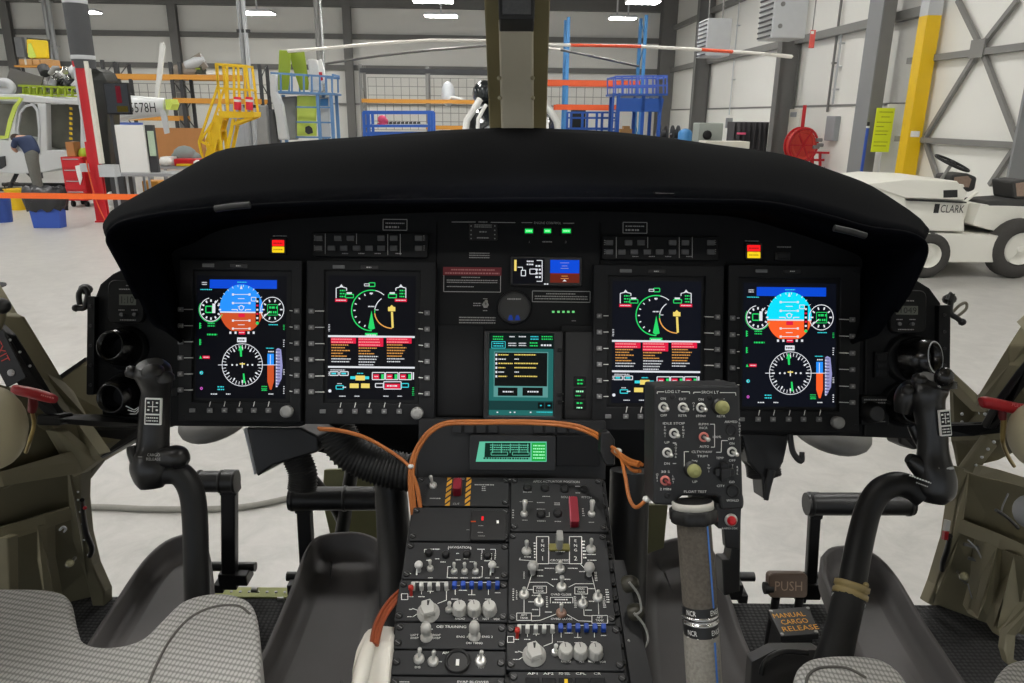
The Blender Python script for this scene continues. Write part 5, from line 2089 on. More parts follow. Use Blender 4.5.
def pfd(G, sky, gnd):
    G.R(e_bl, 148, 112, 408, 143)
    G.D(e_c, 255, 116, 292, 124, 1, 2)
    G.D(e_w, 118, 117, 138, 132, 2, 3)
    G.D(e_c, 112, 144, 158, 152, 1, 4)
    # attitude ball
    G.C(sky, 270, 222, 84, 94, 8, 172) if False else None
    import_pts = [(270 + 84 * math.cos(math.radians(a)), 222 - 94 * math.sin(math.radians(a))) for a in range(-8, 189, 7)]
    G.P(sky, [(p_[0], min(p_[1], 235)) for p_ in import_pts])
    lo = [(270 + 84 * math.cos(math.radians(a)), 222 + 94 * math.sin(math.radians(a))) for a in range(8, 173, 6)]
    G.P(gnd, [(p_[0], max(235, min(p_[1], 307))) for p_ in lo])
    G.R(e_w, 188, 233.5, 353, 237)
    G.P(e_w, [(270, 130), (275, 146), (265, 146)])
    G.ticks(e_w, 270, 222, 84, 92, 11, 2.5, 30, 180)
    for y, hw in ((167, 32), (183, 13), (200, 32), (214, 13), (267, 32), (283, 13), (298, 32)):
        G.L(e_w, [(270 - hw, y), (270 + hw, y)], 3)
        if hw > 20:
            G.R(e_w, 266 - hw, y - 4, 274 - hw, y + 4)
            G.R(e_w, 266 + hw, y - 4, 274 + hw, y + 4)
    G.L(e_w, [(232, 225), (255, 225), (255, 230)], 4)
    G.L(e_w, [(308, 225), (286, 225), (286, 230)], 4)
    G.C(e_w, 270, 218, 10)
    G.C(sky, 270, 218, 7)
    G.R(e_r, 259, 240, 284, 254)
    G.R(e_bk, 325, 180, 340, 276)
    G.F(e_w, 309, 178, 327, 192, 3)
    for i, y in enumerate(range(190, 275, 16)):
        G.R(e_r if i % 2 else e_w, 328, y, 336, y + 7)
    G.C(e_g, 332, 277, 6)
    for x in (228, 248, 298, 318):
        G.R(e_w, x - 4, 309, x + 4, 318)
    G.R(e_r, 260, 306, 285, 320)
    G.D(e_w, 262, 310, 283, 316, 1, 5)
    # left gauge
    G.A(e_w, 153, 225, 42, 44, 100, 330, 3.5)
    G.A(e_g, 153, 225, 46, 48, 150, 340, 3)
    G.ticks(e_w, 153, 225, 30, 39, 12, 7)
    G.F(e_g, 133, 212, 158, 236, 5)
    G.R(e_w, 158, 202, 170, 238)
    G.L(e_w, [(158, 216), (180, 188)], 4)
    # right gauge
    G.A(e_w, 390, 225, 44, 47, 0, 360, 3.5)
    G.ticks(e_w, 390, 225, 30, 40, 10, 6)
    G.D(e_g, 378, 208, 410, 244, 2, 8)
    G.F(e_g, 372, 206, 410, 246, 2.5)
    G.L(e_w, [(380, 232), (352, 258)], 4)
    G.D(e_c, 376, 279, 412, 287, 1, 9)
    # HSI
    G.R(e_w, 254, 332, 290, 350)
    G.D(e_bk, 258, 335, 286, 347, 1, 11)
    G.A(e_w, 274, 437, 77, 80, 0, 360, 3)
    G.ticks(e_w, 274, 437, 64, 77, 36, 2.8)
    G.ticks(e_w, 274, 437, 58, 68, 12, 6)
    G.L(e_w, [(180, 437), (198, 437)], 3)
    G.L(e_w, [(350, 437), (380, 437)], 3)
    G.P(e_g, [(268, 360), (277, 382), (272, 382), (273, 405), (266, 405), (264, 382), (258, 382)])
    G.P(e_g, [(276, 470), (282, 470), (286, 506), (278, 506)])
    for x in (235, 253, 295, 313):
        G.C(e_w, x, 437, 3.5)
    G.L(e_w, [(274, 428), (274, 448)], 5)
    G.L(e_y, [(264, 433), (284, 433)], 6)
    # left column of readouts
    G.D(e_g, 140, 274, 168, 292, 2, 12)
    G.D(e_g, 138, 314, 178, 327, 1, 13)
    for y0, y1 in ((275, 298), (338, 361)):
        G.R(e_g, 108, y0, 112, y1)
        G.D(e_g, 112, y0, 116, y1, 3, 3)
    G.P(e_g, [(108, 413), (112, 401), (118, 413)])
    G.R(e_r, 120, 402, 148, 413)
    G.D(e_w, 124, 404, 146, 411, 1, 14)
    G.A(e_c, 116, 467, 5, 5, 0, 360, 4)
    G.C(e_w, 115, 467, 2)
    G.A(e_mag, 116, 527, 3.5, 4, 0, 360, 4)
    G.D(e_c, 178, 516, 204, 536, 2, 15)
    G.D(e_g, 348, 516, 370, 538, 3, 16)
    G.R(e_g2, 350, 527, 368, 533)
    for x0, x1 in ((152, 177), (211, 229), (375, 394)):
        G.D(e_w, x0, 544, x1, 553, 1, int(x0))
    # vertical speed bar
    G.D(e_c, 366, 369, 396, 377, 1, 18)
    G.D(e_w, 374, 381, 396, 391, 1, 19)
    G.P(e_sky, [(371, 394), (396, 394), (396, 437), (371, 437)])
    G.P(gnd, [(371, 438), (396, 438), (396, 500), (387, 532), (381, 532), (371, 500)])
    G.R(e_w, 381, 398, 384, 437)
    G.L(e_w, [(360, 437), (412, 437)], 3)
    G.P(e_lav, [(404, 378), (412, 372), (424, 378), (430, 440), (426, 490), (410, 522), (403, 520)])
    for k in range(12):
        G.R(e_bk, 404 + (k % 3) * 2, 382 + k * 12, 420, 384 + k * 12)
        G.R(e_w, 404, 386 + k * 12, 409, 390 + k * 12)
    for y0, y1, m in ((282, 304, e_g), (338, 370, e_w), (452, 476, e_w), (516, 550, e_w)):
        z = G.lay()
        G.D(m, 432, y0, 438, y1, 4, int(y0))


def mfd(G):
    for sx, x0, x1 in ((1, 136, 176), (-1, 402, 364)):
        G.L(e_w, [(x0, 180), (x0, 142), ((x0 + x1) / 2, 137), (x1, 142), (x1, 152)], 4)
        G.P(e_w, [((x0 + x1) / 2 - 8, 138), ((x0 + x1) / 2 + 8, 138), ((x0 + x1) / 2, 127)])
        a_, b_ = min(x0, x1), max(x0, x1)
        G.D(e_g, a_ + 14, 146, b_ - 4, 180, 3, 40)
        xq = x1 + (12 if sx > 0 else -12)
        G.R(e_w, xq - 12, 158, xq + 8, 164)
        G.F(e_g, xq - 16, 166, xq + 14, 179, 4)
        G.R(e_r, x0 - 4 if sx > 0 else x0 - 42, 183, x0 + 42 if sx > 0 else x0 + 4, 194)
        G.D(e_w, a_ - 0, 185, a_ + 38, 192, 1, 41)
    G.F(e_g, 262, 122, 284, 136, 4)
    G.F(e_w, 244, 126, 262, 134, 3)
    # big green arc and amber arc
    G.A(e_g, 270, 227, 74, 76, 78, 272, 5)
    G.A(e_w, 270, 227, 74, 76, 50, 78, 3.5)
    G.ticks(e_w, 270, 227, 60, 68, 8, 5, 90, 270)
    G.D(e_w, 264, 156, 276, 168, 1, 42)
    G.P(e_g, [(271, 228), (284, 296), (268, 301), (258, 294)])
    G.A(e_w, 350, 232, 66, 62, 128, 172, 4)
    G.A(e_g, 350, 232, 66, 62, 172, 186, 4)
    G.A(e_o, 350, 232, 66, 62, 186, 270, 5)
    G.D(e_w, 258, 207, 282, 217, 1, 43)
    G.L(e_w, [(286, 225), (298, 225)], 3)
    G.P(e_y, [(345, 232), (353, 232), (356, 292), (348, 295)])
    G.R(e_y, 334, 214, 362, 230)
    G.P(e_y, [(340, 214), (348, 206), (356, 214)])
    G.R(e_g, 246, 313, 294, 328)
    G.D(e_w, 252, 316, 288, 325, 1, 44)
    G.D(e_w, 106, 278, 113, 308, 5, 45)
    G.R(e_w, 105, 324.5, 436, 328.5)
    for i, x0 in enumerate((118, 222, 330)):
        red = (331, 352) if i != 1 else (331, 364)
        G.R(e_r, x0 - 2, red[0], x0 + 94, red[1])
        G.D(emis('glow_pink', (255, 170, 170)), x0, red[0] + 2, x0 + 78, red[0] + 9, 1, 50 + i)
        nr = 2 if i != 1 else 3
        for k in range(1, nr):
            G.D(emis('glow_pink', (255, 170, 170)), x0, red[0] + 2 + k * 11, x0 + 82, red[0] + 9 + k * 11, 1, 53 + i + k)
        y = red[1] + 2
        k = 0
        while y < (428 if i != 1 else 440):
            m = e_o if y < (404 if i != 1 else 394) else e_w
            wd_ = (66, 52, 70, 44, 60, 74, 68, 62, 58)[(k + i * 2) % 9]
            G.D(m, x0, y, x0 + wd_, y + 8.5, 1, 60 + k + 9 * i)
            y += 10.6
            k += 1
    G.R(e_w, 105, 441.5, 436, 445)
    # fuel and systems symbols
    for x0 in (112, 150):
        G.F(e_w, x0, 460, x0 + 32, 474, 4)
        G.R(e_c, x0 + 6, 464, x0 + 24, 470)
    G.D(e_w, 114, 450, 170, 457, 1, 80)
    G.D(e_w, 106, 458, 110, 476, 3, 81)
    G.F(e_c, 136, 513, 164, 526, 4)
    G.D(e_w, 140, 502, 158, 509, 1, 82)
    G.L(e_w, [(160, 519), (174, 519)], 4)
    G.R(e_c, 190, 478, 262, 488)
    G.D(e_c, 216, 462, 240, 471, 1, 83)
    G.R(e_y, 210, 475, 246, 493)
    G.R(e_y, 188, 505, 222, 522)
    G.R(e_y, 231, 505, 264, 522)
    for x0 in (274, 325, 377):
        G.F(e_w, x0, 463, x0 + 47, 490, 4)
        G.R(e_r, x0 + 4, 470, x0 + 26, 488)
        G.R(e_g, x0 + 34, 470, x0 + 44, 488)
        G.D(e_w, x0 + 8, 474, x0 + 22, 482, 1, x0)
    G.R(e_w, 428, 462, 433, 490)
    G.F(e_w, 318, 498, 384, 526, 4)
    G.R(e_r, 322, 506, 380, 524)
    G.D(e_w, 330, 508, 372, 520, 1, 84)
    G.F(e_w, 286, 505, 316, 519, 4)
    G.F(e_c, 386, 505, 412, 519, 4)
    G.C(e_w, 112, 533, 6)
    G.D(e_g, 426, 518, 434, 552, 5, 85)
    for x0, x1 in ((148, 172), (206, 226), (316, 336), (370, 388)):
        G.D(e_w, x0, 549, x1, 557, 1, int(x0))


ZD = 0.022


def display(label, bez, scr, lx, rx, ys, dyr, bxs, by, bx0, knob, kind, grp):
    t = pthing('display_unit', label, 'display', (bez[0] + bez[2]) / 2, bez[3], grp)
    m_ = 5
    g = MB(MP, m_bezel)
    pfr(g, *bez, scr[0] - m_, scr[1] - m_ - 1, scr[2] + m_, scr[3] + m_, 0.0, ZD)
    for (u, v) in ((bez[0] + 5, bez[1] + 5), (bez[2] - 5, bez[1] + 5), (bez[0] + 5, bez[3] - 5), (bez[2] - 5, bez[3] - 5)):
        p = P2(u, v, ZD)
        g.cyl((p[0], p[1], ZD - 0.001), (p[0], p[1], ZD + 0.0012), 0.0035, n=10)
    g.build('bezel', t, bev=0.0015)
    g = MB(MP, m_pan2)
    prr(g, scr[0] - m_ - 1, scr[1] - m_ - 2, scr[2] + m_ + 1, scr[3] + m_ + 1, 0.001, ZD - 0.006)
    g.build('surround', t)
    G = GX(kind[1], scr, ZD - 0.0055)
    G.R(e_bk if kind[2] == 0 else e_bk2, kind[1][0] - 3, kind[1][1] - 3, kind[1][2] + 3, kind[1][3] + 3)
    if kind[0] == 'pfd':
        pfd(G, *((e_sky, e_gnd) if kind[2] == 0 else (e_sky2, e_gnd2)))
    else:
        mfd(G)
    G.g.build('screen', t, 'lit screen with coloured symbols')
    ink = MB(MP, m_keyw)
    kw, kh = 2.6, 2.4
    def key(u, v):
        k = MB(MP, m_key)
        prr(k, u - kw, v - kh, u + kw, v + kh, ZD - 0.001, ZD + 0.004, 0.001)
        k.use(m_dim)
        p = P2(u, v, ZD + 0.0044)
        k.rect(p[0] - 0.0016, p[1] - 0.0014, p[0] + 0.0016, p[1] + 0.0014, ZD + 0.0042)
        k.build('softkey', t)
    for y in ys:
        key(lx, y)
        PLN(ink, lx + 4, y, scr[0] - 3.5, y, 0.8, ZD + 0.0004)
        if rx:
            key(rx, y + dyr)
            PLN(ink, rx - 4, y + dyr, scr[2] + 3.5, y + dyr - 0.4, 0.8, ZD + 0.0004)
    for x in bxs:
        key(x, by)
        PLN(ink, x, by - 4, x + 1.2, scr[3] + 4.5, 0.8, ZD + 0.0004)
    if bx0:
        k = MB(MP, m_key)
        prr(k, bx0 - 3, by - 2, bx0 + 3, by + 2, ZD - 0.001, ZD + 0.003, 0.001)
        k.build('softkey', t)
    cx_ = (bez[0] + bez[2]) / 2
    k = MB(MP, m_key)
    prr(k, cx_ - 38, bez[1] + 3, cx_ - 26, bez[1] + 6.5, ZD - 0.001, ZD + 0.002, 0.001)
    k.use(m_blk)
    prr(k, cx_ - 10, bez[1] + 3, cx_ + 8, bez[1] + 7.5, ZD - 0.001, ZD + 0.002, 0.002)
    k.use(m_keyw)
    PD(k, cx_ - 4, bez[1] + 4.2, cx_ + 1, bez[1] + 6.4, 1, z=ZD + 0.0024, seed=2)
    k.build('rocker', t)
    ink.build('lettering', t)
    if knob:
        p = P2(*knob, ZD + 0.015)
        k = MB(MP, m_knob)
        k.lathe((p[0], p[1], ZD), (0, 0, 1), [(0.0085, 0), (0.0105, 0.001), (0.0105, 0.012), (0.0092, 0.0145), (0.004, 0.015)], n=20)
        k.build('knob', t, 'grey turning knob')
    return t


V6 = [309.4, 325.7, 341.8, 357.8, 374, 390]
display('leftmost display, a blue and brown attitude screen in front of left seat', (178, 260.5, 302, 421), (196.5, 277, 286, 397), 179.5 + 0.5, 296.5, V6, 1.5,
        [209.3, 224, 239, 253.4, 268], 410.5, 192, (285.3, 412), ('pfd', (97, 100, 443, 560), 0), 'flight displays')
display('engine display with green arc, second display from the left', (305, 262, 436, 424), (328, 277, 415, 398), 311, 427, [311, 327.3, 343.6, 359.8, 376, 392], 1.8,
        [340, 354.6, 369, 384, 399], 411.5, 322.5, (416.5, 413.6), ('mfd', (105, 100, 437, 560), 0), 'engine displays')
display('engine display with green arc, partly behind the grey switch box', (592, 266, 724, 430), (612, 282.5, 700.5, 402), 599.5, 717.8, [315.8, 332, 348.4, 364.4, 380.6, 396.5], 1.2,
        [626, 640.6, 655, 670, 685], 416.5, 608.4, None, ('mfd', (105, 100, 437, 560), 1), 'engine displays')
display('rightmost display, a cyan and orange attitude screen with bright blue bar', (727, 266, 861, 431), (743, 284.5, 835.5, 405.5), 733, 853, [318, 334.7, 351.6, 368, 384.8, 401], 1.6,
        [758.5, 773.5, 789, 804, 819.5], 419.4, 742, (839.8, 423), ('pfd', (97, 100, 443, 560), 1), 'flight displays')

# ------------------------------------------------------------------ standby instruments, FMS
t = pthing('standby_display', 'small standby display with blue and brown horizon beside white symbols', 'display', 547, 282)
g = MB(MP, m_blk)
prr(g, *c3(228, 152), *c3(462, 246), 0, 0.012, 0.003)
g.build('housing', t)
G = GX((0, 0, 520, 683), (440, 210, 600, 420), 0.0125)
G.R(e_bk, 236, 158, 340, 240)
G.R(e_bl, 358, 163, 453, 206)
G.R(emis('glow_brown', (104, 36, 24)), 358, 206, 453, 236)
for y, w in ((172, 30), (182, 18), (190, 26), (215, 20), (223, 26)):
    G.L(e_lav if y < 206 else e_o, [(405 - w / 2, y), (405 + w / 2, y)], 2)
G.P(e_w, [(398, 232), (405, 226), (412, 232)])
G.R(e_y, 241, 162, 249, 198)
G.L(e_w, [(252, 186), (268, 186), (268, 196)], 3)
G.F(e_w, 264, 196, 278, 214, 3)
G.D(e_w, 282, 162, 304, 182, 2, 3)
G.F(e_w, 292, 192, 314, 208, 3)
G.L(e_w, [(314, 164), (332, 164), (332, 232), (314, 232)], 3)
G.D(e_w, 310, 176, 330, 224, 4, 5)
G.D(e_w, 338, 236, 352, 246, 1, 6)
G.g.build('screen', t)

t = pthing('standby_dial', 'round unlit standby dial in the middle of the panel', 'dial', 514, 311)
g = MB(MP, m_blk)
p = P2(*c3(241, 318))
g.lathe((p[0], p[1], 0), (0, 0, 1), [(0.028, 0), (0.03, 0.004), (0.0285, 0.012), (0.0255, 0.012), (0.0255, 0.008)], n=32)
g.build('ring', t)
g = MB(MP, mat('dial_face', (40, 40, 38), 0.5))
g.disc(p[0], p[1], 0.0255, 0.0255, 0.0085)
g.use(m_dim)
g.dashes(p[0] - 0.012, p[1] + 0.012, p[0] + 0.012, p[1] + 0.018, 0.009, 1, seed=3)
g.use(emis('dial_blue', (30, 60, 150), 0.7))
for dx_ in (-0.006, 0.006):
    g.poly([(p[0] + dx_ - 0.005, p[1] - 0.022), (p[0] + dx_ + 0.005, p[1] - 0.022), (p[0] + dx_ + 0.002, p[1] - 0.013), (p[0] + dx_ - 0.002, p[1] - 0.013)], 0.009)
g.build('dial_face', t)

t = pthing('navigation_unit', 'teal lit navigation screen with yellow list in the panel centre', 'display', 520, 418)
g = MB(MP, m_blk)
pfr(g, *c3(140, 395), *c3(400, 682), *c3(158, 402), *c3(370, 668), 0.0, 0.03)
g.build('housing', t, bev=0.002)
G = GX((0, 0, 520, 683), (440, 210, 600, 420), 0.022)
e_teal = emis('glow_teal', (34, 104, 100))
e_teal2 = emis('glow_teal_dark', (20, 58, 58))
G.R(e_teal, 156, 400, 372, 670)
G.R(emis('glow_night', (6, 20, 20)), 160, 402, 370, 450)
for (x0, y0, x1, y1, m) in ((172, 408, 206, 424, e_g), (226, 408, 244, 416, e_w), (256, 408, 280, 416, e_w), (294, 408, 320, 424, e_c), (330, 408, 366, 424, e_g), (174, 430, 206, 446, e_c), (222, 430, 248, 444, e_w), (256, 430, 280, 444, e_w), (292, 428, 318, 446, e_g), (328, 434, 364, 446, e_w)):
    G.D(m, x0, y0, x1, y1, 2 if y1 - y0 > 12 else 1, x0)
G.F(e_c, 168, 428, 212, 449, 2)
G.R(emis('glow_teal_pale', (90, 150, 146)), 174, 462, 352, 608)
G.R(emis('glow_night2', (5, 10, 10)), 177, 465, 349, 572)
for i, y in enumerate((471, 485, 499, 513, 527, 541)):
    m = e_y if i not in (1, 4) else e_w
    G.D(m, 190, y - 4, (222, 214, 236, 212, 208, 218)[i], y + 4, 1, i)
    G.R(e_w, 180, y - 3.5, 186, y + 3.5)
    G.D(m, 242, y - 4, (312, 256, 318, 312, 256, 316)[i], y + 4, 1, i + 9)
for x0, x1 in ((188, 252), (268, 334)):
    G.R(emis('glow_night2', (5, 10, 10)), x0, 578, x1, 604)
    G.D(e_w, x0 + 16, 586, x1 - 14, 596, 1, x0)
G.R(e_teal2, 156, 622, 372, 650)
G.R(emis('glow_night2', (5, 10, 10)), 318, 626, 338, 646)
G.R(emis('glow_night2', (5, 10, 10)), 342, 626, 364, 646)
G.D(e_c, 325, 632, 332, 640, 1, 2)
G.D(e_c, 350, 632, 358, 640, 1, 3)
for x in (184, 226, 240, 292):
    G.R(e_w, x, 656, x + 5, 660)
G.D(e_c, 314, 654, 366, 661, 1, 7)
G.g.build('screen', t, 'teal lit screen')
for y in (455, 600, 625):
    k = MB(MP, m_pan2)
    prr(k, *c3(382, y - 6), *c3(398, y + 6), 0.029, 0.034, 0.001)
    k.build('side_key', t)
t = pthing('status_strip', 'narrow black strip with green lit words right of the navigation screen', 'control panel', 579, 418)
g = MB(MP, m_blk)
prr(g, *c3(404, 395), *c3(500, 680), 0.0, 0.012, 0.003)
for k in range(3):
    y = 556 + k * 38
    g.use(m_pan2)
    prr(g, *c3(434, y - 16), *c3(474, y + 16), 0.011, 0.014, 0.002)
g.build('face', t)
G = GX((0, 0, 520, 683), (440, 210, 600, 420), 0.0145)
for (x0, y0, x1, y1, r_, m) in ((446, 548, 466, 570, 2, e_g), (442, 584, 466, 596, 1, emis('glow_mint', (170, 255, 200))), (440, 600, 456, 608, 1, e_g), (444, 622, 464, 634, 1, e_g), (444, 638, 464, 648, 1, emis('glow_mint', (170, 255, 200)))):
    G.D(m, x0, y0, x1, y1, r_, x0 + y0)
G.D(m_dim, 388, 596, 402, 600, 1, 4)
G.D(m_dim, 388, 620, 402, 625, 1, 5)
G.g.build('lit_words', t, 'green lit words')
# clocks
def clock(u0, v0, u1, v1, txt_, lab, uc, vc):
    t = pthing('clock', lab, 'clock', uc, vc + 18)
    g = MB(MP, m_pan2)
    p = P2(uc, vc)
    g.rr(p[0] - 0.032, p[1] - 0.036, p[0] + 0.032, p[1] + 0.04, 0, 0.008, 0.012, 0.002)
    g.build('case', t)
    g = MB(MP, mat('lcd_grey', (96, 100, 92), 0.3))
    a, b = P2(u0, v1, 0.0085), P2(u1, v0, 0.0085)
    g.rr(a[0], a[1], b[0], b[1], 0.007, 0.0086, 0.001, 0.0002)
    g.use(m_ink)
    PT(g, txt_, (u0 + u1) / 2 + (1.6 if u0 > 500 else 0), (v0 + v1) / 2, (v1 - v0) * 0.68, 0.0089, wpx=(u1 - u0) * 0.72)
    g.build('lcd', t, 'grey liquid crystal window')
    g = MB(MP, m_dim)
    PD(g, uc - 9, v0 - 6.5, uc + 8, v0 - 4, 1, 0.0085, 3)
    PD(g, uc - 2, v0 - 10, uc + 2, v0 - 8, 1, 0.0085, 4)
    for du in (-6.5, 6.5):
        PD(g, uc + du - 3, v1 + 4, uc + du + 3, v1 + 6, 1, 0.0085, 5)
    PD(g, uc - 8, v1 + 14, uc + 8, v1 + 16, 1, 0.0085, 6)
    g.build('lettering', t)
    for du in (-6.5, 6.5):
        p = P2(uc + du, v1 + 9.5, 0.012)
        MB(MP, m_key).cyl((p[0], p[1], 0.007), (p[0], p[1], 0.014), 0.0032, n=12).build('button', t)


clock(119, 294.5, 136, 305, '1:10', 'small grey clock window left of the leftmost display', 128, 303)
clock(896, 306, 918, 314.5, '1049', 'small clock reading 1049 right of the rightmost display', 906, 313)
# ball vents
def vent(u, v, r_, du, dv, lab, ring=False):
    t = pthing('air_vent', lab, 'air vent', u, v + r_ / S * 0 + 20)
    p = P2(u, v, 0.02)
    g = MB(MP, m_pan2)
    g.lathe((p[0], p[1], 0), (0, 0, 1), [(r_ * 1.15, 0), (r_ * 1.15, 0.004), (r_ * 1.02, 0.01)], n=28)
    g.build('flange', t)
    d = Vector((du, dv, 1.0)).normalized()
    g = MB(MP, mat('gloss_black', (14, 14, 15), 0.22, spec=0.5))
    c = Vector((p[0], p[1], 0.0))
    g.lathe(c, d, [(r_ * 0.98, 0.0), (r_, 0.012), (r_ * 0.93, 0.028), (r_ * 0.74, 0.046), (r_ * 0.66, 0.047), (r_ * 0.6, 0.03), (r_ * 0.5, 0.01), (0.001, 0.008)], n=30)
    g.build('ball', t)
    if ring:
        g = MB(MP, m_lgrey)
        g.lathe(c + d * 0.0455, d, [(r_ * 0.66, 0), (r_ * 0.7, 0.0015), (r_ * 0.735, 0.0012), (r_ * 0.75, -0.001)], n=30, caps=False)
        g.build('rim', t, 'pale rim of the vent mouth')


vent(121, 348, 0.034, -0.12, 0.1, 'upper round black air vent at the left end of the panel')
vent(121, 395, 0.034, -0.12, -0.1, 'lower round black air vent at the left end of the panel')
vent(914, 359, 0.038, 0.75, 0.1, 'upper round black air vent at right with a pale rim', True)
vent(908, 405, 0.034, 0.0, -0.1, 'lower round black air vent at the right end of the panel')
# rheostat panel at right
t = pthing('dimmer_panel', 'small panel with one black knob right of the rightmost display', 'control panel', 874, 424)
g = MB(MP, m_pan2)
prr(g, 861, 396, 889, 425, 0, 0.01, 0.002)
g.use(m_dim)
PD(g, 864, 398.5, 887, 404, 2, 0.0105, 3)
PD(g, 865, 420.5, 886, 422.5, 1, 0.0105, 4)
g.build('face', t)
p = P2(874, 413, 0.02)
MB(MP, m_blk).lathe((p[0], p[1], 0.009), (0, 0, 1), [(0.02, 0), (0.02, 0.003), (0.0165, 0.004), (0.016, 0.02), (0.012, 0.023)], n=20).build('knob', t)
t = pthing('switch_plate', 'narrow dark plate of small switches left of the upper right vent', 'control panel', 882, 376)
g = MB(MP, m_pan2)
prr(g, 875, 352, 889, 378, 0, 0.008, 0.002)
g.build('face', t)
for k in range(3):
    b = MB(MP, m_bezel)
    prr(b, 877.5, 354.5 + k * 8, 886.5, 360 + k * 8, 0.007, 0.011, 0.001)
    b.build('push_button', t)
for (u, v) in ((150, 318), (150, 352), (882, 338), (868, 388)):
    pass
# grey rounded fairings seen under the panel
for lab, u, v, ru, rv in (('grey rounded fairing hanging under the leftmost display', 218, 416, 32, 16), ('dark grey rounded fairing hanging under the rightmost display', 828, 427, 36, 17)):
    g = MB(ID, mat('fairing_under', (136, 134, 130), 0.5))
    c = at(u, v, 1.55)
    k = 1.55 / FPX
    g.sph(c, (ru * k, 0.12, rv * k), n=24, m=12)
    g.cyl(c, at(u, v - 50, 1.5), 0.02)
    g.build('nose_fairing', label=lab, cat='fairing')
# ================================================================== CENTRE PEDESTAL
OQ = at(510, 480, 1.25)
MQ = frame_from(OQ, R0, (OQ - at(510, 683, 0.97)))        # x right, y up the slope, z out of the pedestal face
m_ped = mat('pedestal_face', (35, 36, 38), 0.55, var=0.10, scale=90, spec=0.4)
m_pedk = mat('pedestal_dark', (21, 22, 24), 0.55, var=0.1, scale=90)
m_toggle = mat('toggle_metal', (214, 213, 208), 0.28, metal=0.5)
m_kn2 = mat('selector_grey', (186, 185, 180), 0.5, var=0.06)
m_whl = mat('lever_white', (206, 206, 202), 0.45)
m_blv = mat('lever_blue', (24, 70, 168), 0.45)


def Q2(u, v, z=0.0):
    p = pix(MQ, u, v, z)
    return (p.x, p.y)


q8 = lambda x, y: (380 + x / 4.096, 530 + y / 4.096)
q7 = lambda x, y: (400 + x / 4.555, 420 + y / 4.555)


def qz(z=0.0, f=q8):
    def g(x, y):
        return Q2(*f(x, y), z)
    return g


# shell: sloping box standing on the cockpit floor
FLZ = 0.86
t = thing('centre_pedestal', 'long black sloping pedestal between the seats carrying rows of control panels', 'pedestal', MQ @ Vector((0, -0.2, -0.4)), frame_from(Vector((0, 0, 0)), R0, Vector((0, 1, 0))))
g = MB(MQ, m_pedk)
yt, yb = Q2(510, 476)[1], Q2(510, 745)[1]
xl, xr = Q2(403, 560)[0], Q2(616, 560)[0]
g.span(xl, yb, -0.09, xr, yt, -0.006)
g.build('tray_frame', t, bev=0.004)
g = MB(ID, m_pedk)
pts = [MQ @ Vector((0, yt, -0.01)), MQ @ Vector((0, yb, -0.01))]
a, b = pts
poly = [(a.y, a.z), (b.y, b.z), (b.y, FLZ + 0.02), (a.y + 0.1, FLZ + 0.02), (a.y + 0.06, a.z - 0.1)]
Lp = [[(x, y, z) for y, z in poly] for x in (xl + 0.008, xr - 0.008)]
g.loft(Lp, True, True)
g.build('side_panel', t)
# rail screws along both sides
for sx, us in ((xl + 0.006, 0), (xr - 0.006, 1), (Q2(510, 560)[0], 2)):
    pass
g = MB(MQ, m_blk)
for x in (xl + 0.008, xr - 0.008):
    for k in range(18):
        y = yt - 0.012 - k * (yt - yb) / 18
        g.cyl((x, y, -0.007), (x, y, -0.001), 0.0042, n=10).sph((x, y, -0.001), (0.003, 0.003, 0.0015), n=8, m=4)
g.build('rail_fasteners', t, 'black quarter turn fasteners along the edges', kind=None)

# upper block with the small green screen
t = thing('radio_control_unit', 'black unit with a small green lit screen above the pedestal panels', 'control unit', at(512, 475, 1.27), MP)
MU = frame_from(at(512, 447, 1.265), R0, U0)
def U2(u, v, z=0.0):
    p = pix(MU, u, v, z)
    return (p.x, p.y)
def urr(mb, u0, v0, u1, v1, z0, z1, r=0.003, ch=0.0008):
    a, b = U2(u0, v1, z1), U2(u1, v0, z1)
    return mb.rr(a[0], a[1], b[0], b[1], z0, z1, r, ch)
g = MB(MU, m_pedk)
urr(g, 418, 421, 606, 478, -0.06, 0.0)
g.build('housing', t)
g = MB(MU, m_blk)
urr(g, 469, 436, 556, 470, 0.0, 0.014, 0.004)
g.use(m_pan2)
urr(g, 556, 436, 600, 466, 0.0, 0.01, 0.003)
g.build('front', t)
G = GX((345, 90, 670, 200), (400 + 345 / 4.555, 420 + 90 / 4.555, 400 + 670 / 4.555, 420 + 200 / 4.555), 0.0)
G.T = lambda x, y, z: U2(400 + x / 4.555, 420 + y / 4.555, z)
G.z = 0.0146
G.g = MB(MU)
e_mint = emis('glow_mint_screen', (96, 190, 158))
e_nt = emis('glow_night_green', (8, 40, 30))
G.P(e_mint, [(362, 98), (668, 98), (668, 190), (345, 190)])
G.P(e_nt, [(388, 104), (594, 104), (594, 170), (384, 170)])
G.P(emis('glow_lcd_green', (20, 170, 60)), [(600, 104), (664, 104), (664, 186), (600, 186)])
G.D(e_mint, 410, 110, 500, 140, 3, 4)
G.D(e_mint, 505, 110, 586, 140, 3, 5)
for x in (420, 460, 500, 540, 580):
    G.R(e_mint, x, 108, x + 4, 150)
G.F(e_mint, 415, 146, 490, 160, 3)
G.F(e_mint, 512, 146, 588, 160, 3)
G.D(e_nt, 380, 168, 590, 182, 1, 6)
G.D(emis('glow_mint', (170, 255, 200)), 606, 110, 660, 180, 5, 8)
G.g.build('screen', t, 'small green lit screen')
g = MB(MU, m_blk)
for k in range(4):
    urr(g, 452 + k * 12, 425, 462 + k * 12, 433, 0.0, 0.006, 0.001)
for k in range(4):
    urr(g, 533 + k * 12, 425, 543 + k * 12, 433, 0.0, 0.006, 0.001)
g.build('key_row', t)


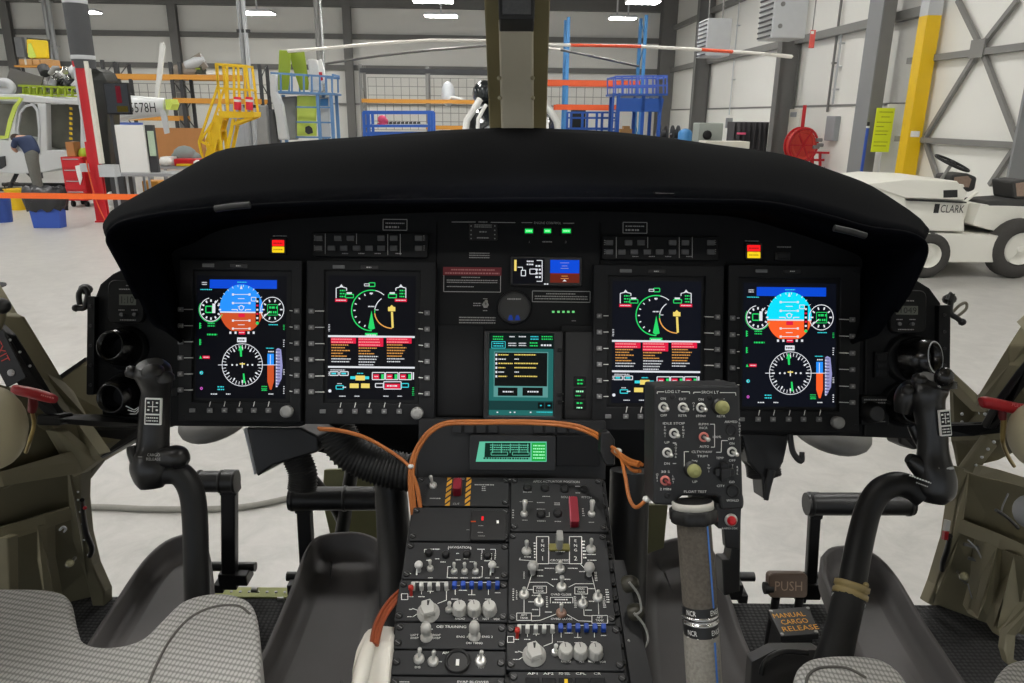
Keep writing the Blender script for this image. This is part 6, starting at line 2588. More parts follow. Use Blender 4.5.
# ------------------------------------------------------------------ controls
def toggle(t, x, y, z, d=(0.12, 0.25, 1), L=0.024, r=0.0032, m=None, nut=0.0068, lab=None, ring=None):
    d = Vector((d[0], d[1] * 0.6, d[2])).normalized()
    L *= 0.78
    c = Vector((x, y, z))
    g = MB(MQF[0], m_toggle if ring is None else ring)
    g.lathe(c, (0, 0, 1), [(nut, -0.001), (nut, 0.003), (nut * 0.7, 0.005)], n=12)
    g.use(m or m_toggle)
    g.lathe(c + Vector((0, 0, 0.002)), d, [(r * 0.55, 0), (r * 0.7, L * 0.5), (r, L * 0.85), (r * 0.8, L * 0.97), (0.0003, L)], n=10)
    return g.build('toggle_switch', t, lab)


MQF = [MQ]


def plate(name, lab, cat, u0, u1, v0, v1, zt=0.004, um=None, grp=None, m=None):
    """a rack panel on the pedestal; picture rows v0..v1, columns along the rail"""
    vm = (v0 + v1) / 2
    xa, xb = Q2(u0, vm, zt)[0], Q2(u1, vm, zt)[0]
    ya, yb_ = Q2((u0 + u1) / 2, v1, zt)[1], Q2((u0 + u1) / 2, v0, zt)[1]
    t = thing(name, lab, cat, MQ @ Vector(((xa + xb) / 2, (ya + yb_) / 2, -0.004)), MQ, grp)
    g = MB(MQ, m or m_ped)
    g.rr(xa, ya, xb, yb_, -0.005, zt, 0.003, 0.001)
    g.build('face', t)
    n = max(2, int((yb_ - ya) / 0.034))
    for x in (xa + 0.006, xb - 0.006):
        for yy in ((ya + 0.008, yb_ - 0.008) if yb_ - ya > 0.035 else ((ya + yb_) / 2,)):
            g = MB(MQ, m_blk)
            g.lathe((x, yy, zt - 0.001), (0, 0, 1), [(0.0052, 0), (0.0052, 0.002), (0.004, 0.003)], n=14)
            g.use(m_key).bar((x - 0.003, yy + 0.002, zt + 0.002), (x + 0.003, yy - 0.002, zt + 0.002), 0.001)
            g.build('quarter_turn_fastener', t)
    return t, (xa, ya, xb, yb_)


class INK:
    """white marks on a pedestal panel, placed where the photograph shows them"""
    def __init__(s, f, z=0.0044, m=None):
        s.f, s.z, s.g = f, z, MB(MQ, m or m_let)

    def p(s, x, y):
        return Q2(*s.f(x, y), s.z)

    def L(s, pts, w=0.0009):
        s.g.pline([s.p(*q) for q in pts], w, s.z)

    def F(s, x0, y0, x1, y1, w=0.0009):
        s.L([(x0, y0), (x1, y0), (x1, y1), (x0, y1), (x0, y0)], w)

    def D(s, x0, y0, x1, y1, rows=1, seed=1):
        a, b = s.p(x0, y1), s.p(x1, y0)
        s.g.dashes(a[0], a[1], b[0], b[1], s.z, rows, seed=seed)

    def T(s, t_, x, y, h, w=None, rot=0):
        c = s.p(x, y)
        c1 = s.p(x, y - h)
        hh = abs(c1[1] - c[1])
        k = abs(s.p(x + 1, y)[0] - c[0])
        s.g.txt(t_, c[0], c[1], hh, s.z, 'c', rot, None if w is None else w * k)

    def done(s, t):
        s.g.build('lettering', t)


# --- left column, top: fire / cargo release panel with striped guard
t, r_ = plate('emergency_panel', 'pedestal panel with a red guarded switch between yellow and black stripes', 'control panel', 416, 509, 477, 506, m=m_pedk)
a, b = Q2(*q7(205, 390), 0.0045), Q2(*q7(325, 262), 0.0045)
m_str = mat('stripe_yellow', (196, 142, 24), 0.6)
g = MB(MQ)
for x0, x1 in ((203, 236), (294, 324)):
    p0, p1 = Q2(*q7(x0, 390), 0.0045), Q2(*q7(x1 + 2, 262), 0.0045)
    g.use(m_str).rect(p0[0], p0[1], p1[0], p1[1], 0.0044)
    g.use(m_ink)
    n = 5
    for k in range(n):
        y = p0[1] + (p1[1] - p0[1]) * k / n
        h = (p1[1] - p0[1]) / n
        g.poly([(p0[0], y), (p1[0], y + h * 0.7), (p1[0], y + h * 1.05), (p0[0], y + h * 0.35)], 0.0047)
g.build('warning_stripes', t, 'yellow and black diagonal stripes')
g = MB(MQ, mat('guard_red', (124, 18, 36), 0.45))
c = Q2(*q7(262, 310), 0.01)
g.rr(c[0] - 0.007, c[1] - 0.012, c[0] + 0.007, c[1] + 0.012, 0.002, 0.022, 0.003)
g.build('switch_guard', t, 'red switch guard')
c = Q2(*q7(150, 300), 0.004)
toggle(t, c[0], c[1], 0.004, (-0.2, 0.5, 1))
ik = INK(q7, m=m_dim)
ik.D(340, 290, 428, 300, 1, 3)
ik.D(135, 352, 185, 362, 1, 4)
ik.T('CARGO', 268, 268, 9, 50)
ik.T('CUT', 256, 382, 9, 30)
ik.D(372, 300, 392, 325, 3, 5)
ik.D(112, 300, 118, 345, 4, 5)
ik.done(t)
# --- blank plate and clock
t, r_ = plate('clock_unit', 'pedestal panel with a small digital clock showing one red figure', 'control panel', 411, 509, 507.5, 541, m=m_pedk)
g = MB(MQ, m_blk)
a, b = Q2(*q7(318, 545), 0.012), Q2(*q7(485, 412), 0.012)
g.rr(a[0], a[1], b[0], b[1], 0.003, 0.012, 0.003)
g.use(emis('red_digit', (255, 30, 40)))
c = Q2(*q7(376, 448), 0.0124)
g.rect(c[0] - 0.0016, c[1] - 0.004, c[0] + 0.0016, c[1] + 0.004, 0.0124)
g.use(emis('amber_digit', (200, 80, 40), 0.7))
c = Q2(*q7(334, 462), 0.0124)
g.rect(c[0] - 0.004, c[1] - 0.0012, c[0] + 0.004, c[1] + 0.0012, 0.0124)
g.use(m_let)
c = Q2(*q7(445, 464), 0.0124)
g.rect(c[0] - 0.0018, c[1] - 0.003, c[0] + 0.0018, c[1] + 0.003, 0.0124)
g.use(m_dim)
for (x, y, w) in ((368, 481, 12), (366, 512, 14), (372, 528, 18), (310, 500, 8)):
    c = Q2(*q7(x, y), 0.0124)
    g.dashes(c[0] - w * 0.0003, c[1] - 0.001, c[0] + w * 0.0003, c[1] + 0.001, 0.0124, 1, seed=x)
g.build('digital_clock', t)
# --- NAV / antenna switch panel
t, r_ = plate('transfer_switch_panel', 'pedestal panel with small toggles and two white topped knobs, above the left intercom panel', 'control panel', 404.5, 508.5, 542.5, 579.5)
ik = INK(q8)
ik.T('NAVIGATION', 325, 71, 9, 90)
ik.L([(280, 80), (280, 71)])
ik.L([(372, 80), (372, 71)])
ik.L([(182, 92), (182, 79), (200, 79)])
ik.D(204, 74, 246, 83, 1, 2)
ik.L([(400, 79), (418, 79), (418, 94)])
ik.L([(452, 79), (473, 79), (473, 94)])
ik.D(398, 75, 428, 83, 1, 3)
for (x, y, w) in ((200, 124, 20), (234, 118, 18), (258, 131, 22), (378, 130, 22), (352, 118, 18), (318, 96, 12), (320, 122, 20), (440, 126, 26), (118, 178, 20), (206, 196, 20), (300, 196, 34), (345, 196, 30), (394, 196, 34), (440, 196, 20), (480, 196, 14), (480, 152, 14)):
    ik.D(x - w / 2, y - 3.5, x + w / 2, y + 3.5, 1, x)
ik.L([(278, 150), (275, 195), (290, 195)])
ik.L([(278, 150), (290, 150)])
ik.L([(414, 150), (420, 150), (418, 193), (405, 193)])
for x in (416, 432, 456, 472):
    ik.D(x - 3, 94, x + 3, 122, 4, x)
ik.L([(160, 150), (152, 160), (150, 184)], 0.0022)
ik.L([(458, 150), (454, 160), (452, 186)], 0.0022)
ik.done(t)
for x, y in ((206, 160), (304, 172), (347, 172), (391, 172)):
    c = Q2(*q8(x, y), 0.004)
    toggle(t, c[0], c[1], 0.004, (0, 0.5, 1), 0.02, 0.0026, nut=0.005)
for x, y in ((160, 168), (460, 168)):
    c = Q2(*q8(x, y), 0.004)
    g = MB(MQ, m_whl)
    g.lathe((c[0], c[1], 0.003), (0, 0.2, 1), [(0.003, 0), (0.003, 0.009), (0.0058, 0.0105), (0.0062, 0.014), (0.0045, 0.017), (0.001, 0.018)], n=14)
    g.build('knob', t, 'white topped knob')
for x, y in ((200, 98), (270, 104), (356, 104), (440, 110)):
    c = Q2(*q8(x, y), 0.004)
    MB(MQ, m_blk).lathe((c[0], c[1], 0.003), (0, 0, 1), [(0.006, 0), (0.006, 0.006), (0.004, 0.008)], n=14).build('push_button', t)


def intercom(lab, u0, u1, v0, v1, f, X, Y):
    """audio panel: five white and six blue push levers, a fat selector, three knobs"""
    t, r_ = plate('intercom_panel', lab, 'control panel', u0, u1, v0, v1, grp='intercom panels')
    ik = INK(f)
    x0, y0 = X, Y
    def k(x, y):
        return (x0 + x, y0 + y)
    # X, Y is the left white lever in the crop
    ik.L([k(0, -12), k(136, -12)])
    ik.L([k(200, -10), k(345, -10)])
    for i in range(5):
        ik.L([k(i * 34, -12), k(i * 34, 4)])
    ik.L([k(136, 10), k(136, 62), k(100, 76)])
    ik.L([k(34, 12), k(34, 38)])
    ik.L([k(70, 12), k(70, 34)])
    for (x, y, w) in ((34, 48, 26), (-12, 48, 26), (-10, 100, 14), (-14, 130, 22), (70, 26, 26), (140, 20, 16), (178, 2, 26), (204, 22, 34), (240, 40, 30), (170, 58, 28), (306, 58, 24), (346, 32, 22), (240, 62, 26)):
        ik.D(x0 + x - w / 2, y0 + y - 3.5, x0 + x + w / 2, y0 + y + 3.5, 1, int(x) + 50)
    ik.T('RADIO', *k(192, 138), 8, 40)
    ik.T('ICS', *k(256, 138), 8, 20)
    ik.T('NOT', *k(298, 139), 8, 26)
    ik.T('VOX', *k(342, 140), 8, 26)
    ik.F(x0 - 48, y0 + 36, x0 - 22, y0 + 60)
    ik.L([k(20, 104), k(-4, 96)])
    ik.L([k(20, 116), k(0, 130)])
    for i in (0, 2, 4):
        ik.L([k(172 + i * 34, 8), k(172 + i * 34, 40)])
    ik.done(t)
    for i in range(5):
        c = Q2(*f(*k(i * 34, 8)), 0.008)
        g = MB(MQ, m_whl)
        g.rr(c[0] - 0.0028, c[1] - 0.004, c[0] + 0.0028, c[1] + 0.004, 0.002, 0.016, 0.0015)
        g.build('push_lever', t, 'white push lever')
    for i in range(6):
        c = Q2(*f(*k(170 + i * 35, 4)), 0.006)
        g = MB(MQ, m_blv)
        g.rr(c[0] - 0.0033, c[1] - 0.0045, c[0] + 0.0033, c[1] + 0.0045, 0.002, 0.013, 0.0015)
        g.build('push_lever', t, 'blue push lever')
    c = Q2(*f(*k(62, 112)), 0.006)
    g = MB(MQ, m_kn2)
    g.lathe((c[0], c[1], 0.003), (0, 0, 1), [(0.016, 0), (0.016, 0.004), (0.0125, 0.006), (0.012, 0.012)], n=22)
    R_ = Matrix.Rotation(math.radians(18), 3, 'Z')
    P_ = [R_ @ Vector(q_) for q_ in ((-0.008, -0.011, 0), (0.008, -0.011, 0), (0.0105, 0.003, 0), (0.006, 0.013, 0), (-0.006, 0.013, 0), (-0.0105, 0.003, 0))]
    g.loft([[(c[0] + q_.x * s_, c[1] + q_.y * s_, z) for q_ in P_] for s_, z in ((1.0, 0.008), (1.0, 0.017), (0.86, 0.02))], True, True)
    g.use(m_ink)
    g.poly([(c[0] - 0.001, c[1] + 0.002), (c[0] + 0.001, c[1] + 0.002), (c[0] + 0.002, c[1] + 0.01), (c[0] - 0.002, c[1] + 0.01)][::-1], 0.0203)
    g.build('selector_knob', t, 'fat grey selector knob')
    c = Q2(*f(*k(146, 104)), 0.004)
    toggle(t, c[0], c[1], 0.004, (0.1, 0.4, 1), 0.018, 0.003, m=m_whl, nut=0.005)
    c = Q2(*f(*k(-8, 42)), 0.004)
    g = MB(MQ, mat('tip_red', (190, 50, 40), 0.5))
    g.lathe((c[0], c[1], 0.003), (0, 0.3, 1), [(0.0022, 0), (0.0022, 0.01), (0.004, 0.012), (0.0035, 0.017), (0.0005, 0.018)], n=10)
    g.build('red_tipped_switch', t, 'small red tipped switch')
    for x in (190, 250, 312):
        c = Q2(*f(*k(x, 100)), 0.008)
        g = MB(MQ, m_kn2)
        L_ = []
        for rr_, z in ((0.0098, 0.003), (0.0105, 0.005), (0.0088, 0.0175), (0.0075, 0.019)):
            L_.append([(c[0] + rr_ * (1 + 0.05 * (j % 2)) * math.cos(2 * PI * j / 24), c[1] + rr_ * (1 + 0.05 * (j % 2)) * math.sin(2 * PI * j / 24), z) for j in range(24)])
        g.loft(L_, True, True)
        g.use(m_ink).line((c[0], c[1] + 0.001), (c[0] - 0.001, c[1] + 0.007), 0.001, 0.0192)
        g.use(m_whl).lathe((c[0], c[1], 0.002), (0, 0, 1), [(0.0112, 0), (0.0112, 0.002)], n=20)
        g.build('volume_knob', t, 'ribbed grey volume knob')
    return t


intercom('upper left intercom panel with white and blue levers and grey knobs, beside the fuel panel', 397, 507.5, 580.5, 621.5, q8, 136, 225)
intercom('lower right intercom panel with white and blue levers, below the fuel panel', 506.5, 622, 624.5, 670.5, q8, 570, 400)
# --- OEI training
t, r_ = plate('training_panel', 'pedestal panel lettered OEI TRAINING with two tall grey toggles', 'control panel', 394.5, 506, 622.8, 649)
ik = INK(q8)
ik.T('OEI TRAINING', 292, 396, 10, 122)
for s_, x, y in (('LEFT', 142, 430), ('DISP', 142, 442), ('RIGHT', 232, 430), ('DISP', 232, 442), ('ENG 1', 336, 437), ('ENG 2', 440, 437)):
    ik.T(s_, x, y, 8, 44 if 'ENG' in s_ else 32)
ik.T('OEI TRNG', 386, 463, 8, 68)
ik.D(206, 402, 216, 410, 1, 3)
ik.done(t)
for x, y in ((190, 440), (387, 436)):
    c = Q2(*q8(x, y), 0.004)
    g = MB(MQ, m_kn2)
    g.lathe((c[0], c[1], 0.003), (0, 0.2, 1), [(0.0085, 0), (0.0085, 0.003), (0.0055, 0.004), (0.0055, 0.011), (0.0072, 0.012), (0.0072, 0.021), (0.0055, 0.0255), (0.0005, 0.026)], n=16)
    g.build('locking_toggle', t, 'tall grey locking toggle')
# --- AHRS
t, r_ = plate('compass_panel', 'pedestal panel lettered AHRS with a round black window', 'control panel', 392, 505.5, 650.5, 675)
ik = INK(q8)
ik.T('AHRS', 278, 503, 10, 46)
ik.T('SLEW', 160, 508, 7, 26)
ik.T('DG', 154, 562, 8, 22)
ik.T('SYNC', 414, 515, 7, 32)
ik.T('TEST', 414, 562, 8, 26)
ik.D(240, 534, 254, 544, 1, 4)
ik.done(t)
c = Q2(*q8(318, 540), 0.004)
g = MB(MQ, m_blk)
g.lathe((c[0], c[1], 0.003), (0, 0, 1), [(0.017, 0), (0.017, 0.005), (0.0145, 0.006), (0.013, 0.002)], n=24)
g.use(m_let).rect(c[0] - 0.0022, c[1] - 0.006, c[0] + 0.0022, c[1] + 0.003, 0.0056)
g.build('round_window', t)
for x, y in ((160, 530), (218, 540), (412, 540)):
    c = Q2(*q8(x, y), 0.004)
    toggle(t, c[0], c[1], 0.004, (0.1, 0.6, 1), 0.022, 0.003, nut=0.0075, m=m_whl if x == 160 else None)
# --- bottom left
t, r_ = plate('blower_panel', 'pedestal panel lettered EVAP BLOWER at the bottom edge, left column', 'control panel', 389, 505, 676.5, 705)
ik = INK(q8)
ik.T('EVAP BLOWER', 382, 622, 9, 130)
ik.D(80, 618, 120, 626, 1, 3)
ik.done(t)
# --- right column, top: apex actuator position
t, r_ = plate('actuator_panel', 'pedestal panel lettered APEX ACTUATOR POSITION with a red guarded switch', 'control panel', 510.5, 604.5, 478, 531.5, m=m_pedk)
ik = INK(q7, m=m_dim)
ik.T('APEX ACTUATOR POSITION', 712, 281, 10, 212)
for (x, y, w) in ((580, 328, 38), (666, 348, 34), (808, 302, 20), (810, 332, 20), (642, 376, 36), (642, 406, 38), (644, 460, 38), (716, 378, 26), (716, 386, 26), (720, 462, 30), (568, 456, 24), (872, 466, 24)):
    ik.D(x - w / 2, y - 4, x + w / 2, y + 4, 1, x)
ik.T('ROLL', 752, 351, 9, 34)
ik.T('PITCH', 850, 352, 9, 44)
ik.L([(545, 372), (605, 372)])
ik.L([(680, 420), (680, 440), (664, 440)])
ik.D(512, 405, 520, 450, 4, 4)
ik.D(832, 400, 838, 440, 4, 6)
ik.done(t)
c = Q2(*q7(793, 415), 0.012)
g = MB(MQ, mat('guard_red', (124, 18, 36), 0.45))
g.rr(c[0] - 0.006, c[1] - 0.026, c[0] + 0.0065, c[1] + 0.026, 0.003, 0.018, 0.003)
g.use(mat('guard_red_edge', (196, 96, 110), 0.5)).span(c[0] - 0.007, c[1] - 0.026, 0.003, c[0] - 0.006, c[1] + 0.026, 0.018)
g.build('switch_guard', t, 'red switch guard')
for x, y in ((566, 430), (872, 430)):
    c = Q2(*q7(x, y), 0.004)
    toggle(t, c[0], c[1], 0.004, (0.05, 0.9, 1), 0.03, 0.0045, nut=0.006)
for x, y in ((642, 432), (718, 428), (660, 312), (750, 318), (838, 318), (580, 312)):
    c = Q2(*q7(x, y), 0.004)
    MB(MQ, m_blk).lathe((c[0], c[1], 0.003), (0, 0, 1), [(0.0075, 0), (0.0075, 0.004), (0.005, 0.006)], n=14).build('push_button', t)
# --- engine / fuel panel
t, r_ = plate('fuel_control_panel', 'large pedestal panel with white fuel lines, ENG 1 and ENG 2 boxes and TANK boxes', 'control panel', 508.5, 611, 532.8, 623.5)
ik = INK(q8)
for (x0, s_) in ((641, '1'), (776, '2')):
    ik.F(x0, 27, x0 + 50, 138, 0.0012)
    for i, ch in enumerate('ENG'):
        ik.T(ch, x0 + 25, 44 + i * 19, 11)
    ik.T(s_, x0 + 25, 116, 17)
for (x, y, w) in ((604, 97, 32), (604, 110, 26), (866, 100, 32), (868, 124, 36), (738, 88, 38), (694, 157, 38), (790, 157, 40), (737, 174, 34), (656, 164, 24), (656, 188, 26), (828, 170, 24), (716, 202, 24), (768, 202, 24), (618, 244, 22), (634, 268, 24), (636, 326, 26), (622, 294, 28), (866, 240, 24), (868, 292, 24), (838, 276, 18), (854, 328, 26), (690, 336, 28)):
    ik.D(x - w / 2, y - 4, x + w / 2, y + 4, 1, x + y)
ik.T('CROSSFEED', 738, 124, 8, 80)
ik.L([(570, 122), (640, 127)])
ik.L([(572, 122), (574, 114)])
ik.L([(690, 136), (776, 136)])
ik.L([(650, 138), (614, 172)])
ik.L([(820, 138), (850, 170)])
ik.L([(622, 180), (600, 250)])
ik.L([(866, 180), (886, 262)])
ik.L([(612, 214), (684, 214), (712, 232)])
ik.L([(872, 220), (800, 220), (772, 234)])
ik.L([(590, 280), (590, 340)])
ik.L([(652, 260), (652, 282)])
ik.L([(654, 310), (654, 352), (620, 352)])
ik.L([(826, 262), (832, 288)])
ik.L([(834, 318), (836, 350), (870, 352)])
ik.L([(894, 292), (896, 346)])
for (x0, y0, x1, y1, a_, b_) in ((628, 230, 682, 258, 'FWD', 'TANK'), (798, 234, 850, 262, 'FWD', 'TANK'), (560, 340, 620, 370, 'AFT', 'TANK'), (868, 350, 932, 382, 'AFT', 'TANK')):
    ik.F(x0, y0, x1, y1)
    ik.T(a_, (x0 + x1) / 2, y0 + 8, 8, 26)
    ik.T(b_, (x0 + x1) / 2, y0 + 20, 8, 34)
ik.L([(620, 372), (656, 370), (722, 344)])
ik.L([(766, 346), (812, 372), (868, 374)])
ik.T('OVRD CLOSE', 742, 264, 8, 84)
ik.T('OVRD CLOSE', 744, 364, 8, 88)
ik.L([(698, 300), (698, 276), (790, 276), (790, 300)])
ik.D(716, 280, 768, 290, 1, 4)
ik.D(706, 292, 782, 302, 1, 5)
for x, y0, y1 in ((546, 238, 290), (684, 270, 318), (800, 270, 320), (918, 270, 320), (932, 240, 300), (634, 48, 118), (836, 40, 120), (590, 170, 200), (884, 170, 210), (560, 246, 286)):
    ik.D(x - 3, y0, x + 3, y1, 6, x)
ik.done(t)
for x, y, nm, d_, L_, r__ in ((626, 178, 'k', 0, 0, 0), (856, 184, 'k', 0, 0, 0), (600, 88, 't', 0.5, 0.024, 0.0034), (864, 80, 't', 0.5, 0.024, 0.003), (738, 162, 't', 0.4, 0.018, 0.0032), (744, 236, 't', 0.6, 0.024, 0.0034),
                              (590, 266, 't', 0.4, 0.016, 0.003), (652, 298, 't', 0.4, 0.016, 0.003), (830, 304, 't', 0.4, 0.016, 0.003), (892, 278, 't', 0.4, 0.016, 0.003), (742, 342, 'r', 0.5, 0.02, 0.003)):
    c = Q2(*q8(x, y), 0.004)
    if nm == 'k':
        g = MB(MQ, m_kn2)
        g.lathe((c[0], c[1], 0.003), (0, 0.25, 1), [(0.004, 0), (0.004, 0.008), (0.0075, 0.011), (0.0082, 0.015), (0.0065, 0.02), (0.003, 0.022)], n=16)
        g.build('ball_knob', t, 'round grey ball topped lever')
    else:
        toggle(t, c[0], c[1], 0.004, (0, d_, 1), L_, r__, nut=0.0075, ring=mat('nut_amber', (150, 116, 98), 0.4) if nm == 'r' else None)
c = Q2(*q8(734, 74), 0.004)
g = MB(MQ, mat('dull_brass', (128, 122, 66), 0.5, metal=0.3))
g.rr(c[0] - 0.016, c[1] - 0.006, c[0] + 0.016, c[1] + 0.006, 0.003, 0.008, 0.002)
g.use(mat('clear_grey', (150, 150, 146), 0.3)).rr(c[0] - 0.005, c[1] - 0.006, c[0] + 0.005, c[1] + 0.014, 0.004, 0.03, 0.003)
g.build('guarded_lever', t, 'clear grey lever on a brass coloured bar')
# --- bottom right: push button row
t, r_ = plate('autopilot_panel', 'pedestal panel with a row of square keys, one lit yellow, at the bottom edge', 'control panel', 509, 628, 671.8, 705)
ik = INK(q8)
for s_, x in (('AP1', 624), ('AP2', 690), ('FD SEL', 756), ('CPL', 823), ('CR', 890)):
    ik.T(s_, x, 588, 9, 14 * len(s_) if len(s_) < 4 else 46)
ik.done(t)
for i, x in enumerate((624, 692, 762, 828, 892)):
    a, b = Q2(*q8(x - 28, 640), 0.009), Q2(*q8(x + 28, 602), 0.009)
    g = MB(MQ, m_bezel)
    g.rr(a[0], a[1], b[0], b[1], 0.002, 0.009, 0.002)
    if i == 2:
        g.use(emis('lamp_yellow', (230, 190, 40))).rect(a[0] + 0.007, a[1] + 0.004, b[0] - 0.007, b[1] - 0.003, 0.0094)
    g.build('square_key', t)

# hand-mike leads and plugs on the right of the pedestal
t = thing('headset_socket', 'two round headset plugs with looped grey leads on the right flank of pedestal', 'socket', at(625, 625, 1.03), MP)
for (u, v) in ((623, 585), (629, 613)):
    g = MB(ID, mat('plug_olive', (50, 48, 38), 0.55))
    c = at(u, v, 1.03)
    g.lathe(c, Vector((0.9, -0.2, 0.35)), [(0.009, 0), (0.0115, 0.003), (0.0115, 0.014), (0.009, 0.018), (0.005, 0.022)], n=16)
    g.build('plug', t)
g = MB(ID, mat('lead_grey', (140, 140, 136), 0.5))
for P_ in ([(629, 582), (638, 594), (641, 606), (640, 612), (634, 615)], [(634, 613), (644, 625), (648, 638), (645, 647), (637, 650), (628, 640)]):
    g.tube(spline([at(u, v, 1.015) for u, v in P_], 5), 0.0017, n=6)
g.build('lead', t)
g = MB(ID, m_pedk)
P_ = [at(u, v, d) for u, v, d in ((613, 560, 1.12), (624, 560, 1.12), (655, 690, 0.96), (632, 690, 0.96))]
n_ = (P_[1] - P_[0]).cross(P_[3] - P_[0]).normalized() * 0.03
g.loft([[p for p in P_], [p + n_ for p in P_]], True, True)
g.build('socket_plate', t)
# ================================================================== COLLECTIVE, CYCLICS, PEDALS, SEATS, AIRFRAME
def slab(mb, pts, thick, d=None, axis=None):
    """outline in the picture with a depth for each point, thickened away from the camera"""
    F_ = [at(p[0], p[1], p[2] if len(p) > 2 else d) for p in pts]
    n = len(F_)
    A = sum(pts[i][0] * -pts[(i + 1) % n][1] + pts[(i + 1) % n][0] * pts[i][1] for i in range(n))
    if A < 0:
        F_ = F_[::-1]
    ax = axis if axis is not None else FW
    Bk = [p + ax * thick for p in F_]
    mb.add(F_ + Bk, [list(range(n)), [n + i for i in range(n)][::-1]] + [(i, n + i, n + (i + 1) % n, (i + 1) % n) for i in range(n)])
    return mb


# ------------------------------------------------------------------ collective lever (right seat)
DC = 0.92
MC = frame_from(at(697, 446, DC), R0 * math.cos(0.05) + FW * 0.05, U0 - FW * 0.06)
def C2(u, v, z=0.0):
    p = pix(MC, u, v, z)
    return (p.x, p.y)
f6 = lambda x, y: (640 + x / 4.88, 375 + y / 4.88)
t = thing('collective_lever', 'collective lever with a black switch box lettered LDG LT on a grey blue-striped grip', 'lever', at(702, 683, 0.9), frame_from(Vector((0, 0, 0)), R0, Vector((0, 1, 0))))
g = MB(MC, mat('switch_box_black', (42, 43, 45), 0.5, var=0.12, scale=90, spec=0.4))
ol = [f6(*p) for p in ((70, 55), (488, 48), (506, 655), (396, 660), (388, 600), (368, 590), (208, 592), (190, 606), (182, 640), (66, 632))]
g.prism([C2(*p) for p in ol], -0.055, 0.0)
b = g.build('switch_box', t, bev=0.003)
g = MB(MC, m_let)
class CI(INK):
    def __init__(s):
        s.f, s.z, s.g = f6, 0.0006, MB(MC, m_let)
    def p(s, x, y):
        return C2(*f6(x, y), s.z)
ik = CI()
ik.T('LDG LT', 160, 81, 13, 72)
ik.T('SRCH LT', 342, 84, 13, 84)
ik.L([(84, 92), (84, 82), (118, 82)]); ik.L([(202, 82), (242, 82), (242, 92)])
ik.L([(262, 92), (262, 84), (296, 84)]); ik.L([(390, 86), (466, 86), (468, 100)])
for s_, x, y, w in (('ON', 113, 115, 26), ('OFF', 116, 197, 32), ('EXT', 208, 117, 34), ('RETR', 208, 198, 40), ('ON', 297, 119, 26), ('STOW', 298, 200, 48), ('EXT', 396, 121, 34), ('RETR', 396, 201, 40),
                    ('IDLE STOP', 165, 236, 106), ('RPM', 310, 240, 46), ('INCR', 310, 258, 40), ('100%', 376, 302, 40), ('AUTO', 314, 349, 46), ('CLTV/YAW', 302, 375, 100), ('TRIM', 304, 396, 52),
                    ('ARMED', 444, 228, 62), ('OFF', 446, 311, 32), ('ON', 448, 334, 24), ('TEMP', 390, 405, 36), ('OFF', 450, 417, 32), ('UP', 132, 329, 24), ('DN', 132, 432, 26), ('DN', 266, 420, 26), ('UP', 268, 521, 24),
                    ('30 S', 124, 472, 42), ('2 MIN', 124, 557, 54), ('CITY', 394, 541, 38), ('GO', 448, 522, 26), ('FLOAT TEST', 270, 569, 110), ('WSHLD', 452, 612, 60)):
    ik.T(s_, x, y, 11 if s_ not in ('LDG LT',) else 12, w)
for s_, x, y0 in (('ENG 1', 122, 254), ('ENG 2', 211, 254), ('FLOATS', 486, 218), ('MOTOR', 175, 340), ('LMT', 162, 494), ('OEI', 84, 486), ('TRIM', 452, 442), ('REL', 476, 450), ('OFF', 262, 138), ('RWI', 336, 440)):
    for i, ch in enumerate(s_.replace(' ', '')):
        ik.T(ch, x, y0 + i * 15, 10)
ik.L([(342, 240), (364, 240), (364, 352), (346, 352)])
ik.L([(372, 377), (396, 377), (398, 320), (428, 320)])
ik.L([(238, 374), (216, 374), (216, 452)])
ik.L([(160, 332), (176, 332)]); ik.L([(160, 432), (176, 432)])
ik.g.build('lettering', t)
MQF[0] = MC
for x, y, ring in ((113, 156, None), (208, 158, None), (297, 159, None), (165, 284, None), (132, 378, None), (448, 374, None), (310, 302, mat('ring_red', (210, 120, 110), 0.4)), (122, 514, mat('ring_red', (210, 120, 110), 0.4))):
    c = C2(*f6(x, y))
    g = MB(MC, ring or m_toggle)
    g.lathe((c[0], c[1], -0.001), (0, 0, 1), [(0.0062, 0), (0.0062, 0.0025), (0.0044, 0.0025)], n=16)
    g.use(m_blk).lathe((c[0], c[1], 0.001), (0, 0, 1), [(0.0044, 0), (0.003, 0.001)], n=12)
    g.use(m_toggle if x != 122 else mat('tip_dark_red', (120, 40, 44), 0.5)).lathe((c[0], c[1], 0.001), Vector((0.1, -0.05, 1)), [(0.0016, 0), (0.002, 0.008), (0.0028, 0.014), (0.0006, 0.0158)], n=10)
    g.build('toggle_switch', t)
m_hat = mat('hat_olive', (150, 150, 96), 0.6)
for x, y in ((403, 160), (266, 470)):
    c = C2(*f6(x, y), 0.012)
    g = MB(MC, m_blk)
    g.lathe((c[0], c[1], -0.001), (0, 0, 1), [(0.0105, 0), (0.0105, 0.004), (0.006, 0.005), (0.005, 0.006)], n=16)
    g.use(m_hat).lathe((c[0], c[1], 0.004), Vector((0.05, 0, 1)), [(0.004, 0), (0.0082, 0.003), (0.0086, 0.007), (0.0075, 0.011), (0.003, 0.013)], n=18)
    g.build('hat_switch', t, 'olive round hat switch')
c = C2(*f6(405, 470))
g = MB(MC, m_blk)
for k in range(4):
    a = k * PI / 2
    g.rr(c[0] + 0.0075 * math.cos(a) - 0.0045, c[1] + 0.0075 * math.sin(a) - 0.0045, c[0] + 0.0075 * math.cos(a) + 0.0045, c[1] + 0.0075 * math.sin(a) + 0.0045, -0.001, 0.008, 0.002)
g.rr(c[0] - 0.006, c[1] - 0.006, c[0] + 0.006, c[1] + 0.006, -0.001, 0.012, 0.003)
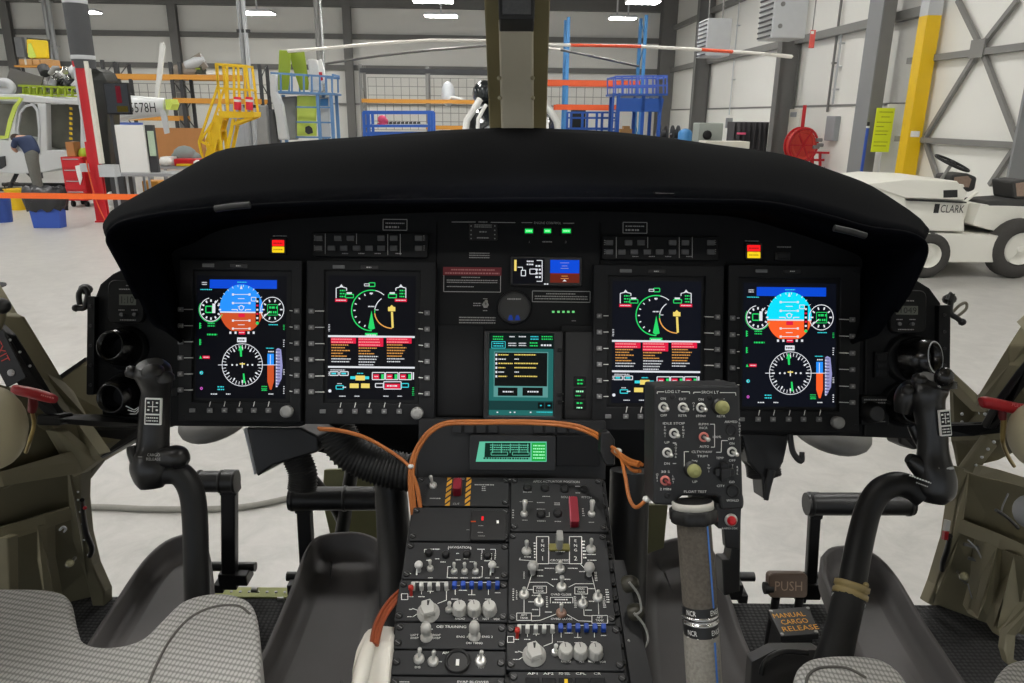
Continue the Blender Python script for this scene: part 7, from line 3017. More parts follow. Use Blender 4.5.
g.build('hat_switch', t, 'black four-way hat switch')
for x, y, r_ in ((444, 268, 0.0072), (452, 566, 0.0085)):
    c = C2(*f6(x, y))
    g = MB(MC, m_blk)
    g.lathe((c[0], c[1], -0.001), (0, 0, 1), [(r_, 0), (r_, 0.003), (r_ * 0.75, 0.003), (r_ * 0.7, 0.0), (0.0005, 0.0002)], n=18)
    g.build('push_button', t)
for x, y in ((160, 106), (340, 108), (132, 588)):
    c = C2(*f6(x, y))
    MB(MC, m_blk).lathe((c[0], c[1], -0.001), (0, 0, 1), [(0.0036, 0), (0.0036, 0.0015), (0.002, 0.002)], n=10).build('screw', t)
MQF[0] = MQ
# bracket with the red button under the box
g = MB(MC, mat('switch_box_black', (42, 43, 45), 0.5))
g.prism([C2(*p) for p in ((717, 505), (743, 505), (742, 531), (720, 530))], -0.04, -0.006)
g.use(m_let)
p = C2(730, 528.5, -0.005)
g.txt('RAPID DSK', p[0], p[1], 0.0024, -0.0055, 'c', 0, 0.02)
bb = g.build('lower_box', t)
p = C2(731, 520, -0.005)
g = MB(MC, m_toggle)
g.lathe((p[0], p[1], -0.007), (0, 0, 1), [(0.0082, 0), (0.0082, 0.003), (0.006, 0.004)], n=18)
g.use(mat('button_red', (214, 18, 30), 0.35)).lathe((p[0], p[1], -0.004), (0, 0, 1), [(0.006, 0), (0.0055, 0.004), (0.003, 0.0055)], n=16)
g.build('red_button', t, 'red push button')
# grip
DGc = 0.915
def gp(u, v, d=DGc):
    return at(u, v, d)
ax = [(694, 521), (697, 570), (699.5, 603)]
g = MB(ID, mat('grip_dark_speckle', (92, 86, 78), 0.85, var=0.5, scale=260, bump=0.6))
k_ = DGc / FPX
a_, b_ = gp(693.5, 520), gp(699.8, 604)
g.tube([a_, a_.lerp(b_, 0.5), b_], 17.0 * k_, n=24)
g.build('upper_grip', t, 'rough brown-grey grip')
c_, d_ = gp(701, 633), gp(709, 760)
g = MB(ID, mat('grip_light_speckle', (142, 138, 130), 0.85, var=0.45, scale=260, bump=0.6))
g.tube([c_, c_.lerp(d_, 0.5), d_], 17.6 * k_, n=24)
g.build('lower_grip', t, 'rough light grey grip')
MB(ID, m_blk).tube([d_, Vector((d_.x + 0.01, d_.y - 0.2, FLZ))], 0.02, n=14).build('lever_tube', t)
axd = (d_ - a_).normalized()
for (u0, v0, u1, v1) in ((699.5, 603.5, 700.2, 612.5), (700.6, 622, 701.4, 633)):
    g = MB(ID, m_blk)
    g.tube([gp(u0, v0), gp(u1, v1)], 17.4 * k_, n=24)
    g.use(m_toggle)
    g.build('marked_band', t, 'black band lettered NCR ENGR')
g = MB(ID, m_chrome)
a2, b2 = gp(700, 612.5), gp(700.6, 622)
g.lathe(a2, b2 - a2, [(17.2 * k_, 0), (18.2 * k_, 0.001), (18.2 * k_, 0.004), (16.4 * k_, 0.005), (16.4 * k_, 0.008), (18.2 * k_, 0.009), (18.2 * k_, 0.0112), (17.2 * k_, 0.012)], n=28)
g.build('chrome_ring', t, 'bright metal ring')
# lettering wrapped on the bands and the blue stripes
def wrap(mb, s_, ca, axis, r, h, phi0, wid):
    """text on a tube: phi0 is the angle of its middle from straight at the seats"""
    vs, fs, x0, x1, y0, y1 = glyphs(s_)
    axis = axis.normalized()
    n0 = (-FW - axis * (-FW).dot(axis)).normalized()
    e0 = n0.cross(axis)
    k = h / 0.69
    kx = wid / (x1 - x0)
    out = []
    for v in vs:
        a = phi0 + ((v.x - (x0 + x1) / 2) * kx) / r
        out.append(ca + (n0 * math.cos(a) + e0 * math.sin(a)) * r + (-axis) * ((v.y - 0.345) * k))
    mb.add(out, fs)
g = MB(ID, m_let)
for (u, v) in ((699.8, 608), (701, 627.5)):
    wrap(g, 'NCR', gp(u, v), axd, 17.7 * k_, 0.0062, -0.75, 0.0125)
    wrap(g, 'ENGR', gp(u, v), axd, 17.7 * k_, 0.0062, 0.75, 0.0165)
    for ph in (-0.75, 0.75):
        wrap(g, '-', gp(u, v + 4.4), axd, 17.7 * k_, 0.006, ph, 0.016)
g.build('band_lettering', t)
g = MB(ID, mat('stripe_blue', (60, 120, 205), 0.5))
def strip(p, q, r, ph, w):
    axis = (q - p).normalized()
    n0 = (-FW - axis * (-FW).dot(axis)).normalized()
    e0 = n0.cross(axis)
    L_ = []
    for s_ in range(9):
        c = p.lerp(q, s_ / 8)
        L_.append([c + (n0 * math.cos(a) + e0 * math.sin(a)) * r for a in (ph - w, ph, ph + w)])
    g.loft(L_, False)
strip(a_, b_, 17.35 * k_, 0.62, 0.07)
strip(gp(701.3, 637), d_, 17.95 * k_, 0.55, 0.07)
g.build('blue_stripe', t)
g = MB(ID, m_blk)
L_ = []
p, q = at(693, 508, DGc), at(693.6, 522, DGc)
L_ = []
for f_, r in ((0, 20.5), (0.12, 22), (0.85, 22), (1.0, 19.5)):
    c = p.lerp(q, f_)
    axn = (q - p).normalized()
    n0 = (-FW - axn * (-FW).dot(axn)).normalized()
    e0 = axn.cross(n0)
    L_.append([c + (n0 * math.cos(2 * PI * j / 32) + e0 * math.sin(2 * PI * j / 32)) * (r * k_ * (1.0 + 0.09 * (1 if (j // 2) % 2 else 0))) for j in range(32)])
g.loft(L_, True, True, True)
g.build('friction_collar', t, 'knurled black collar')
g = MB(ID, mat('collar_white', (196, 194, 186), 0.5))
p, q = at(692.6, 501, DGc), at(693, 509, DGc)
g.lathe(p, q - p, [(19 * k_, 0), (20.5 * k_, 0.001), (20.5 * k_, 0.0095), (19 * k_, 0.010)], n=28, caps=False)
g.use(m_blk).lathe(p, q - p, [(19.3 * k_, 0.0005), (19.3 * k_, 0.002)], n=28)
g.build('collar_plate', t, 'pale ring under the switch box')
# ------------------------------------------------------------------ cyclic sticks
m_stick = mat('stick_black', (20, 20, 21), 0.5, var=0.1, scale=60, spec=0.35)
m_grip = mat('grip_black', (24, 24, 25), 0.32, var=0.1, scale=60)


def tube_px(mb, P, n=16, flat=1.0, k=6):
    """P: (u, v, depth, radius in picture units)"""
    sp = spline(P, k)
    mb.tube([at(p[0], p[1], p[2]) for p in sp], [p[3] * p[2] / FPX for p in sp], n=n, ry=[p[3] * p[2] / FPX * flat for p in sp])
    return mb


base = frame_from(Vector((0, 0, 0)), R0, Vector((0, 1, 0)))
t = thing('cyclic_stick', 'left cyclic control stick with black grip standing before the leftmost display', 'control stick', at(198, 640, 1.06), base)
g = MB(ID, m_stick)
tube_px(g, [(200, 720, 1.04, 13), (198, 640, 1.06, 12.6), (196.5, 580, 1.075, 12.4), (195, 520, 1.08, 12.4), (191, 490, 1.08, 12.4), (180, 474, 1.08, 12.2), (164, 472, 1.08, 12), (150, 473, 1.08, 11.5)])
a = at(200, 720, 1.04)
g.tube([Vector((a.x, a.y, FLZ)), a], 0.018, n=14)
g.build('stick_tube', t)
g = MB(ID, m_grip)
tube_px(g, [(152, 488, 1.08, 11), (151.5, 480, 1.08, 17), (152, 470, 1.08, 21), (152, 458, 1.08, 20), (153, 446, 1.08, 16), (154, 425, 1.08, 15), (155, 405, 1.08, 14.5), (156, 392, 1.075, 14), (155, 380, 1.07, 17), (152, 370, 1.065, 18), (150, 364, 1.06, 13)], n=20, flat=0.9)
tube_px(g, [(160, 458, 1.07, 9), (176, 457, 1.07, 12), (184, 460, 1.07, 9), (188, 462, 1.07, 4)], n=12)
tube_px(g, [(140, 462, 1.07, 9), (133, 452, 1.07, 6), (131, 446, 1.07, 4)], n=12)
g.build('grip', t)
g = MB(ID, m_blk)
for (u, v, d, r) in ((153, 369, 1.045, 9), (166, 376, 1.05, 7)):
    c = at(u, v, d)
    g.lathe(c - U0 * 0.006, U0 - FW * 0.35, [(r * 1.2 * d / FPX, 0), (r * 1.2 * d / FPX, 0.006), (r * 0.8 * d / FPX, 0.011), (0.001, 0.013)], n=16)
g.build('thumb_hat', t)
g = MB(ID, m_grip)
c = at(132, 372, 1.06)
g.lathe(c, Vector((-0.8, -0.3, 0.4)), [(0.007, -0.02), (0.009, -0.004), (0.0085, 0.006), (0.004, 0.009)], n=14)
g.build('side_button', t)
def placard(u0, v0, u1, v1, d, parent, rot, seed, lab):
    M_ = frame_from(at((u0 + u1) / 2, (v0 + v1) / 2, d), R0 * math.cos(rot) + U0 * math.sin(rot), U0 * math.cos(rot) - R0 * math.sin(rot))
    w, h = (u1 - u0) * d / FPX, (v1 - v0) * d / FPX
    g = MB(M_, m_let)
    g.rr(-w / 2, -h / 2, w / 2, h / 2, -0.004, 0, 0.001, 0.0003)
    g.use(m_ink)
    g.rect(-w * .42, -h * .08, w * .42, h * .44, 0.0004)
    g.rect(-w * .42, -h * .44, w * .42, -h * .14, 0.0004)
    g.use(m_let)
    g.line((-w * .3, h * .18), (w * .3, h * .18), 0.0012, 0.0008)
    g.line((0, -h * .02), (0, h * .38), 0.0012, 0.0008)
    for sx in (-1, 1):
        for sy in (0.05, 0.32):
            g.rect(sx * w * .26 - 0.0016, h * sy - 0.001, sx * w * .26 + 0.0016, h * sy + 0.0014, 0.0008)
    g.dashes(-w * .36, -h * .4, w * .36, -h * .18, 0.0008, 2, seed=seed)
    g.build('placard', parent, lab)
placard(144.5, 398, 161, 425, 1.056, t, -0.02, 3, 'black and white placard')
M_ = frame_from(at(152, 457, 1.048), R0, U0)
g = MB(M_, m_dim)
g.pline([(-0.02, 0), (-0.014, 0)], 0.001, 0.0)
g.txt('CARGO', 0.002, 0.003, 0.004, 0.0, 'c', 0, 0.018)
g.txt('RELEASE', 0.002, -0.003, 0.004, 0.0, 'c', 0, 0.02)
g.build('lettering', t)
g = MB(ID, m_lgrey)
for k in range(3):
    g.tube([at(126 + k * 2, 406 + k * 4, 1.09), at(134 + k, 410 + k * 2, 1.08), at(144, 404, 1.07)], 0.0006, n=6)
g.build('lock_wire', t, 'thin pale lock wires')

t = thing('cyclic_stick', 'right cyclic control stick with a tan clamp ring standing at the right air vents', 'control stick', at(838, 660, 1.0), base)
g = MB(ID, m_stick)
tube_px(g, [(851, 590, 1.03, 13.5), (857, 556, 1.045, 13), (863, 528, 1.055, 12.6), (869, 508, 1.06, 12.4), (880, 491, 1.06, 12.4), (896, 484, 1.06, 12.4), (912, 488, 1.06, 12.4), (924, 496, 1.055, 13)])
g.build('stick_tube', t)
g = MB(ID, mat('boot_black', (18, 18, 19), 0.75, bump=0.4, scale=80))
tube_px(g, [(826, 690, 1.0, 19), (832, 665, 1.0, 18), (840, 635, 1.01, 16), (847, 606, 1.02, 15.5), (850, 594, 1.03, 15.5)])
a = at(826, 690, 1.0)
g.tube([Vector((a.x - 0.02, a.y - 0.03, FLZ)), a], [0.04, 0.026], n=14)
g.build('stick_boot', t)
p, q = at(849.5, 597, 1.028), at(852.5, 583, 1.033)
g = MB(ID, mat('tan_clamp', (156, 138, 92), 0.5))
g.lathe(p, q - p, [(0.0195, 0), (0.0235, 0.001), (0.0235, 0.008), (0.0215, 0.009), (0.0215, 0.011), (0.0235, 0.012), (0.0235, 0.019), (0.0195, 0.02)], n=26)
c = at(863, 590, 1.015)
g.sph(c, 0.005).sph(at(866, 585, 1.015), 0.004)
g.build('clamp_ring', t, 'tan clamp ring')
g = MB(ID, m_lgrey)
p, q = at(848, 602, 1.025), at(849, 598, 1.027)
g.lathe(p, q - p, [(0.021, 0), (0.022, 0.001), (0.022, 0.004), (0.021, 0.005)], n=26)
g.build('lettered_tape', t, 'pale tape round the boot')
g = MB(ID, m_grip)
tube_px(g, [(934, 503, 1.05, 10), (935, 494, 1.05, 18), (936, 482, 1.05, 19.5), (934, 468, 1.05, 18), (933, 452, 1.05, 15), (932, 430, 1.05, 14.5), (929, 410, 1.05, 15), (927, 396, 1.05, 18), (930, 385, 1.05, 18), (934, 378, 1.045, 12)], n=20, flat=0.9)
tube_px(g, [(926, 400, 1.06, 12), (914, 392, 1.06, 13), (906, 398, 1.06, 11), (903, 412, 1.065, 8)], n=14)
tube_px(g, [(926, 474, 1.05, 10), (914, 462, 1.05, 8), (908, 458, 1.05, 5)], n=12)
tube_px(g, [(912, 425, 1.06, 5), (920, 440, 1.06, 6), (928, 452, 1.06, 6)], n=10)
g.build('grip', t)
g = MB(ID, mat('gloss_black', (14, 14, 15), 0.22, spec=0.5))
g.sph(at(944, 377, 1.03), (0.013, 0.012, 0.014), n=16, m=10)
g.lathe(at(944, 384, 1.04), U0, [(0.0165, -0.006), (0.0165, 0.003), (0.011, 0.006)], n=18)
g.build('thumb_hat', t, 'glossy black thumb button')
g = MB(ID, m_blk)
for (u, v, r) in ((919, 381, 0.01), (907, 392, 0.008)):
    g.lathe(at(u, v, 1.045), U0 - FW * 0.5, [(r, 0), (r, 0.006), (r * 0.6, 0.01), (0.001, 0.011)], n=14)
g.build('push_button', t)
placard(940, 410, 951, 436, 1.025, t, 0.1, 8, 'black and white placard')
M_ = frame_from(at(920, 480, 1.022), R0 + U0 * -0.35, U0 + R0 * 0.35)
g = MB(M_, m_let)
g.dashes(-0.016, -0.001, 0.016, 0.0035, 0, 1, seed=5)
g.use(m_dim).dashes(-0.004, -0.007, 0.014, -0.003, 0, 1, seed=6)
g.build('lettering', t)
g = MB(ID, m_lgrey)
g.tube([at(938, 468, 1.03), at(946, 468.5, 1.03), at(953, 468, 1.03)], 0.002, n=6)
g.build('arrow_mark', t)

# ------------------------------------------------------------------ pedals
YP = 1.6
def yb(mb, u0, v0, u1, v1, Y, dy):
    a, b = on_y(u0, (v0 + v1) / 2, Y), on_y(u1, (v0 + v1) / 2, Y)
    za, zb = on_y((u0 + u1) / 2, v1, Y).z, on_y((u0 + u1) / 2, v0, Y).z
    return mb.span(a.x, Y, za, b.x, Y + dy, zb)


def pedal(lab, bar, post, foot, seed):
    u0, v0, u1, v1 = bar
    t = thing('rudder_pedal', lab, 'pedal', on_y((post[0] + post[2]) / 2, post[3], YP), base)
    a, b = on_y(u0, (v0 + v1) / 2, YP), on_y(u1, (v0 + v1) / 2, YP)
    r = abs(on_y(u0, v0, YP).z - on_y(u0, v1, YP).z) / 2
    g = MB(ID, m_blk)
    g.tube([a, b], r * 0.92, n=18)
    for f_ in (0.04, 0.6, 0.96):
        c = a.lerp(b, f_)
        g.lathe(c - Vector((0.004, 0, 0)), (1, 0, 0), [(r * 0.9, 0), (r, 0.001), (r, 0.007), (r * 0.9, 0.008)], n=18)
    g.build('foot_bar', t)
    g = MB(ID, m_blk)
    p, q = on_y(post[0], post[1], YP + 0.01), on_y(post[2], post[3], YP + 0.01)
    w = abs(on_y(post[0] + post[4], post[1], YP).x - p.x)
    g.bar(p, q, w, w * 0.8, up=(0, 1, 0))
    g.span(p.x - w * 0.58, YP - 0.01, p.z - r, p.x + w * 0.58, YP + 0.03, p.z + r * 0.9)
    g.build('pedal_arm', t, bev=0.004)
    g = MB(ID, m_blk)
    du = 1 if seed % 2 else -1
    for (x, y, s) in ((0, 0, 0.022), (du * 0.035, 0.005, 0.015), (du * -0.025, -0.02, 0.012)):
        g.span(q.x + x - s, YP - 0.01, q.z + y - s, q.x + x + s, YP + 0.04, q.z + y + s)
    g.cyl(q + Vector((-0.06, 0.02, 0.02)), q + Vector((0.06, 0.02, 0.02)), 0.012, n=12)
    g.use(m_met).cyl(q + Vector((du * 0.06, -0.02, -0.02)), q + Vector((du * 0.075, -0.02, -0.02)), 0.007, n=8)
    g.build('pivot_bracket', t, bev=0.003)
    return t


pedal('outer rudder pedal on the left, behind the left cyclic stick', (198, 471, 237, 492), (229.5, 482, 230, 578, 13), 0, 1)
pedal('inner rudder pedal on the left, its bar beneath the ribbed hose', (290, 487, 382, 510), (304, 499, 309, 588, 13), 0, 2)
pedal('outer rudder pedal on the right, behind the right cyclic stick', (806, 493, 912, 515), (815, 505, 810, 588, 13), 0, 3)
pedal('inner rudder pedal on the right, mostly hidden by the collective lever', (690, 492, 741, 508), (731, 500, 732, 588, 12), 0, 4)

# ------------------------------------------------------------------ pedal trays
m_tray = mat('tray_black', (72, 69, 68), 0.5, var=0.18, scale=9, spec=0.4)
TA, TB = Vector((0, 1.62, 1.07)), Vector((0, 1.0, 0.92))
MT = frame_from(TA, Vector((1, 0, 0)), TA - TB)
def tray(lab, O, shrink=0.86):
    P = [Vector(p) for p in spline([(*pix(MT, *p).xy, 0) for p in O + [O[0]]], 4)[:-1]]
    c = sum(P, Vector((0, 0, 0))) / len(P)
    n = len(P)
    A = sum(P[i].x * P[(i + 1) % n].y - P[(i + 1) % n].x * P[i].y for i in range(n))
    if A < 0:
        P = P[::-1]
    def inset(d):
        out = []
        for i in range(n):
            t_ = (P[(i + 1) % n] - P[i - 1]).normalized()
            out.append(P[i] + Vector((-t_.y, t_.x, 0)) * d)
        return out
    g = MB(MT, m_tray)
    L_ = []
    for d, z in ((0.004, -0.055), (-0.002, -0.006), (0.0, 0.0), (0.006, 0.002), (0.011, -0.002), (0.018, -0.03), (0.032, -0.042), (0.05, -0.045)):
        L_.append([(p.x, p.y, z) for p in inset(d)])
    g.loft(L_, True, False, True)
    last = L_[-1]
    cc = (sum(p[0] for p in last) / n, sum(p[1] for p in last) / n, -0.0455)
    o = len(g.v)
    g.add(list(last) + [cc], [(i, (i + 1) % n, n) for i in range(n)], True)
    g.add(L_[0], [list(range(n))[::-1]])
    return g.build('heel_tray', label=lab, cat='tray')


tray('outer left heel tray, a black scooped pan beside the left seat cushion', [(187, 533), (165, 541), (142, 562), (114, 603), (90, 640), (62, 690), (40, 740), (190, 740), (206, 690), (214, 640), (214, 600), (210, 560), (203, 540)])
tray('inner left heel tray, a black scooped pan between left cyclic and pedestal', [(330, 533), (358, 532), (380, 541), (388, 562), (385, 600), (374, 660), (362, 740), (200, 740), (240, 690), (264, 650), (290, 590), (304, 553), (315, 538)])
tray('inner right heel tray, a black scooped pan behind the collective grip', [(648, 548), (666, 540), (690, 537), (712, 548), (728, 590), (745, 640), (765, 683), (780, 740), (648, 740), (642, 690), (637, 620), (638, 572)])
tray('outer right heel tray, a black scooped pan beyond the right cyclic stick', [(822, 556), (832, 547), (856, 546), (878, 556), (898, 578), (922, 618), (950, 660), (970, 690), (1000, 740), (880, 740), (862, 690), (845, 640), (832, 600), (822, 572)])

# ------------------------------------------------------------------ cockpit floor
m_mat = mat('anti_slip_mat', (30, 30, 31), 0.8, var=0.1, scale=60)
nt = m_mat.node_tree
b_ = nt.nodes['Principled BSDF']
tc_ = [n for n in nt.nodes if n.type == 'TEX_COORD'][0]
vo = nt.nodes.new('ShaderNodeTexVoronoi')
vo.voronoi_dimensions = '2D'
vo.inputs['Scale'].default_value = 90
vo.inputs['Randomness'].default_value = 0.15
nt.links.new(tc_.outputs['Object'], vo.inputs['Vector'])
rp = nt.nodes.new('ShaderNodeValToRGB')
rp.color_ramp.elements[0].position, rp.color_ramp.elements[0].color = 0.25, (0.035, 0.035, 0.036, 1)
rp.color_ramp.elements[1].position, rp.color_ramp.elements[1].color = 0.5, (0.006, 0.006, 0.006, 1)
nt.links.new(vo.outputs['Distance'], rp.inputs['Fac'])
nt.links.new(rp.outputs['Color'], b_.inputs['Base Color'])
bp = nt.nodes.new('ShaderNodeBump')
bp.invert = True
bp.inputs['Strength'].default_value = 0.8
bp.inputs['Distance'].default_value = 0.004
nt.links.new(vo.outputs['Distance'], bp.inputs['Height'])
nt.links.new(bp.outputs['Normal'], b_.inputs['Normal'])
yl, yr = on_z(250, 600, FLZ).y, on_z(780, 597, FLZ).y
g = MB(ID, m_mat).span(-1.3, 0.1, FLZ - 0.05, 1.3, (yl + yr) / 2 - 0.01, FLZ)
struct(g, 'floor_cockpit')
g = MB(ID, mat('zinc_chromate', (150, 156, 92), 0.6, var=0.1, scale=20))
a, b = on_z(208, 590, FLZ), on_z(300, 590, FLZ)
ye = (yl + yr) / 2
g.span(a.x, ye - 0.01, FLZ - 0.04, -0.36, ye + 0.03, FLZ + 0.004)
g.use(m_met)
for k in range(8):
    x = on_z(222 + k * 9, 594, FLZ).x
    g.cyl((x, ye + 0.01, FLZ + 0.003), (x, ye + 0.01, FLZ + 0.006), 0.004, n=8)
g.build('floor_sill', label='lime green riveted sill at the front edge of the cockpit floor', cat='sill', kind='thing')

# ------------------------------------------------------------------ seats
m_fab = mat('seat_fabric', (170, 169, 166), 0.9, var=0.06, scale=8)
nt = m_fab.node_tree
b_ = nt.nodes['Principled BSDF']
tc_ = [n for n in nt.nodes if n.type == 'TEX_COORD'][0]
mixn = b_.inputs['Base Color'].links[0].from_node
mp_ = nt.nodes.new('ShaderNodeMapping')
mp_.inputs['Rotation'].default_value = (0, 0, 0.12)
mp_.inputs['Scale'].default_value = (200, 112, 150)
vo = nt.nodes.new('ShaderNodeTexVoronoi')
vo.voronoi_dimensions = '2D'
vo.inputs['Scale'].default_value = 1.0
vo.inputs['Randomness'].default_value = 0.0
nt.links.new(tc_.outputs['Object'], mp_.inputs['Vector'])
nt.links.new(mp_.outputs['Vector'], vo.inputs['Vector'])
rp = nt.nodes.new('ShaderNodeValToRGB')
rp.color_ramp.elements[0].position, rp.color_ramp.elements[0].color = 0.26, (1.2, 1.2, 1.2, 1)
rp.color_ramp.elements[1].position, rp.color_ramp.elements[1].color = 0.52, (0.58, 0.58, 0.58, 1)
nt.links.new(vo.outputs['Distance'], rp.inputs['Fac'])
mm = nt.nodes.new('ShaderNodeMix')
mm.data_type = 'RGBA'
mm.blend_type = 'MULTIPLY'
mm.inputs[0].default_value = 1.0
nt.links.new(mixn.outputs[2], mm.inputs[6])
nt.links.new(rp.outputs['Color'], mm.inputs[7])
nt.links.new(mm.outputs[2], b_.inputs['Base Color'])
bp = nt.nodes.new('ShaderNodeBump')
bp.invert = True
bp.inputs['Strength'].default_value = 0.5
bp.inputs['Distance'].default_value = 0.001
nt.links.new(vo.outputs['Distance'], bp.inputs['Height'])
nt.links.new(bp.outputs['Normal'], b_.inputs['Normal'])
ZS = 1.43


def seat(lab, O, seams, z=ZS, h=0.12, bev=0.035):
    t = thing('pilot_seat', lab, 'seat', on_z(*O[0], FLZ), base)
    P = [on_z(*p, z) for p in O]
    g = MB(ID, m_fab)
    Ps = [(p[0], p[1]) for p in spline([(q.x, q.y) for q in P + [P[0]]], 5)[:-1]]
    g.prism(Ps, z - h, z)
    o = g.build('cushion', t)
    m_ = o.modifiers.new('bevel', 'BEVEL')
    m_.width, m_.segments, m_.limit_method, m_.angle_limit = bev, 5, 'ANGLE', math.radians(50)
    m_.harden_normals = False
    for p in o.data.polygons:
        p.use_smooth = True
    for s_ in seams:
        q = [on_z(*p, z + 0.0005) for p in s_]
        MB(ID, mat('seam_grey', (92, 90, 86), 0.9)).tube(spline(q, 6), 0.0018, n=6).build('seam', t)
    xs, ys_ = [p[0] for p in Ps], [p[1] for p in Ps]
    g = MB(ID, m_blk)
    g.span(min(xs) + 0.06, min(ys_) + 0.02, z - h - 0.06, max(xs) - 0.06, max(ys_) - 0.1, z - h)
    for x in (min(xs) + 0.1, max(xs) - 0.1):
        for y in (min(ys_) + 0.06, max(ys_) - 0.16):
            g.cyl((x, y, FLZ), (x, y, z - h - 0.05), 0.018, n=10)
    g.build('seat_frame', t)
    return t


seat('grey woven fabric seat with a notch for the left cyclic stick, bottom left', [(-60, 588), (20, 587), (55, 589), (70, 598), (76, 622), (84, 640), (110, 645), (140, 638), (162, 618), (182, 600), (210, 592), (238, 594), (254, 606), (260, 640), (260, 700), (258, 800), (100, 800), (-60, 800)],
     [[(147, 690), (155, 668), (170, 640), (190, 618), (214, 607), (238, 606), (250, 614)]])
seat('grey woven fabric seat at bottom right, before the right cyclic stick', [(792, 700), (794, 676), (800, 662), (816, 654), (850, 652), (880, 656), (900, 668), (918, 690), (950, 702), (985, 690), (1000, 668), (1016, 657), (1060, 654), (1120, 656), (1120, 800), (950, 800), (792, 800)],
     [[(806, 690), (808, 676), (820, 668), (846, 668), (866, 678)]])

# white cable cover left of the pedestal, with the brown leads
g = MB(ID, mat('cream_plastic', (222, 218, 208), 0.4, var=0.02))
slab(g, [(372, 641, 1.0), (393, 643, 1.0), (388, 690, 0.95), (380, 760, 0.9), (345, 760, 0.9), (352, 670, 0.96), (356, 647, 0.99)], 0.06)
t = thing('cable_cover', 'cream plastic cover at the lower left corner of the pedestal', 'cover', at(370, 683, 0.99), base)
g.build('cover_body', t, bev=0.006)
g = MB(ID, mat('cream_plastic', (222, 218, 208), 0.4))
tube_px(g, [(371, 641, 0.995, 5), (364, 665, 0.96, 8), (356, 700, 0.93, 8), (350, 740, 0.9, 8)], n=14)
g.build('rounded_edge', t)
t = thing('cable_bundle', 'reddish brown leads entering the cream cover beside the pedestal', 'cable', at(380, 630, 1.03), base)
m_lead = mat('lead_brown', (138, 66, 36), 0.5)
for k, off in enumerate((0, 3.5, 6)):
    g = MB(ID, m_lead)
    g.tube(spline([at(u + off, v + off * 0.4, d) for u, v, d in ((371, 643, 0.985), (376, 622, 1.02), (388, 602, 1.06), (403, 588, 1.1))], 6), 0.0028, n=8)
    g.build('lead', t)

# ------------------------------------------------------------------ wiring below the panel
m_wire = mat('wire_orange', (172, 100, 44), 0.5)
t = thing('wire_bundle', 'orange wires looping below the navigation screen to the collective box', 'wire', at(420, 480, 1.2), base)
def wire(P, off, m=m_wire, r=0.0026, nm='wire'):
    g = MB(ID, m)
    g.tube(spline([at(u + off[0], v + off[1], d) for u, v, d in P], 7), r, n=8)
    return g.build(nm, t)
run = [(418, 540, 1.2), (414, 515, 1.2), (411, 485, 1.2), (412, 462, 1.2), (418, 445, 1.2), (430, 430, 1.2), (448, 422, 1.2), (480, 421, 1.19), (530, 421, 1.19), (570, 424, 1.18), (592, 431, 1.16), (605, 440, 1.12), (618, 452, 1.06), (630, 460, 1.0), (640, 463, 0.97)]
for o_ in ((0, 0), (2.2, 1.6), (-1.6, 2.6)):
    wire(run, o_)
run2 = [(318, 428, 1.24), (340, 430, 1.23), (365, 437, 1.22), (390, 451, 1.21), (406, 463, 1.2), (411, 472, 1.2), (417, 490, 1.2), (421, 520, 1.2)]
for o_ in ((0, 0), (1.5, 1.5)):
    wire(run2, o_)
run3 = [(612, 447, 1.08), (620, 455, 1.04), (625, 475, 1.0), (629, 497, 0.98), (635, 507, 0.97), (642, 504, 0.96), (647, 498, 0.96)]
wire(run3, (0, 0))
wire([(618, 452, 1.06), (624, 460, 1.02), (632, 470, 0.99), (640, 471, 0.97)], (0, 0), m_wire)
g = MB(ID, m_whl)
for (u, v, d) in ((411, 466, 1.2), (618, 451, 1.06), (647, 499, 0.96)):
    g.sph(at(u, v, d), (0.006, 0.006, 0.004), n=10, m=6)
g.build('cable_tie', t, 'pale cable ties')
g = MB(ID, m_blk)
slab(g, [(601, 432), (609, 431), (615, 440), (615, 466), (606, 466), (600, 452)], 0.03, 1.08)
g.build('cable_clamp', label='black clamp holding the orange wires at the right of the green lit unit', cat='clamp', bev=0.003)
# ribbed hoses and brackets
def ribbed(lab, P, r, nm='ribbed_hose'):
    g = MB(ID, mat('hose_black', (32, 32, 32), 0.55, spec=0.4))
    sp = spline(P, 22)
    C = [at(p[0], p[1], p[2]) for p in sp]
    g.tube(C, [r * (1.0 + 0.05 * (1 if i % 3 == 1 else -1)) for i in range(len(C))], n=16)
    g.build(nm, label=lab, cat='hose')
ribbed('fat black ribbed hose bending under the left engine display', [(336, 430, 1.36), (348, 450, 1.36), (372, 463, 1.36), (398, 471, 1.36), (430, 474, 1.36)], 0.035)
ribbed('short black ribbed hose hanging above the inner left pedal', [(286, 436, 1.42), (296, 456, 1.42), (303, 474, 1.42), (302, 490, 1.42)], 0.027)
ribbed('black ribbed hose beneath the rightmost display near the collective box', [(742, 430, 1.36), (756, 446, 1.36), (762, 462, 1.36), (764, 476, 1.36)], 0.03)
g = MB(ID, m_blk)
slab(g, [(246, 427), (300, 427), (318, 436), (318, 452), (272, 466), (257, 477), (252, 455)], 0.14, 1.36)
g.build('bracket_box', label='black wedge shaped bracket below the gap between the two left displays', cat='bracket', bev=0.004)
for lab, P, d in (('added black backing slab behind the fat ribbed hose under the left displays', [(300, 422), (424, 418), (424, 500), (388, 482), (350, 460), (318, 452), (300, 446)], 1.5),
                  ('added black backing slab at the right of the green lit unit', [(602, 420), (668, 424), (664, 470), (644, 508), (604, 508)], 1.45)):
    g = MB(ID, m_pan2)  # added dark backing that closes the bright gaps below the panel
    slab(g, P, 0.1, d)
    g.build('dark_backing', label=lab, cat='backing slab', bev=0.004)
g = MB(ID, m_lgrey)
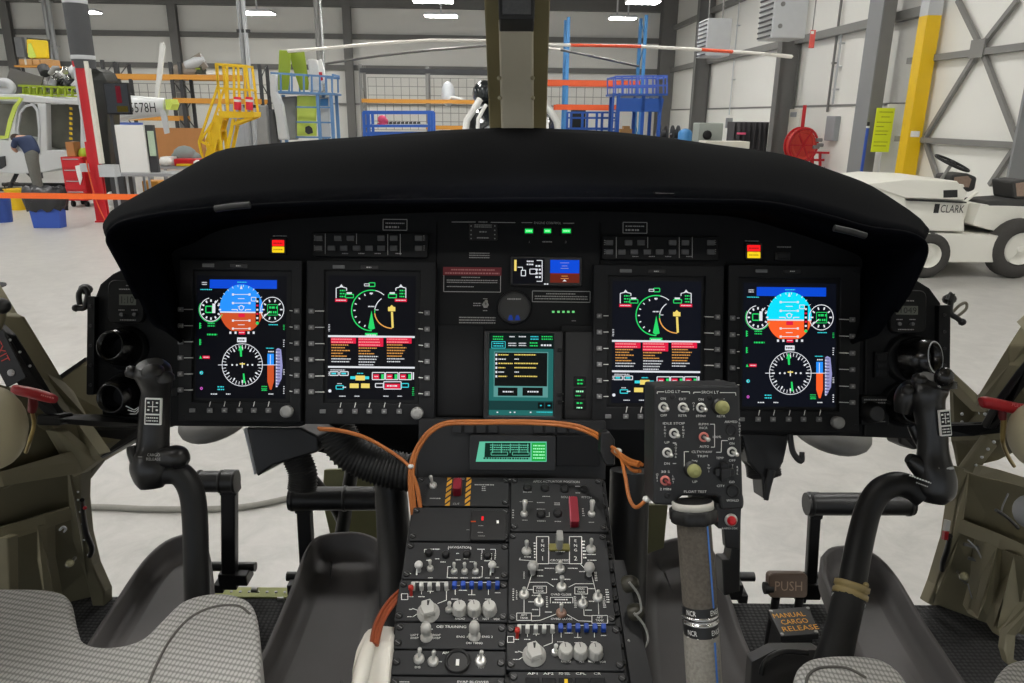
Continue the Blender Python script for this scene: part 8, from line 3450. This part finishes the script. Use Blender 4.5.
tube_px(g, [(246, 428, 1.4, 3), (251, 450, 1.4, 2.5), (256, 474, 1.4, 2)], n=8)
g.build('bracket_edge', label='pale metal edge along the black wedge shaped bracket', cat='bracket')
g = MB(ID, m_blk)
slab(g, [(742, 432), (790, 434), (784, 462), (775, 478), (764, 500), (762, 478), (748, 462)], 0.06, 1.33)
g.build('bracket_box', label='black bracket hanging beneath the rightmost display beside the collective box', cat='bracket', bev=0.004)
g = MB(ID, m_blk)
tube_px(g, [(772, 470, 1.32, 4), (768, 486, 1.32, 3.5), (766, 500, 1.32, 2.5)], n=8)
g.build('connector_plug', label='black connector plug dangling from the bracket under the rightmost display', cat='plug')
g = MB(ID, m_dgrey)
tube_px(g, [(790, 434, 1.3, 3), (793, 452, 1.3, 3), (801, 461, 1.3, 3), (802, 452, 1.3, 2.4)], n=10)
g.build('cable_loop', label='short dark cable loop under the rightmost display', cat='cable')
for lab, P in (('dark slanting strut running down beneath the ribbed hose', [(300, 462, 1.9, 4.5), (330, 500, 1.95, 5), (345, 530, 2.0, 5)]),
               ('dark upright strut behind the inner left pedal', [(352, 470, 1.92, 7), (346, 505, 1.96, 7), (338, 560, 2.0, 7)]),
               ('black upright strut beside the pedestal on the left', [(390, 480, 1.4, 16), (394, 540, 1.4, 17), (396, 620, 1.36, 17), (398, 690, 1.33, 17)]),
               ('black upright strut beside the pedestal on the right', [(630, 470, 1.36, 20), (628, 540, 1.36, 20), (626, 620, 1.32, 20), (624, 690, 1.3, 20)])):
    g = MB(ID, m_blk)
    tube_px(g, P, n=12)
    g.build('strut', label=lab, cat='strut')
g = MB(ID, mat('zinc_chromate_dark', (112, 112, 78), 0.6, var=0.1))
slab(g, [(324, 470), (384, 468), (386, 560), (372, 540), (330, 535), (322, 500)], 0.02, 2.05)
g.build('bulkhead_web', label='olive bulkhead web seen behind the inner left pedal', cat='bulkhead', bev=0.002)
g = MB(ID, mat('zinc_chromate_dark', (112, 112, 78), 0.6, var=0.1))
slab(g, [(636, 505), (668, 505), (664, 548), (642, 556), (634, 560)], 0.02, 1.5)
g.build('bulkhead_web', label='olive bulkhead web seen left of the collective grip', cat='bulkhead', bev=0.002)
g = MB(ID, m_blk)
slab(g, [(736, 524), (741, 524), (740, 592), (724, 596), (722, 560), (730, 560)], 0.04, 1.2)
slab(g, [(724, 525), (740, 528), (740, 550), (726, 548)], 0.02, 1.19)
g.build('collective_bracket', label='slim black bracket beside the collective grip on the right', cat='bracket', bev=0.002)

# push pedal plate and manual cargo release placard
t = thing('release_pedal', 'bronze foot plate stamped PUSH by the inner right heel tray', 'pedal', on_z(788, 620, FLZ), base)
MPU = frame_from(at(788, 585.5, 1.42), R0, U0)
def pu(u, v, z=0):
    p = pix(MPU, u, v, z)
    return (p.x, p.y)
g = MB(MPU, mat('bronze_brown', (92, 76, 64), 0.4, metal=0.3, var=0.1))
a, b = pu(769, 598), pu(808, 574)
g.rr(a[0], a[1], b[0], b[1], -0.02, 0, 0.008, 0.002)
g.build('foot_plate', t)
g = MB(MPU, mat('stamp_tan', (150, 128, 108), 0.5))
c = pu(788.5, 586)
g.txt('PUSH', c[0], c[1], 0.018, 0.0006, 'c', 0, 0.052)
g.build('stamped_letters', t)
g = MB(ID, m_blk)
for u in (776, 800):
    a = at(u, 597, 1.43)
    g.tube([a, Vector((a.x, a.y + 0.02, FLZ))], 0.008, n=10)
g.tube([at(764, 588, 1.43), at(772, 588, 1.43)], 0.012, n=10)
g.build('plate_arm', t)
t = thing('release_placard', 'black placard with yellow words MANUAL CARGO RELEASE on the cockpit floor', 'placard', on_z(796, 640, FLZ), base)
P_ = [at(768, 610, 1.34), at(809, 606, 1.34), at(819, 634, 1.27), at(781, 636, 1.27)]
cx_ = (P_[0] + P_[1] + P_[2] + P_[3]) / 4
ML = frame_from(cx_, (P_[1] - P_[0]) + (P_[2] - P_[3]), (P_[0] - P_[3]) + (P_[1] - P_[2]))
g = MB(ML, m_blk)
MLi = ML.inverted()
PP = [MLi @ p for p in P_]
g.prism([(p.x, p.y) for p in PP], -0.012, 0)
for p in PP:
    g.use(m_met).lathe((p.x * 0.9, p.y * 0.86, 0), (0, 0, 1), [(0.0035, 0), (0.003, 0.0015)], n=10)
g.build('placard_plate', t, bev=0.001)
g = MB(ID, m_blk)
g.loft([[p * 0.8 + cx_ * 0.2 + Vector((0, 0, -0.012)) for p in P_][::-1], [Vector((p.x * 0.8 + cx_.x * 0.2, p.y + 0.02, FLZ)) for p in P_][::-1]], True, True)
g.build('mount_block', t)
g = MB(ML, mat('yellow_lettering', (226, 160, 40), 0.6))
h = (PP[0].y - PP[3].y)
for i, (s_, w) in enumerate((('MANUAL', 0.056), ('CARGO', 0.047), ('RELEASE', 0.062))):
    g.txt(s_, (0.2 - 0.0) * 0.0 - (i - 1) * -0.003, h * (0.23 - 0.25 * i), h * 0.17, 0.0008, 'c', 0, w)
g.build('lettering', t)
g = MB(ID, m_blk)
slab(g, [(752, 662, 1.16), (775, 650, 1.18), (818, 650, 1.18), (834, 660, 1.16), (838, 700, 1.1), (750, 700, 1.1)], 0.03)
tube_px(g, [(760, 690, 1.15, 3), (764, 664, 1.14, 3), (782, 652, 1.16, 3), (808, 653, 1.16, 3)], n=8)
g.build('release_housing', label='black housing behind the right seat cushion below the cargo release placard', cat='housing', bev=0.012)
# ================================================================== AIRFRAME IN VIEW
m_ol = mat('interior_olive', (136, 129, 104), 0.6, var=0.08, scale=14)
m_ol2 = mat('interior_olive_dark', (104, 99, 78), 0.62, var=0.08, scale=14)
m_beige = mat('interior_beige', (178, 170, 142), 0.55, var=0.05, scale=10)
m_red2 = mat('handle_red', (168, 22, 34), 0.4)

# centre post of the windscreen
t = thing('centre_post', 'olive and beige centre post of the windscreen rising from the glareshield', 'post', at(518, 135, 1.6), base)
def cp(uL, v, uR, d):
    return at(uL, v, d), at(uR, v, d)
g = MB(ID, mat('post_olive', (136, 126, 92), 0.55, var=0.06))
for (uT0, uT1, uB0, uB1) in ((483, 501.5, 490, 503), (531.5, 551, 533, 546)):
    # outer channels, leaning towards the roof
    A0, A1 = at(uT0, -30, 1.36), at(uT1, -30, 1.36)
    B0, B1 = at(uB0, 140, 1.6), at(uB1, 140, 1.6)
    L_ = [[A0, A1, A1 + FW * 0.05, A0 + FW * 0.05], [B0, B1, B1 + FW * 0.05, B0 + FW * 0.05]]
    g.loft(L_[::-1], True, True)
o = g.build('outer_channel', t, 'olive side channels', bev=0.003)
g = MB(ID, mat('post_beige', (206, 199, 178), 0.5, var=0.04))
A0, A1 = at(498.5, 20, 1.40), at(533.5, 20, 1.40)
B0, B1 = at(501.5, 140, 1.57), at(534, 140, 1.57)
dth = FW * 0.04
L_ = [[B0, B1, B1 + dth, B0 + dth], [A0, A1, A1 + dth, A0 + dth]]
g.loft(L_, True, True)
g.build('cover_strip', t, 'beige centre cover', bev=0.006, seg=3)
g = MB(ID, m_beige)
for u0, u1, v, d in ((499.2, 532.6, 78, 1.48), (500, 532.8, 98, 1.51)):
    for u in (u0, u1):
        g.sph(at(u, v, d - 0.005), 0.0045, n=8, m=6)
g.build('screw_head', t)
t = thing('standby_compass', 'dark grey box at the top of the windscreen centre post', 'compass', at(516, 18, 1.36), base)
g = MB(ID, m_dgrey)
slab(g, [(497, -30), (535.5, -30), (534.5, 19), (499, 19)], 0.06, 1.36)
g.build('case', t, bev=0.003)
g = MB(ID, mat('grille_grey', (98, 100, 104), 0.7, var=0.3, scale=200))
slab(g, [(502, -30), (531, -30), (531, 14), (502.5, 14)], 0.004, 1.357)
g.build('face', t)

def plates(t, nm, m, pts, th=0.03, d=None, bev=0.003, lab=None):
    g = MB(ID, m)
    slab(g, pts, th, d)
    return g.build(nm, t, lab, bev=bev)


def rivets(t, pts, r=0.0035):
    g = MB(ID, m_lgrey)
    for u, v, d in pts:
        g.sph(at(u, v, d), r, n=8, m=5)
    g.build('rivet_row', t, 'pale rivet heads')


# the lower frames stand farther out, on the edge of the cockpit floor
at0 = at


def at(u, v, d):
    return at0(u, v, d * (1 + 0.43 * min(1.0, max(0.0, (v - 440) / 165.0))))


# left side
t = thing('door_frame', 'olive door frame and lower nose structure on the left with dark exit placard', 'door frame', at(50, 560, 1.3), base)
plates(t, 'door_pillar', m_ol, [(-30, 262, 1.1), (0, 312, 1.12), (6, 316, 1.12), (50, 382, 1.26), (60, 392, 1.3), (75, 420, 1.3), (100, 455, 1.3), (84, 458, 1.3), (60, 440, 1.28), (30, 395, 1.2), (0, 352, 1.12), (-30, 310, 1.1)], 0.04)
plates(t, 'window_sill', m_ol, [(50, 382, 1.36), (86, 358, 1.42), (100, 356, 1.42), (140, 420, 1.45), (146, 434, 1.45), (96, 464, 1.42), (82, 452, 1.38), (60, 420, 1.34)], 0.03, lab='olive lower window frame')
plates(t, 'seal', m_blk, [(51, 381, 1.35), (85, 357.5, 1.41), (86, 360, 1.41), (53, 384.5, 1.35)], 0.006, bev=0)
plates(t, 'dark_channel', m_blk, [(-5, 322, 1.10), (8, 335, 1.10), (36, 382, 1.17), (58, 414, 1.2), (44, 414, 1.2), (22, 392, 1.15), (-5, 350, 1.10)], 0.02)
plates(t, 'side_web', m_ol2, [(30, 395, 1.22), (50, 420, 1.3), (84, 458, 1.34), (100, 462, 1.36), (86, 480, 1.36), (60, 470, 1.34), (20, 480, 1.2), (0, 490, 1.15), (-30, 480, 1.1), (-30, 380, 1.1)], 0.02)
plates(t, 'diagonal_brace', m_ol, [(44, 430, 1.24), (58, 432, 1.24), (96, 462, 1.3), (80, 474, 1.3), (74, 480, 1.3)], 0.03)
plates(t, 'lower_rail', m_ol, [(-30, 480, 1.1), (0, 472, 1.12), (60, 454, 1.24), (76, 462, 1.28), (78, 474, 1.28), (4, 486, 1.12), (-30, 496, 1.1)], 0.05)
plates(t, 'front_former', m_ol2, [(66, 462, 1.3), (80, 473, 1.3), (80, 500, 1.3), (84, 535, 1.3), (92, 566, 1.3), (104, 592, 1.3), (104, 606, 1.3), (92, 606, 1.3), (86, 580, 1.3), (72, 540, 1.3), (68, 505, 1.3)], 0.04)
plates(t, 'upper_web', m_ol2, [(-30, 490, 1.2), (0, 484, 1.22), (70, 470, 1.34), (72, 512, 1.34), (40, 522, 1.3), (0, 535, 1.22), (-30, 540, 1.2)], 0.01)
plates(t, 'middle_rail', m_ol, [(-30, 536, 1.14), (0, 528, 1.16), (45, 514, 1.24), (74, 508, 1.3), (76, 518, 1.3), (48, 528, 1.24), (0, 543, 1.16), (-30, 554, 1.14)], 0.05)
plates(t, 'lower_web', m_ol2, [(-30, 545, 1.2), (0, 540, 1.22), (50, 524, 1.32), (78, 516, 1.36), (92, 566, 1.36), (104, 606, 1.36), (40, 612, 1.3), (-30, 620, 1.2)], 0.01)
plates(t, 'upright_rib', m_ol, [(36, 526, 1.22), (47, 524, 1.24), (48, 560, 1.24), (56, 600, 1.24), (44, 604, 1.22), (36, 560, 1.22)], 0.03)
plates(t, 'upright_rib', m_ol, [(-2, 538, 1.12), (8, 538, 1.12), (10, 600, 1.12), (-4, 604, 1.12)], 0.03)
rivets(t, [(10, 340, 1.1), (20, 352, 1.12), (30, 366, 1.14), (78, 492, 1.28), (78, 500, 1.28), (80, 512, 1.28), (82, 524, 1.28), (84, 540, 1.28), (88, 555, 1.28)], 0.0022)
ME = frame_from(at(1, 352, 1.085), R0 * 0.46 - U0 * 0.89, U0 * 0.46 + R0 * 0.89)
g = MB(ME, mat('sign_black', (16, 16, 17), 0.5))
g.rr(-0.14, -0.016, 0.05, 0.016, -0.003, 0, 0.002, 0.0005)
g.use(mat('exit_red', (190, 60, 56), 0.6)).txt('EMERGENCY EXIT', 0.017, 0.001, 0.0125, 0.0006, 'r', 0, 0.13)
g.use(m_lgrey).lathe((0.034, 0, 0), (0, 0, 1), [(0.005, 0), (0.005, 0.002), (0.002, 0.003)], n=12)
g.build('exit_placard', t, 'black placard lettered EMERGENCY EXIT')
g = MB(ID, m_met)
g.lathe(at(70, 563, 1.25), Vector((0.3, -0.8, 0.3)), [(0.004, -0.05), (0.004, 0), (0.008, 0.001), (0.008, 0.012), (0.003, 0.014)], n=12)
g.use(mat('bolt_olive', (170, 164, 130), 0.5)).sph(at(70, 563, 1.235), (0.009, 0.008, 0.009), n=10, m=6)
g.build('bolt', t)
g = MB(ID, m_lgrey)
tube_px(g, [(60, 530, 1.3, 1.5), (63, 527, 1.3, 1.5), (66, 529, 1.3, 1.5), (64, 532, 1.3, 1)], n=6)
g.build('clip', t)
g = MB(ID, m_blk)
tube_px(g, [(82, 500, 1.28, 2.5), (84, 520, 1.28, 3), (87, 535, 1.28, 3.4), (92, 548, 1.28, 3.4), (90, 556, 1.28, 3)], n=10)
g.use(m_red2).sph(at(85, 508, 1.27), 0.004)
g.build('latch_cable', t, 'black latch fitting on the front edge')
t = thing('jettison_handle', 'red door release handle on the left door frame', 'handle', at(35, 400, 1.08), base)
g = MB(ID, m_red2)
tube_px(g, [(13, 389, 1.06, 4), (18, 390, 1.06, 5.2), (34, 393.5, 1.06, 5.6), (50, 398, 1.06, 5), (56, 400, 1.06, 3.5)], n=14)
g.build('grip', t)
g = MB(ID, mat('dark_red', (110, 20, 26), 0.5))
tube_px(g, [(33, 396, 1.07, 4), (33, 405, 1.075, 4.5), (32, 411, 1.08, 4)], n=10)
g.build('stem', t)
M_ = frame_from(at(47, 396.5, 1.05), R0 - U0 * 0.25, U0 + R0 * 0.25)
MB(M_, mat('pale_red', (220, 130, 130), 0.6)).dashes(-0.009, -0.0025, 0.01, 0.0025, 0, 1, seed=3).build('lettering', t)
g = MB(ID, mat('brass_rod', (148, 128, 76), 0.4, metal=0.5))
tube_px(g, [(32, 410, 1.08, 2), (34, 425, 1.1, 2), (30, 440, 1.1, 2), (26, 452, 1.1, 2)], n=8)
g.build('release_rod', t, 'brass coloured release rod')
t = thing('door_bumper', 'rounded beige door cushion cut off by the left edge', 'cushion', at(-5, 470, 1.0), base)
g = MB(ID, m_beige)
c = at(-8, 428, 1.0)
k_ = 1.0 / FPX
g.sph(c, (28 * k_, 0.05, 43 * k_), n=24, m=14)
g.build('pad', t)
t = thing('grab_stalk', 'dark round knob on a stalk at the left edge above the exit placard', 'knob', at(2, 318, 1.05), base)
g = MB(ID, m_blk)
g.sph(at(2, 306, 1.04), 0.0115, n=14, m=8)
g.use(m_ol2)
tube_px(g, [(2, 310, 1.05, 4), (0, 318, 1.06, 5), (-4, 328, 1.07, 5)], n=10)
g.build('knob_ball', t)
t = thing('panel_strut', 'dark tubular strut joining the left door frame to the panel', 'strut', at(90, 420, 1.26), base)
g = MB(ID, m_pan2)
slab(g, [(40, 415, 1.2), (62, 416, 1.24), (100, 416, 1.28), (170, 416, 1.3), (170, 428, 1.3), (100, 427, 1.28), (62, 424, 1.24), (40, 424, 1.2)], 0.03)
g.build('strut_body', t, bev=0.004)
g = MB(ID, m_blk)
slab(g, [(36, 414, 1.19), (60, 414, 1.22), (60, 426, 1.22), (36, 426, 1.19)], 0.04)
g.build('strut_end', t, bev=0.004)
g = MB(ID, m_blk)
slab(g, [(80, 428, 1.4), (140, 426, 1.42), (146, 434, 1.42), (100, 460, 1.42), (78, 445, 1.4)], 0.05)
g.build('black_duct', label='black duct piece behind the strut below the left air vents', cat='duct', bev=0.006)
g = MB(ID, mat('grey_tube', (110, 108, 98), 0.5))
tube_px(g, [(95, 458, 1.4, 1.8), (93, 468, 1.4, 1.8), (84, 478, 1.4, 1.8), (81, 492, 1.4, 1.8), (81, 506, 1.4, 1.8)], n=8)
g.build('drain_tube', label='thin grey tube bending down at the front of the left frame', cat='tube')
# hose lying on the hangar floor
g = MB(ID, mat('hose_grey', (130, 128, 120), 0.6))
P_ = [on_z(u, v, 0.017) for u, v in ((60, 512), (90, 507), (150, 509), (210, 509), (250, 506), (290, 498), (340, 488))]
g.tube(spline(P_, 6), 0.017, n=10)
g.build('floor_hose', label='grey hose lying across the hangar floor beneath the nose', cat='hose')

# right side
t = thing('door_frame', 'olive riveted door frame and lower nose structure on the right', 'door frame', at(980, 590, 1.25), base)
plates(t, 'door_pillar', m_ol, [(1040, 320, 1.1), (1024, 346, 1.12), (992, 394, 1.26), (984, 400, 1.3), (950, 369, 1.36), (950, 376, 1.36), (968, 398, 1.33), (985, 414, 1.3), (1000, 404, 1.25), (1024, 366, 1.14), (1040, 340, 1.1)], 0.035)
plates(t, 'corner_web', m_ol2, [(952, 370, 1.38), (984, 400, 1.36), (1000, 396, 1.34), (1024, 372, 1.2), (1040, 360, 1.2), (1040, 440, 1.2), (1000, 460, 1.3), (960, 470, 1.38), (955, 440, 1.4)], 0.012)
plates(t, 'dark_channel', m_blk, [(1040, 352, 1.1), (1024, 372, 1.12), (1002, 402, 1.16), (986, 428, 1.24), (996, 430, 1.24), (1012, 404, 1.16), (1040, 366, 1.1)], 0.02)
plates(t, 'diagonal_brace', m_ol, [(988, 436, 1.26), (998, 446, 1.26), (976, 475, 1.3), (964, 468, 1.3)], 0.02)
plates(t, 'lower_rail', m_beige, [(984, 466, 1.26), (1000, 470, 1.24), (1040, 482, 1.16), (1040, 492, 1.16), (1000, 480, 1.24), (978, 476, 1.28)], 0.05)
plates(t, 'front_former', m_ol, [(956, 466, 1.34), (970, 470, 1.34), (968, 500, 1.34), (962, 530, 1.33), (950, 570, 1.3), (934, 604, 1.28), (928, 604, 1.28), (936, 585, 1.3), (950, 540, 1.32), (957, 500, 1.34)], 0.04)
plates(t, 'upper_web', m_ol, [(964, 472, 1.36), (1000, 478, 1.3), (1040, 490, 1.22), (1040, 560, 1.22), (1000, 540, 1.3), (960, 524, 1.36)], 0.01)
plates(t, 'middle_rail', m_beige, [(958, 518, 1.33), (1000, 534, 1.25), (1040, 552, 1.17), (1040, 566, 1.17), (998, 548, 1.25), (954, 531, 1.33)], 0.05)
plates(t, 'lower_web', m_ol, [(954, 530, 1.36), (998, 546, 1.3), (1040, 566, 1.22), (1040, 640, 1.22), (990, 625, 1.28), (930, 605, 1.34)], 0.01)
plates(t, 'upright_rib', m_beige, [(985, 542, 1.27), (998, 548, 1.25), (986, 600, 1.25), (978, 620, 1.24), (972, 610, 1.26), (980, 575, 1.26)], 0.04)
plates(t, 'upright_rib', m_ol, [(1014, 554, 1.2), (1030, 560, 1.17), (1020, 610, 1.17), (1004, 640, 1.17), (996, 628, 1.19), (1010, 590, 1.2)], 0.04)
rivets(t, [(958, 392, 1.36), (963, 396, 1.35), (969, 401, 1.34), (976, 408, 1.33), (980, 413, 1.32), (985, 414, 1.3), (990, 410, 1.29), (962, 414, 1.36), (962, 422, 1.36), (994, 442, 1.255), (988, 449, 1.265), (982, 457, 1.275), (976, 465, 1.285), (972, 497, 1.35), (980, 497.5, 1.34), (988, 497.5, 1.33), (996, 498, 1.31), (1003, 499, 1.3), (970, 527, 1.32), (985, 533, 1.29), (1000, 538, 1.26)], 0.003)
g = MB(ID, m_met)
g.lathe(at(963, 577, 1.26), Vector((-0.3, -0.8, 0.3)), [(0.004, -0.05), (0.004, 0), (0.009, 0.001), (0.009, 0.014), (0.003, 0.016)], n=12)
g.use(mat('bolt_olive', (170, 164, 130), 0.5)).sph(at(964, 576, 1.245), (0.01, 0.009, 0.01), n=10, m=6)
for (u0, v0, u1, v1) in ((964, 544, 986, 550), (968, 558, 984, 562), (964, 582, 982, 586), (1002, 580, 1018, 584), (1018, 500, 1030, 510)):
    g.use(m_steel)
    tube_px(g, [(u0, v0, 1.3, 2.5), (u1, v1, 1.28, 2.2)], n=8)
g.build('bolt', t)
g = MB(ID, m_lgrey)
for P in ([(968, 540, 1.28, 0.9), (976, 548, 1.27, 0.9), (982, 560, 1.27, 0.9), (985, 572, 1.27, 0.9)], [(968, 584, 1.27, 0.9), (972, 598, 1.26, 0.9), (978, 606, 1.26, 0.9)], [(1008, 494, 1.26, 1), (1003, 505, 1.27, 1), (1001, 514, 1.28, 1)]):
    tube_px(g, P, n=6)
g.build('bonding_wire', t, 'thin pale bonding wires')
g = MB(ID, m_blk)
tube_px(g, [(950, 536, 1.31, 3), (947, 550, 1.31, 3.4), (943, 562, 1.3, 3.4), (942, 570, 1.3, 3)], n=10)
g.use(m_red2)
slab(g, [(945, 532), (949, 532), (948, 540), (944, 540)], 0.01, 1.3)
g.use(m_whl)
slab(g, [(947, 520), (951, 521), (949.5, 531), (945, 531)], 0.01, 1.3)
g.build('latch_cable', t, 'latch fitting with a red and white flag')
t = thing('jettison_handle', 'red door release handle lettered PULL on the right door frame', 'handle', at(1002, 412, 1.1), base)
g = MB(ID, m_red2)
tube_px(g, [(981, 402, 1.08, 4), (984, 402, 1.08, 5.8), (1000, 405, 1.08, 5.8), (1016, 408.5, 1.08, 6), (1036, 412, 1.08, 6)], n=14)
g.build('grip', t)
M_ = frame_from(at(1017, 405.5, 1.068), R0 - U0 * 0.2, U0 + R0 * 0.2)
MB(M_, mat('pale_red', (220, 130, 130), 0.6)).txt('PULL', 0, 0, 0.0045, 0, 'c', 0, 0.014).build('lettering', t)
g = MB(ID, mat('dark_red', (110, 20, 26), 0.5))
tube_px(g, [(1003, 405, 1.09, 3.5), (1002.5, 414, 1.09, 4), (1003, 420, 1.09, 3)], n=10)
g.build('stem', t)
g = MB(ID, mat('brass_rod', (148, 128, 76), 0.4, metal=0.5))
tube_px(g, [(1004, 418, 1.1, 2.8), (1003, 430, 1.1, 2.6), (1003, 443, 1.1, 2.2), (1008, 456, 1.1, 2), (1014, 466, 1.1, 2)], n=8)
g.build('release_rod', t, 'brass coloured release rod')
t = thing('door_bumper', 'rounded beige door cushion cut off by the right edge', 'cushion', at(1035, 470, 1.0), base)
g = MB(ID, m_beige)
g.sph(at(1036, 436, 1.05), (20 * k_, 0.05, 34 * k_), n=24, m=14)
g.build('pad', t)
g = MB(ID, m_grey)
g.sph(at(1030, 512, 1.1), (0.025, 0.03, 0.03), n=16, m=10)
g.use(m_blk)
tube_px(g, [(996, 510, 1.15, 2), (1008, 518, 1.14, 2), (1018, 528, 1.13, 2.2)], n=8)
g.build('grey_actuator', label='grey rounded actuator with a dark rod at the right edge', cat='actuator')
g = MB(ID, m_ol2)
slab(g, [(1004, 650, 1.05), (1006, 634, 1.06), (1024, 606, 1.06), (1040, 600, 1.04), (1040, 612, 1.04), (1016, 636, 1.05), (1014, 660, 1.04), (1030, 668, 1.02), (1024, 676, 1.02), (1008, 664, 1.04)], 0.02)
g.build('seat_bracket', label='olive curved bracket beside the right seat at the lower right edge', cat='bracket', bev=0.002)
g = MB(ID, m_blk)
slab(g, [(898, 432), (918, 432), (930, 438), (926, 447), (914, 450), (900, 444)], 0.05, 1.36)
g.build('duct_bracket', label='black duct bracket below the lower right air vent', cat='bracket', bev=0.004)
g = MB(ID, m_pan2)
slab(g, [(930, 424, 1.3), (975, 424, 1.28), (1004, 422, 1.22), (1004, 434, 1.22), (975, 436, 1.28), (930, 438, 1.3)], 0.03)
g.build('panel_strut', label='dark strut joining the panel to the right door frame', cat='strut', bev=0.004)

for sx in (-1, 1):
    a = at(512 + sx * 520, 335, 1.12)
    df = [o for o in COL.objects if o.get('category') == 'door frame'][0 if sx < 0 else 1]
    MB(ID, m_ol).bar(a, Vector((sx * 1.2, 0.9, 2.4)), 0.06, 0.04).build('roof_pillar', df)
# cabin roof overhead, out of the picture, with its two roof windows
g = MB(ID, m_beige)
zr = 2.4
for (x0, x1, y0, y1) in ((-1.3, -0.88, -2.6, 1.45), (-0.16, 0.16, -2.6, 1.45), (0.88, 1.3, -2.6, 1.45), (-0.88, -0.16, 1.05, 1.45), (0.16, 0.88, 1.05, 1.45), (-0.88, -0.16, -2.6, -0.1), (0.16, 0.88, -2.6, -0.1)):
    g.span(x0, y0, zr, x1, y1, zr + 0.05)
struct(g, 'ceiling_cabin')
# overhead utility lamp of the cockpit, above the picture
t = thing('utility_lamp', 'cockpit utility lamp under the cabin roof above the pedestal, out of the picture', 'lamp', (0.06, 0.95, 2.33))
g = MB(ID, m_blk)
g.lathe((0.06, 0.95, 2.4), (0, 0, -1), [(0.03, 0), (0.03, 0.02), (0.022, 0.05), (0.022, 0.052)], n=18)
g.build('housing', t)
ld = bpy.data.lights.new('utility_lamp_bulb', 'SPOT')
ld.energy, ld.color, ld.spot_size, ld.spot_blend, ld.shadow_soft_size = 10.0, (1.0, 0.97, 0.92), math.radians(80), 0.6, 0.02
lo = bpy.data.objects.new('bulb', ld)
COL.objects.link(lo)
lo.parent = t
lo.location = (0, 0, 0.015)
# windscreen panes, clear
m_pane = bpy.data.materials.new('clear_windscreen')
m_pane.use_nodes = True
nt = m_pane.node_tree
nt.nodes.remove(nt.nodes['Principled BSDF'])
tr_, gl_, mx_ = nt.nodes.new('ShaderNodeBsdfTransparent'), nt.nodes.new('ShaderNodeBsdfGlossy'), nt.nodes.new('ShaderNodeMixShader')
gl_.inputs['Roughness'].default_value = 0.02
tr_.inputs['Color'].default_value = (0.985, 0.99, 0.985, 1)
mx_.inputs[0].default_value = 0.012
nt.links.new(tr_.outputs[0], mx_.inputs[1])
nt.links.new(gl_.outputs[0], mx_.inputs[2])
nt.links.new(mx_.outputs[0], nt.nodes['Material Output'].inputs['Surface'])
for n_, (u0, u1, sgn) in enumerate(((490, -150, -1), (546, 1180, 1))):
    g = MB(ID, m_pane)
    L_ = []
    for k in range(9):
        f_ = k / 8
        ub = u0 + (u1 - u0) * f_
        dB = 1.62 - 0.42 * f_ ** 2
        dT = 1.42 - 0.36 * f_ ** 2
        vb = 138 + 150 * f_ ** 2
        L_.append([at(ub, vb, dB), at(ub, -60, dT)])
    g.loft(L_, False)
    struct(g, 'window_%d' % (n_ + 1))

vs = sc.view_settings
vs.view_transform = 'Standard'
vs.look = 'None'
vs.exposure = 0.0
vs.gamma = 1.0
vs.use_curve_mapping = False
sc.cycles.use_denoising = True
sc.cycles.max_bounces = 8
sc.cycles.transparent_max_bounces = 12
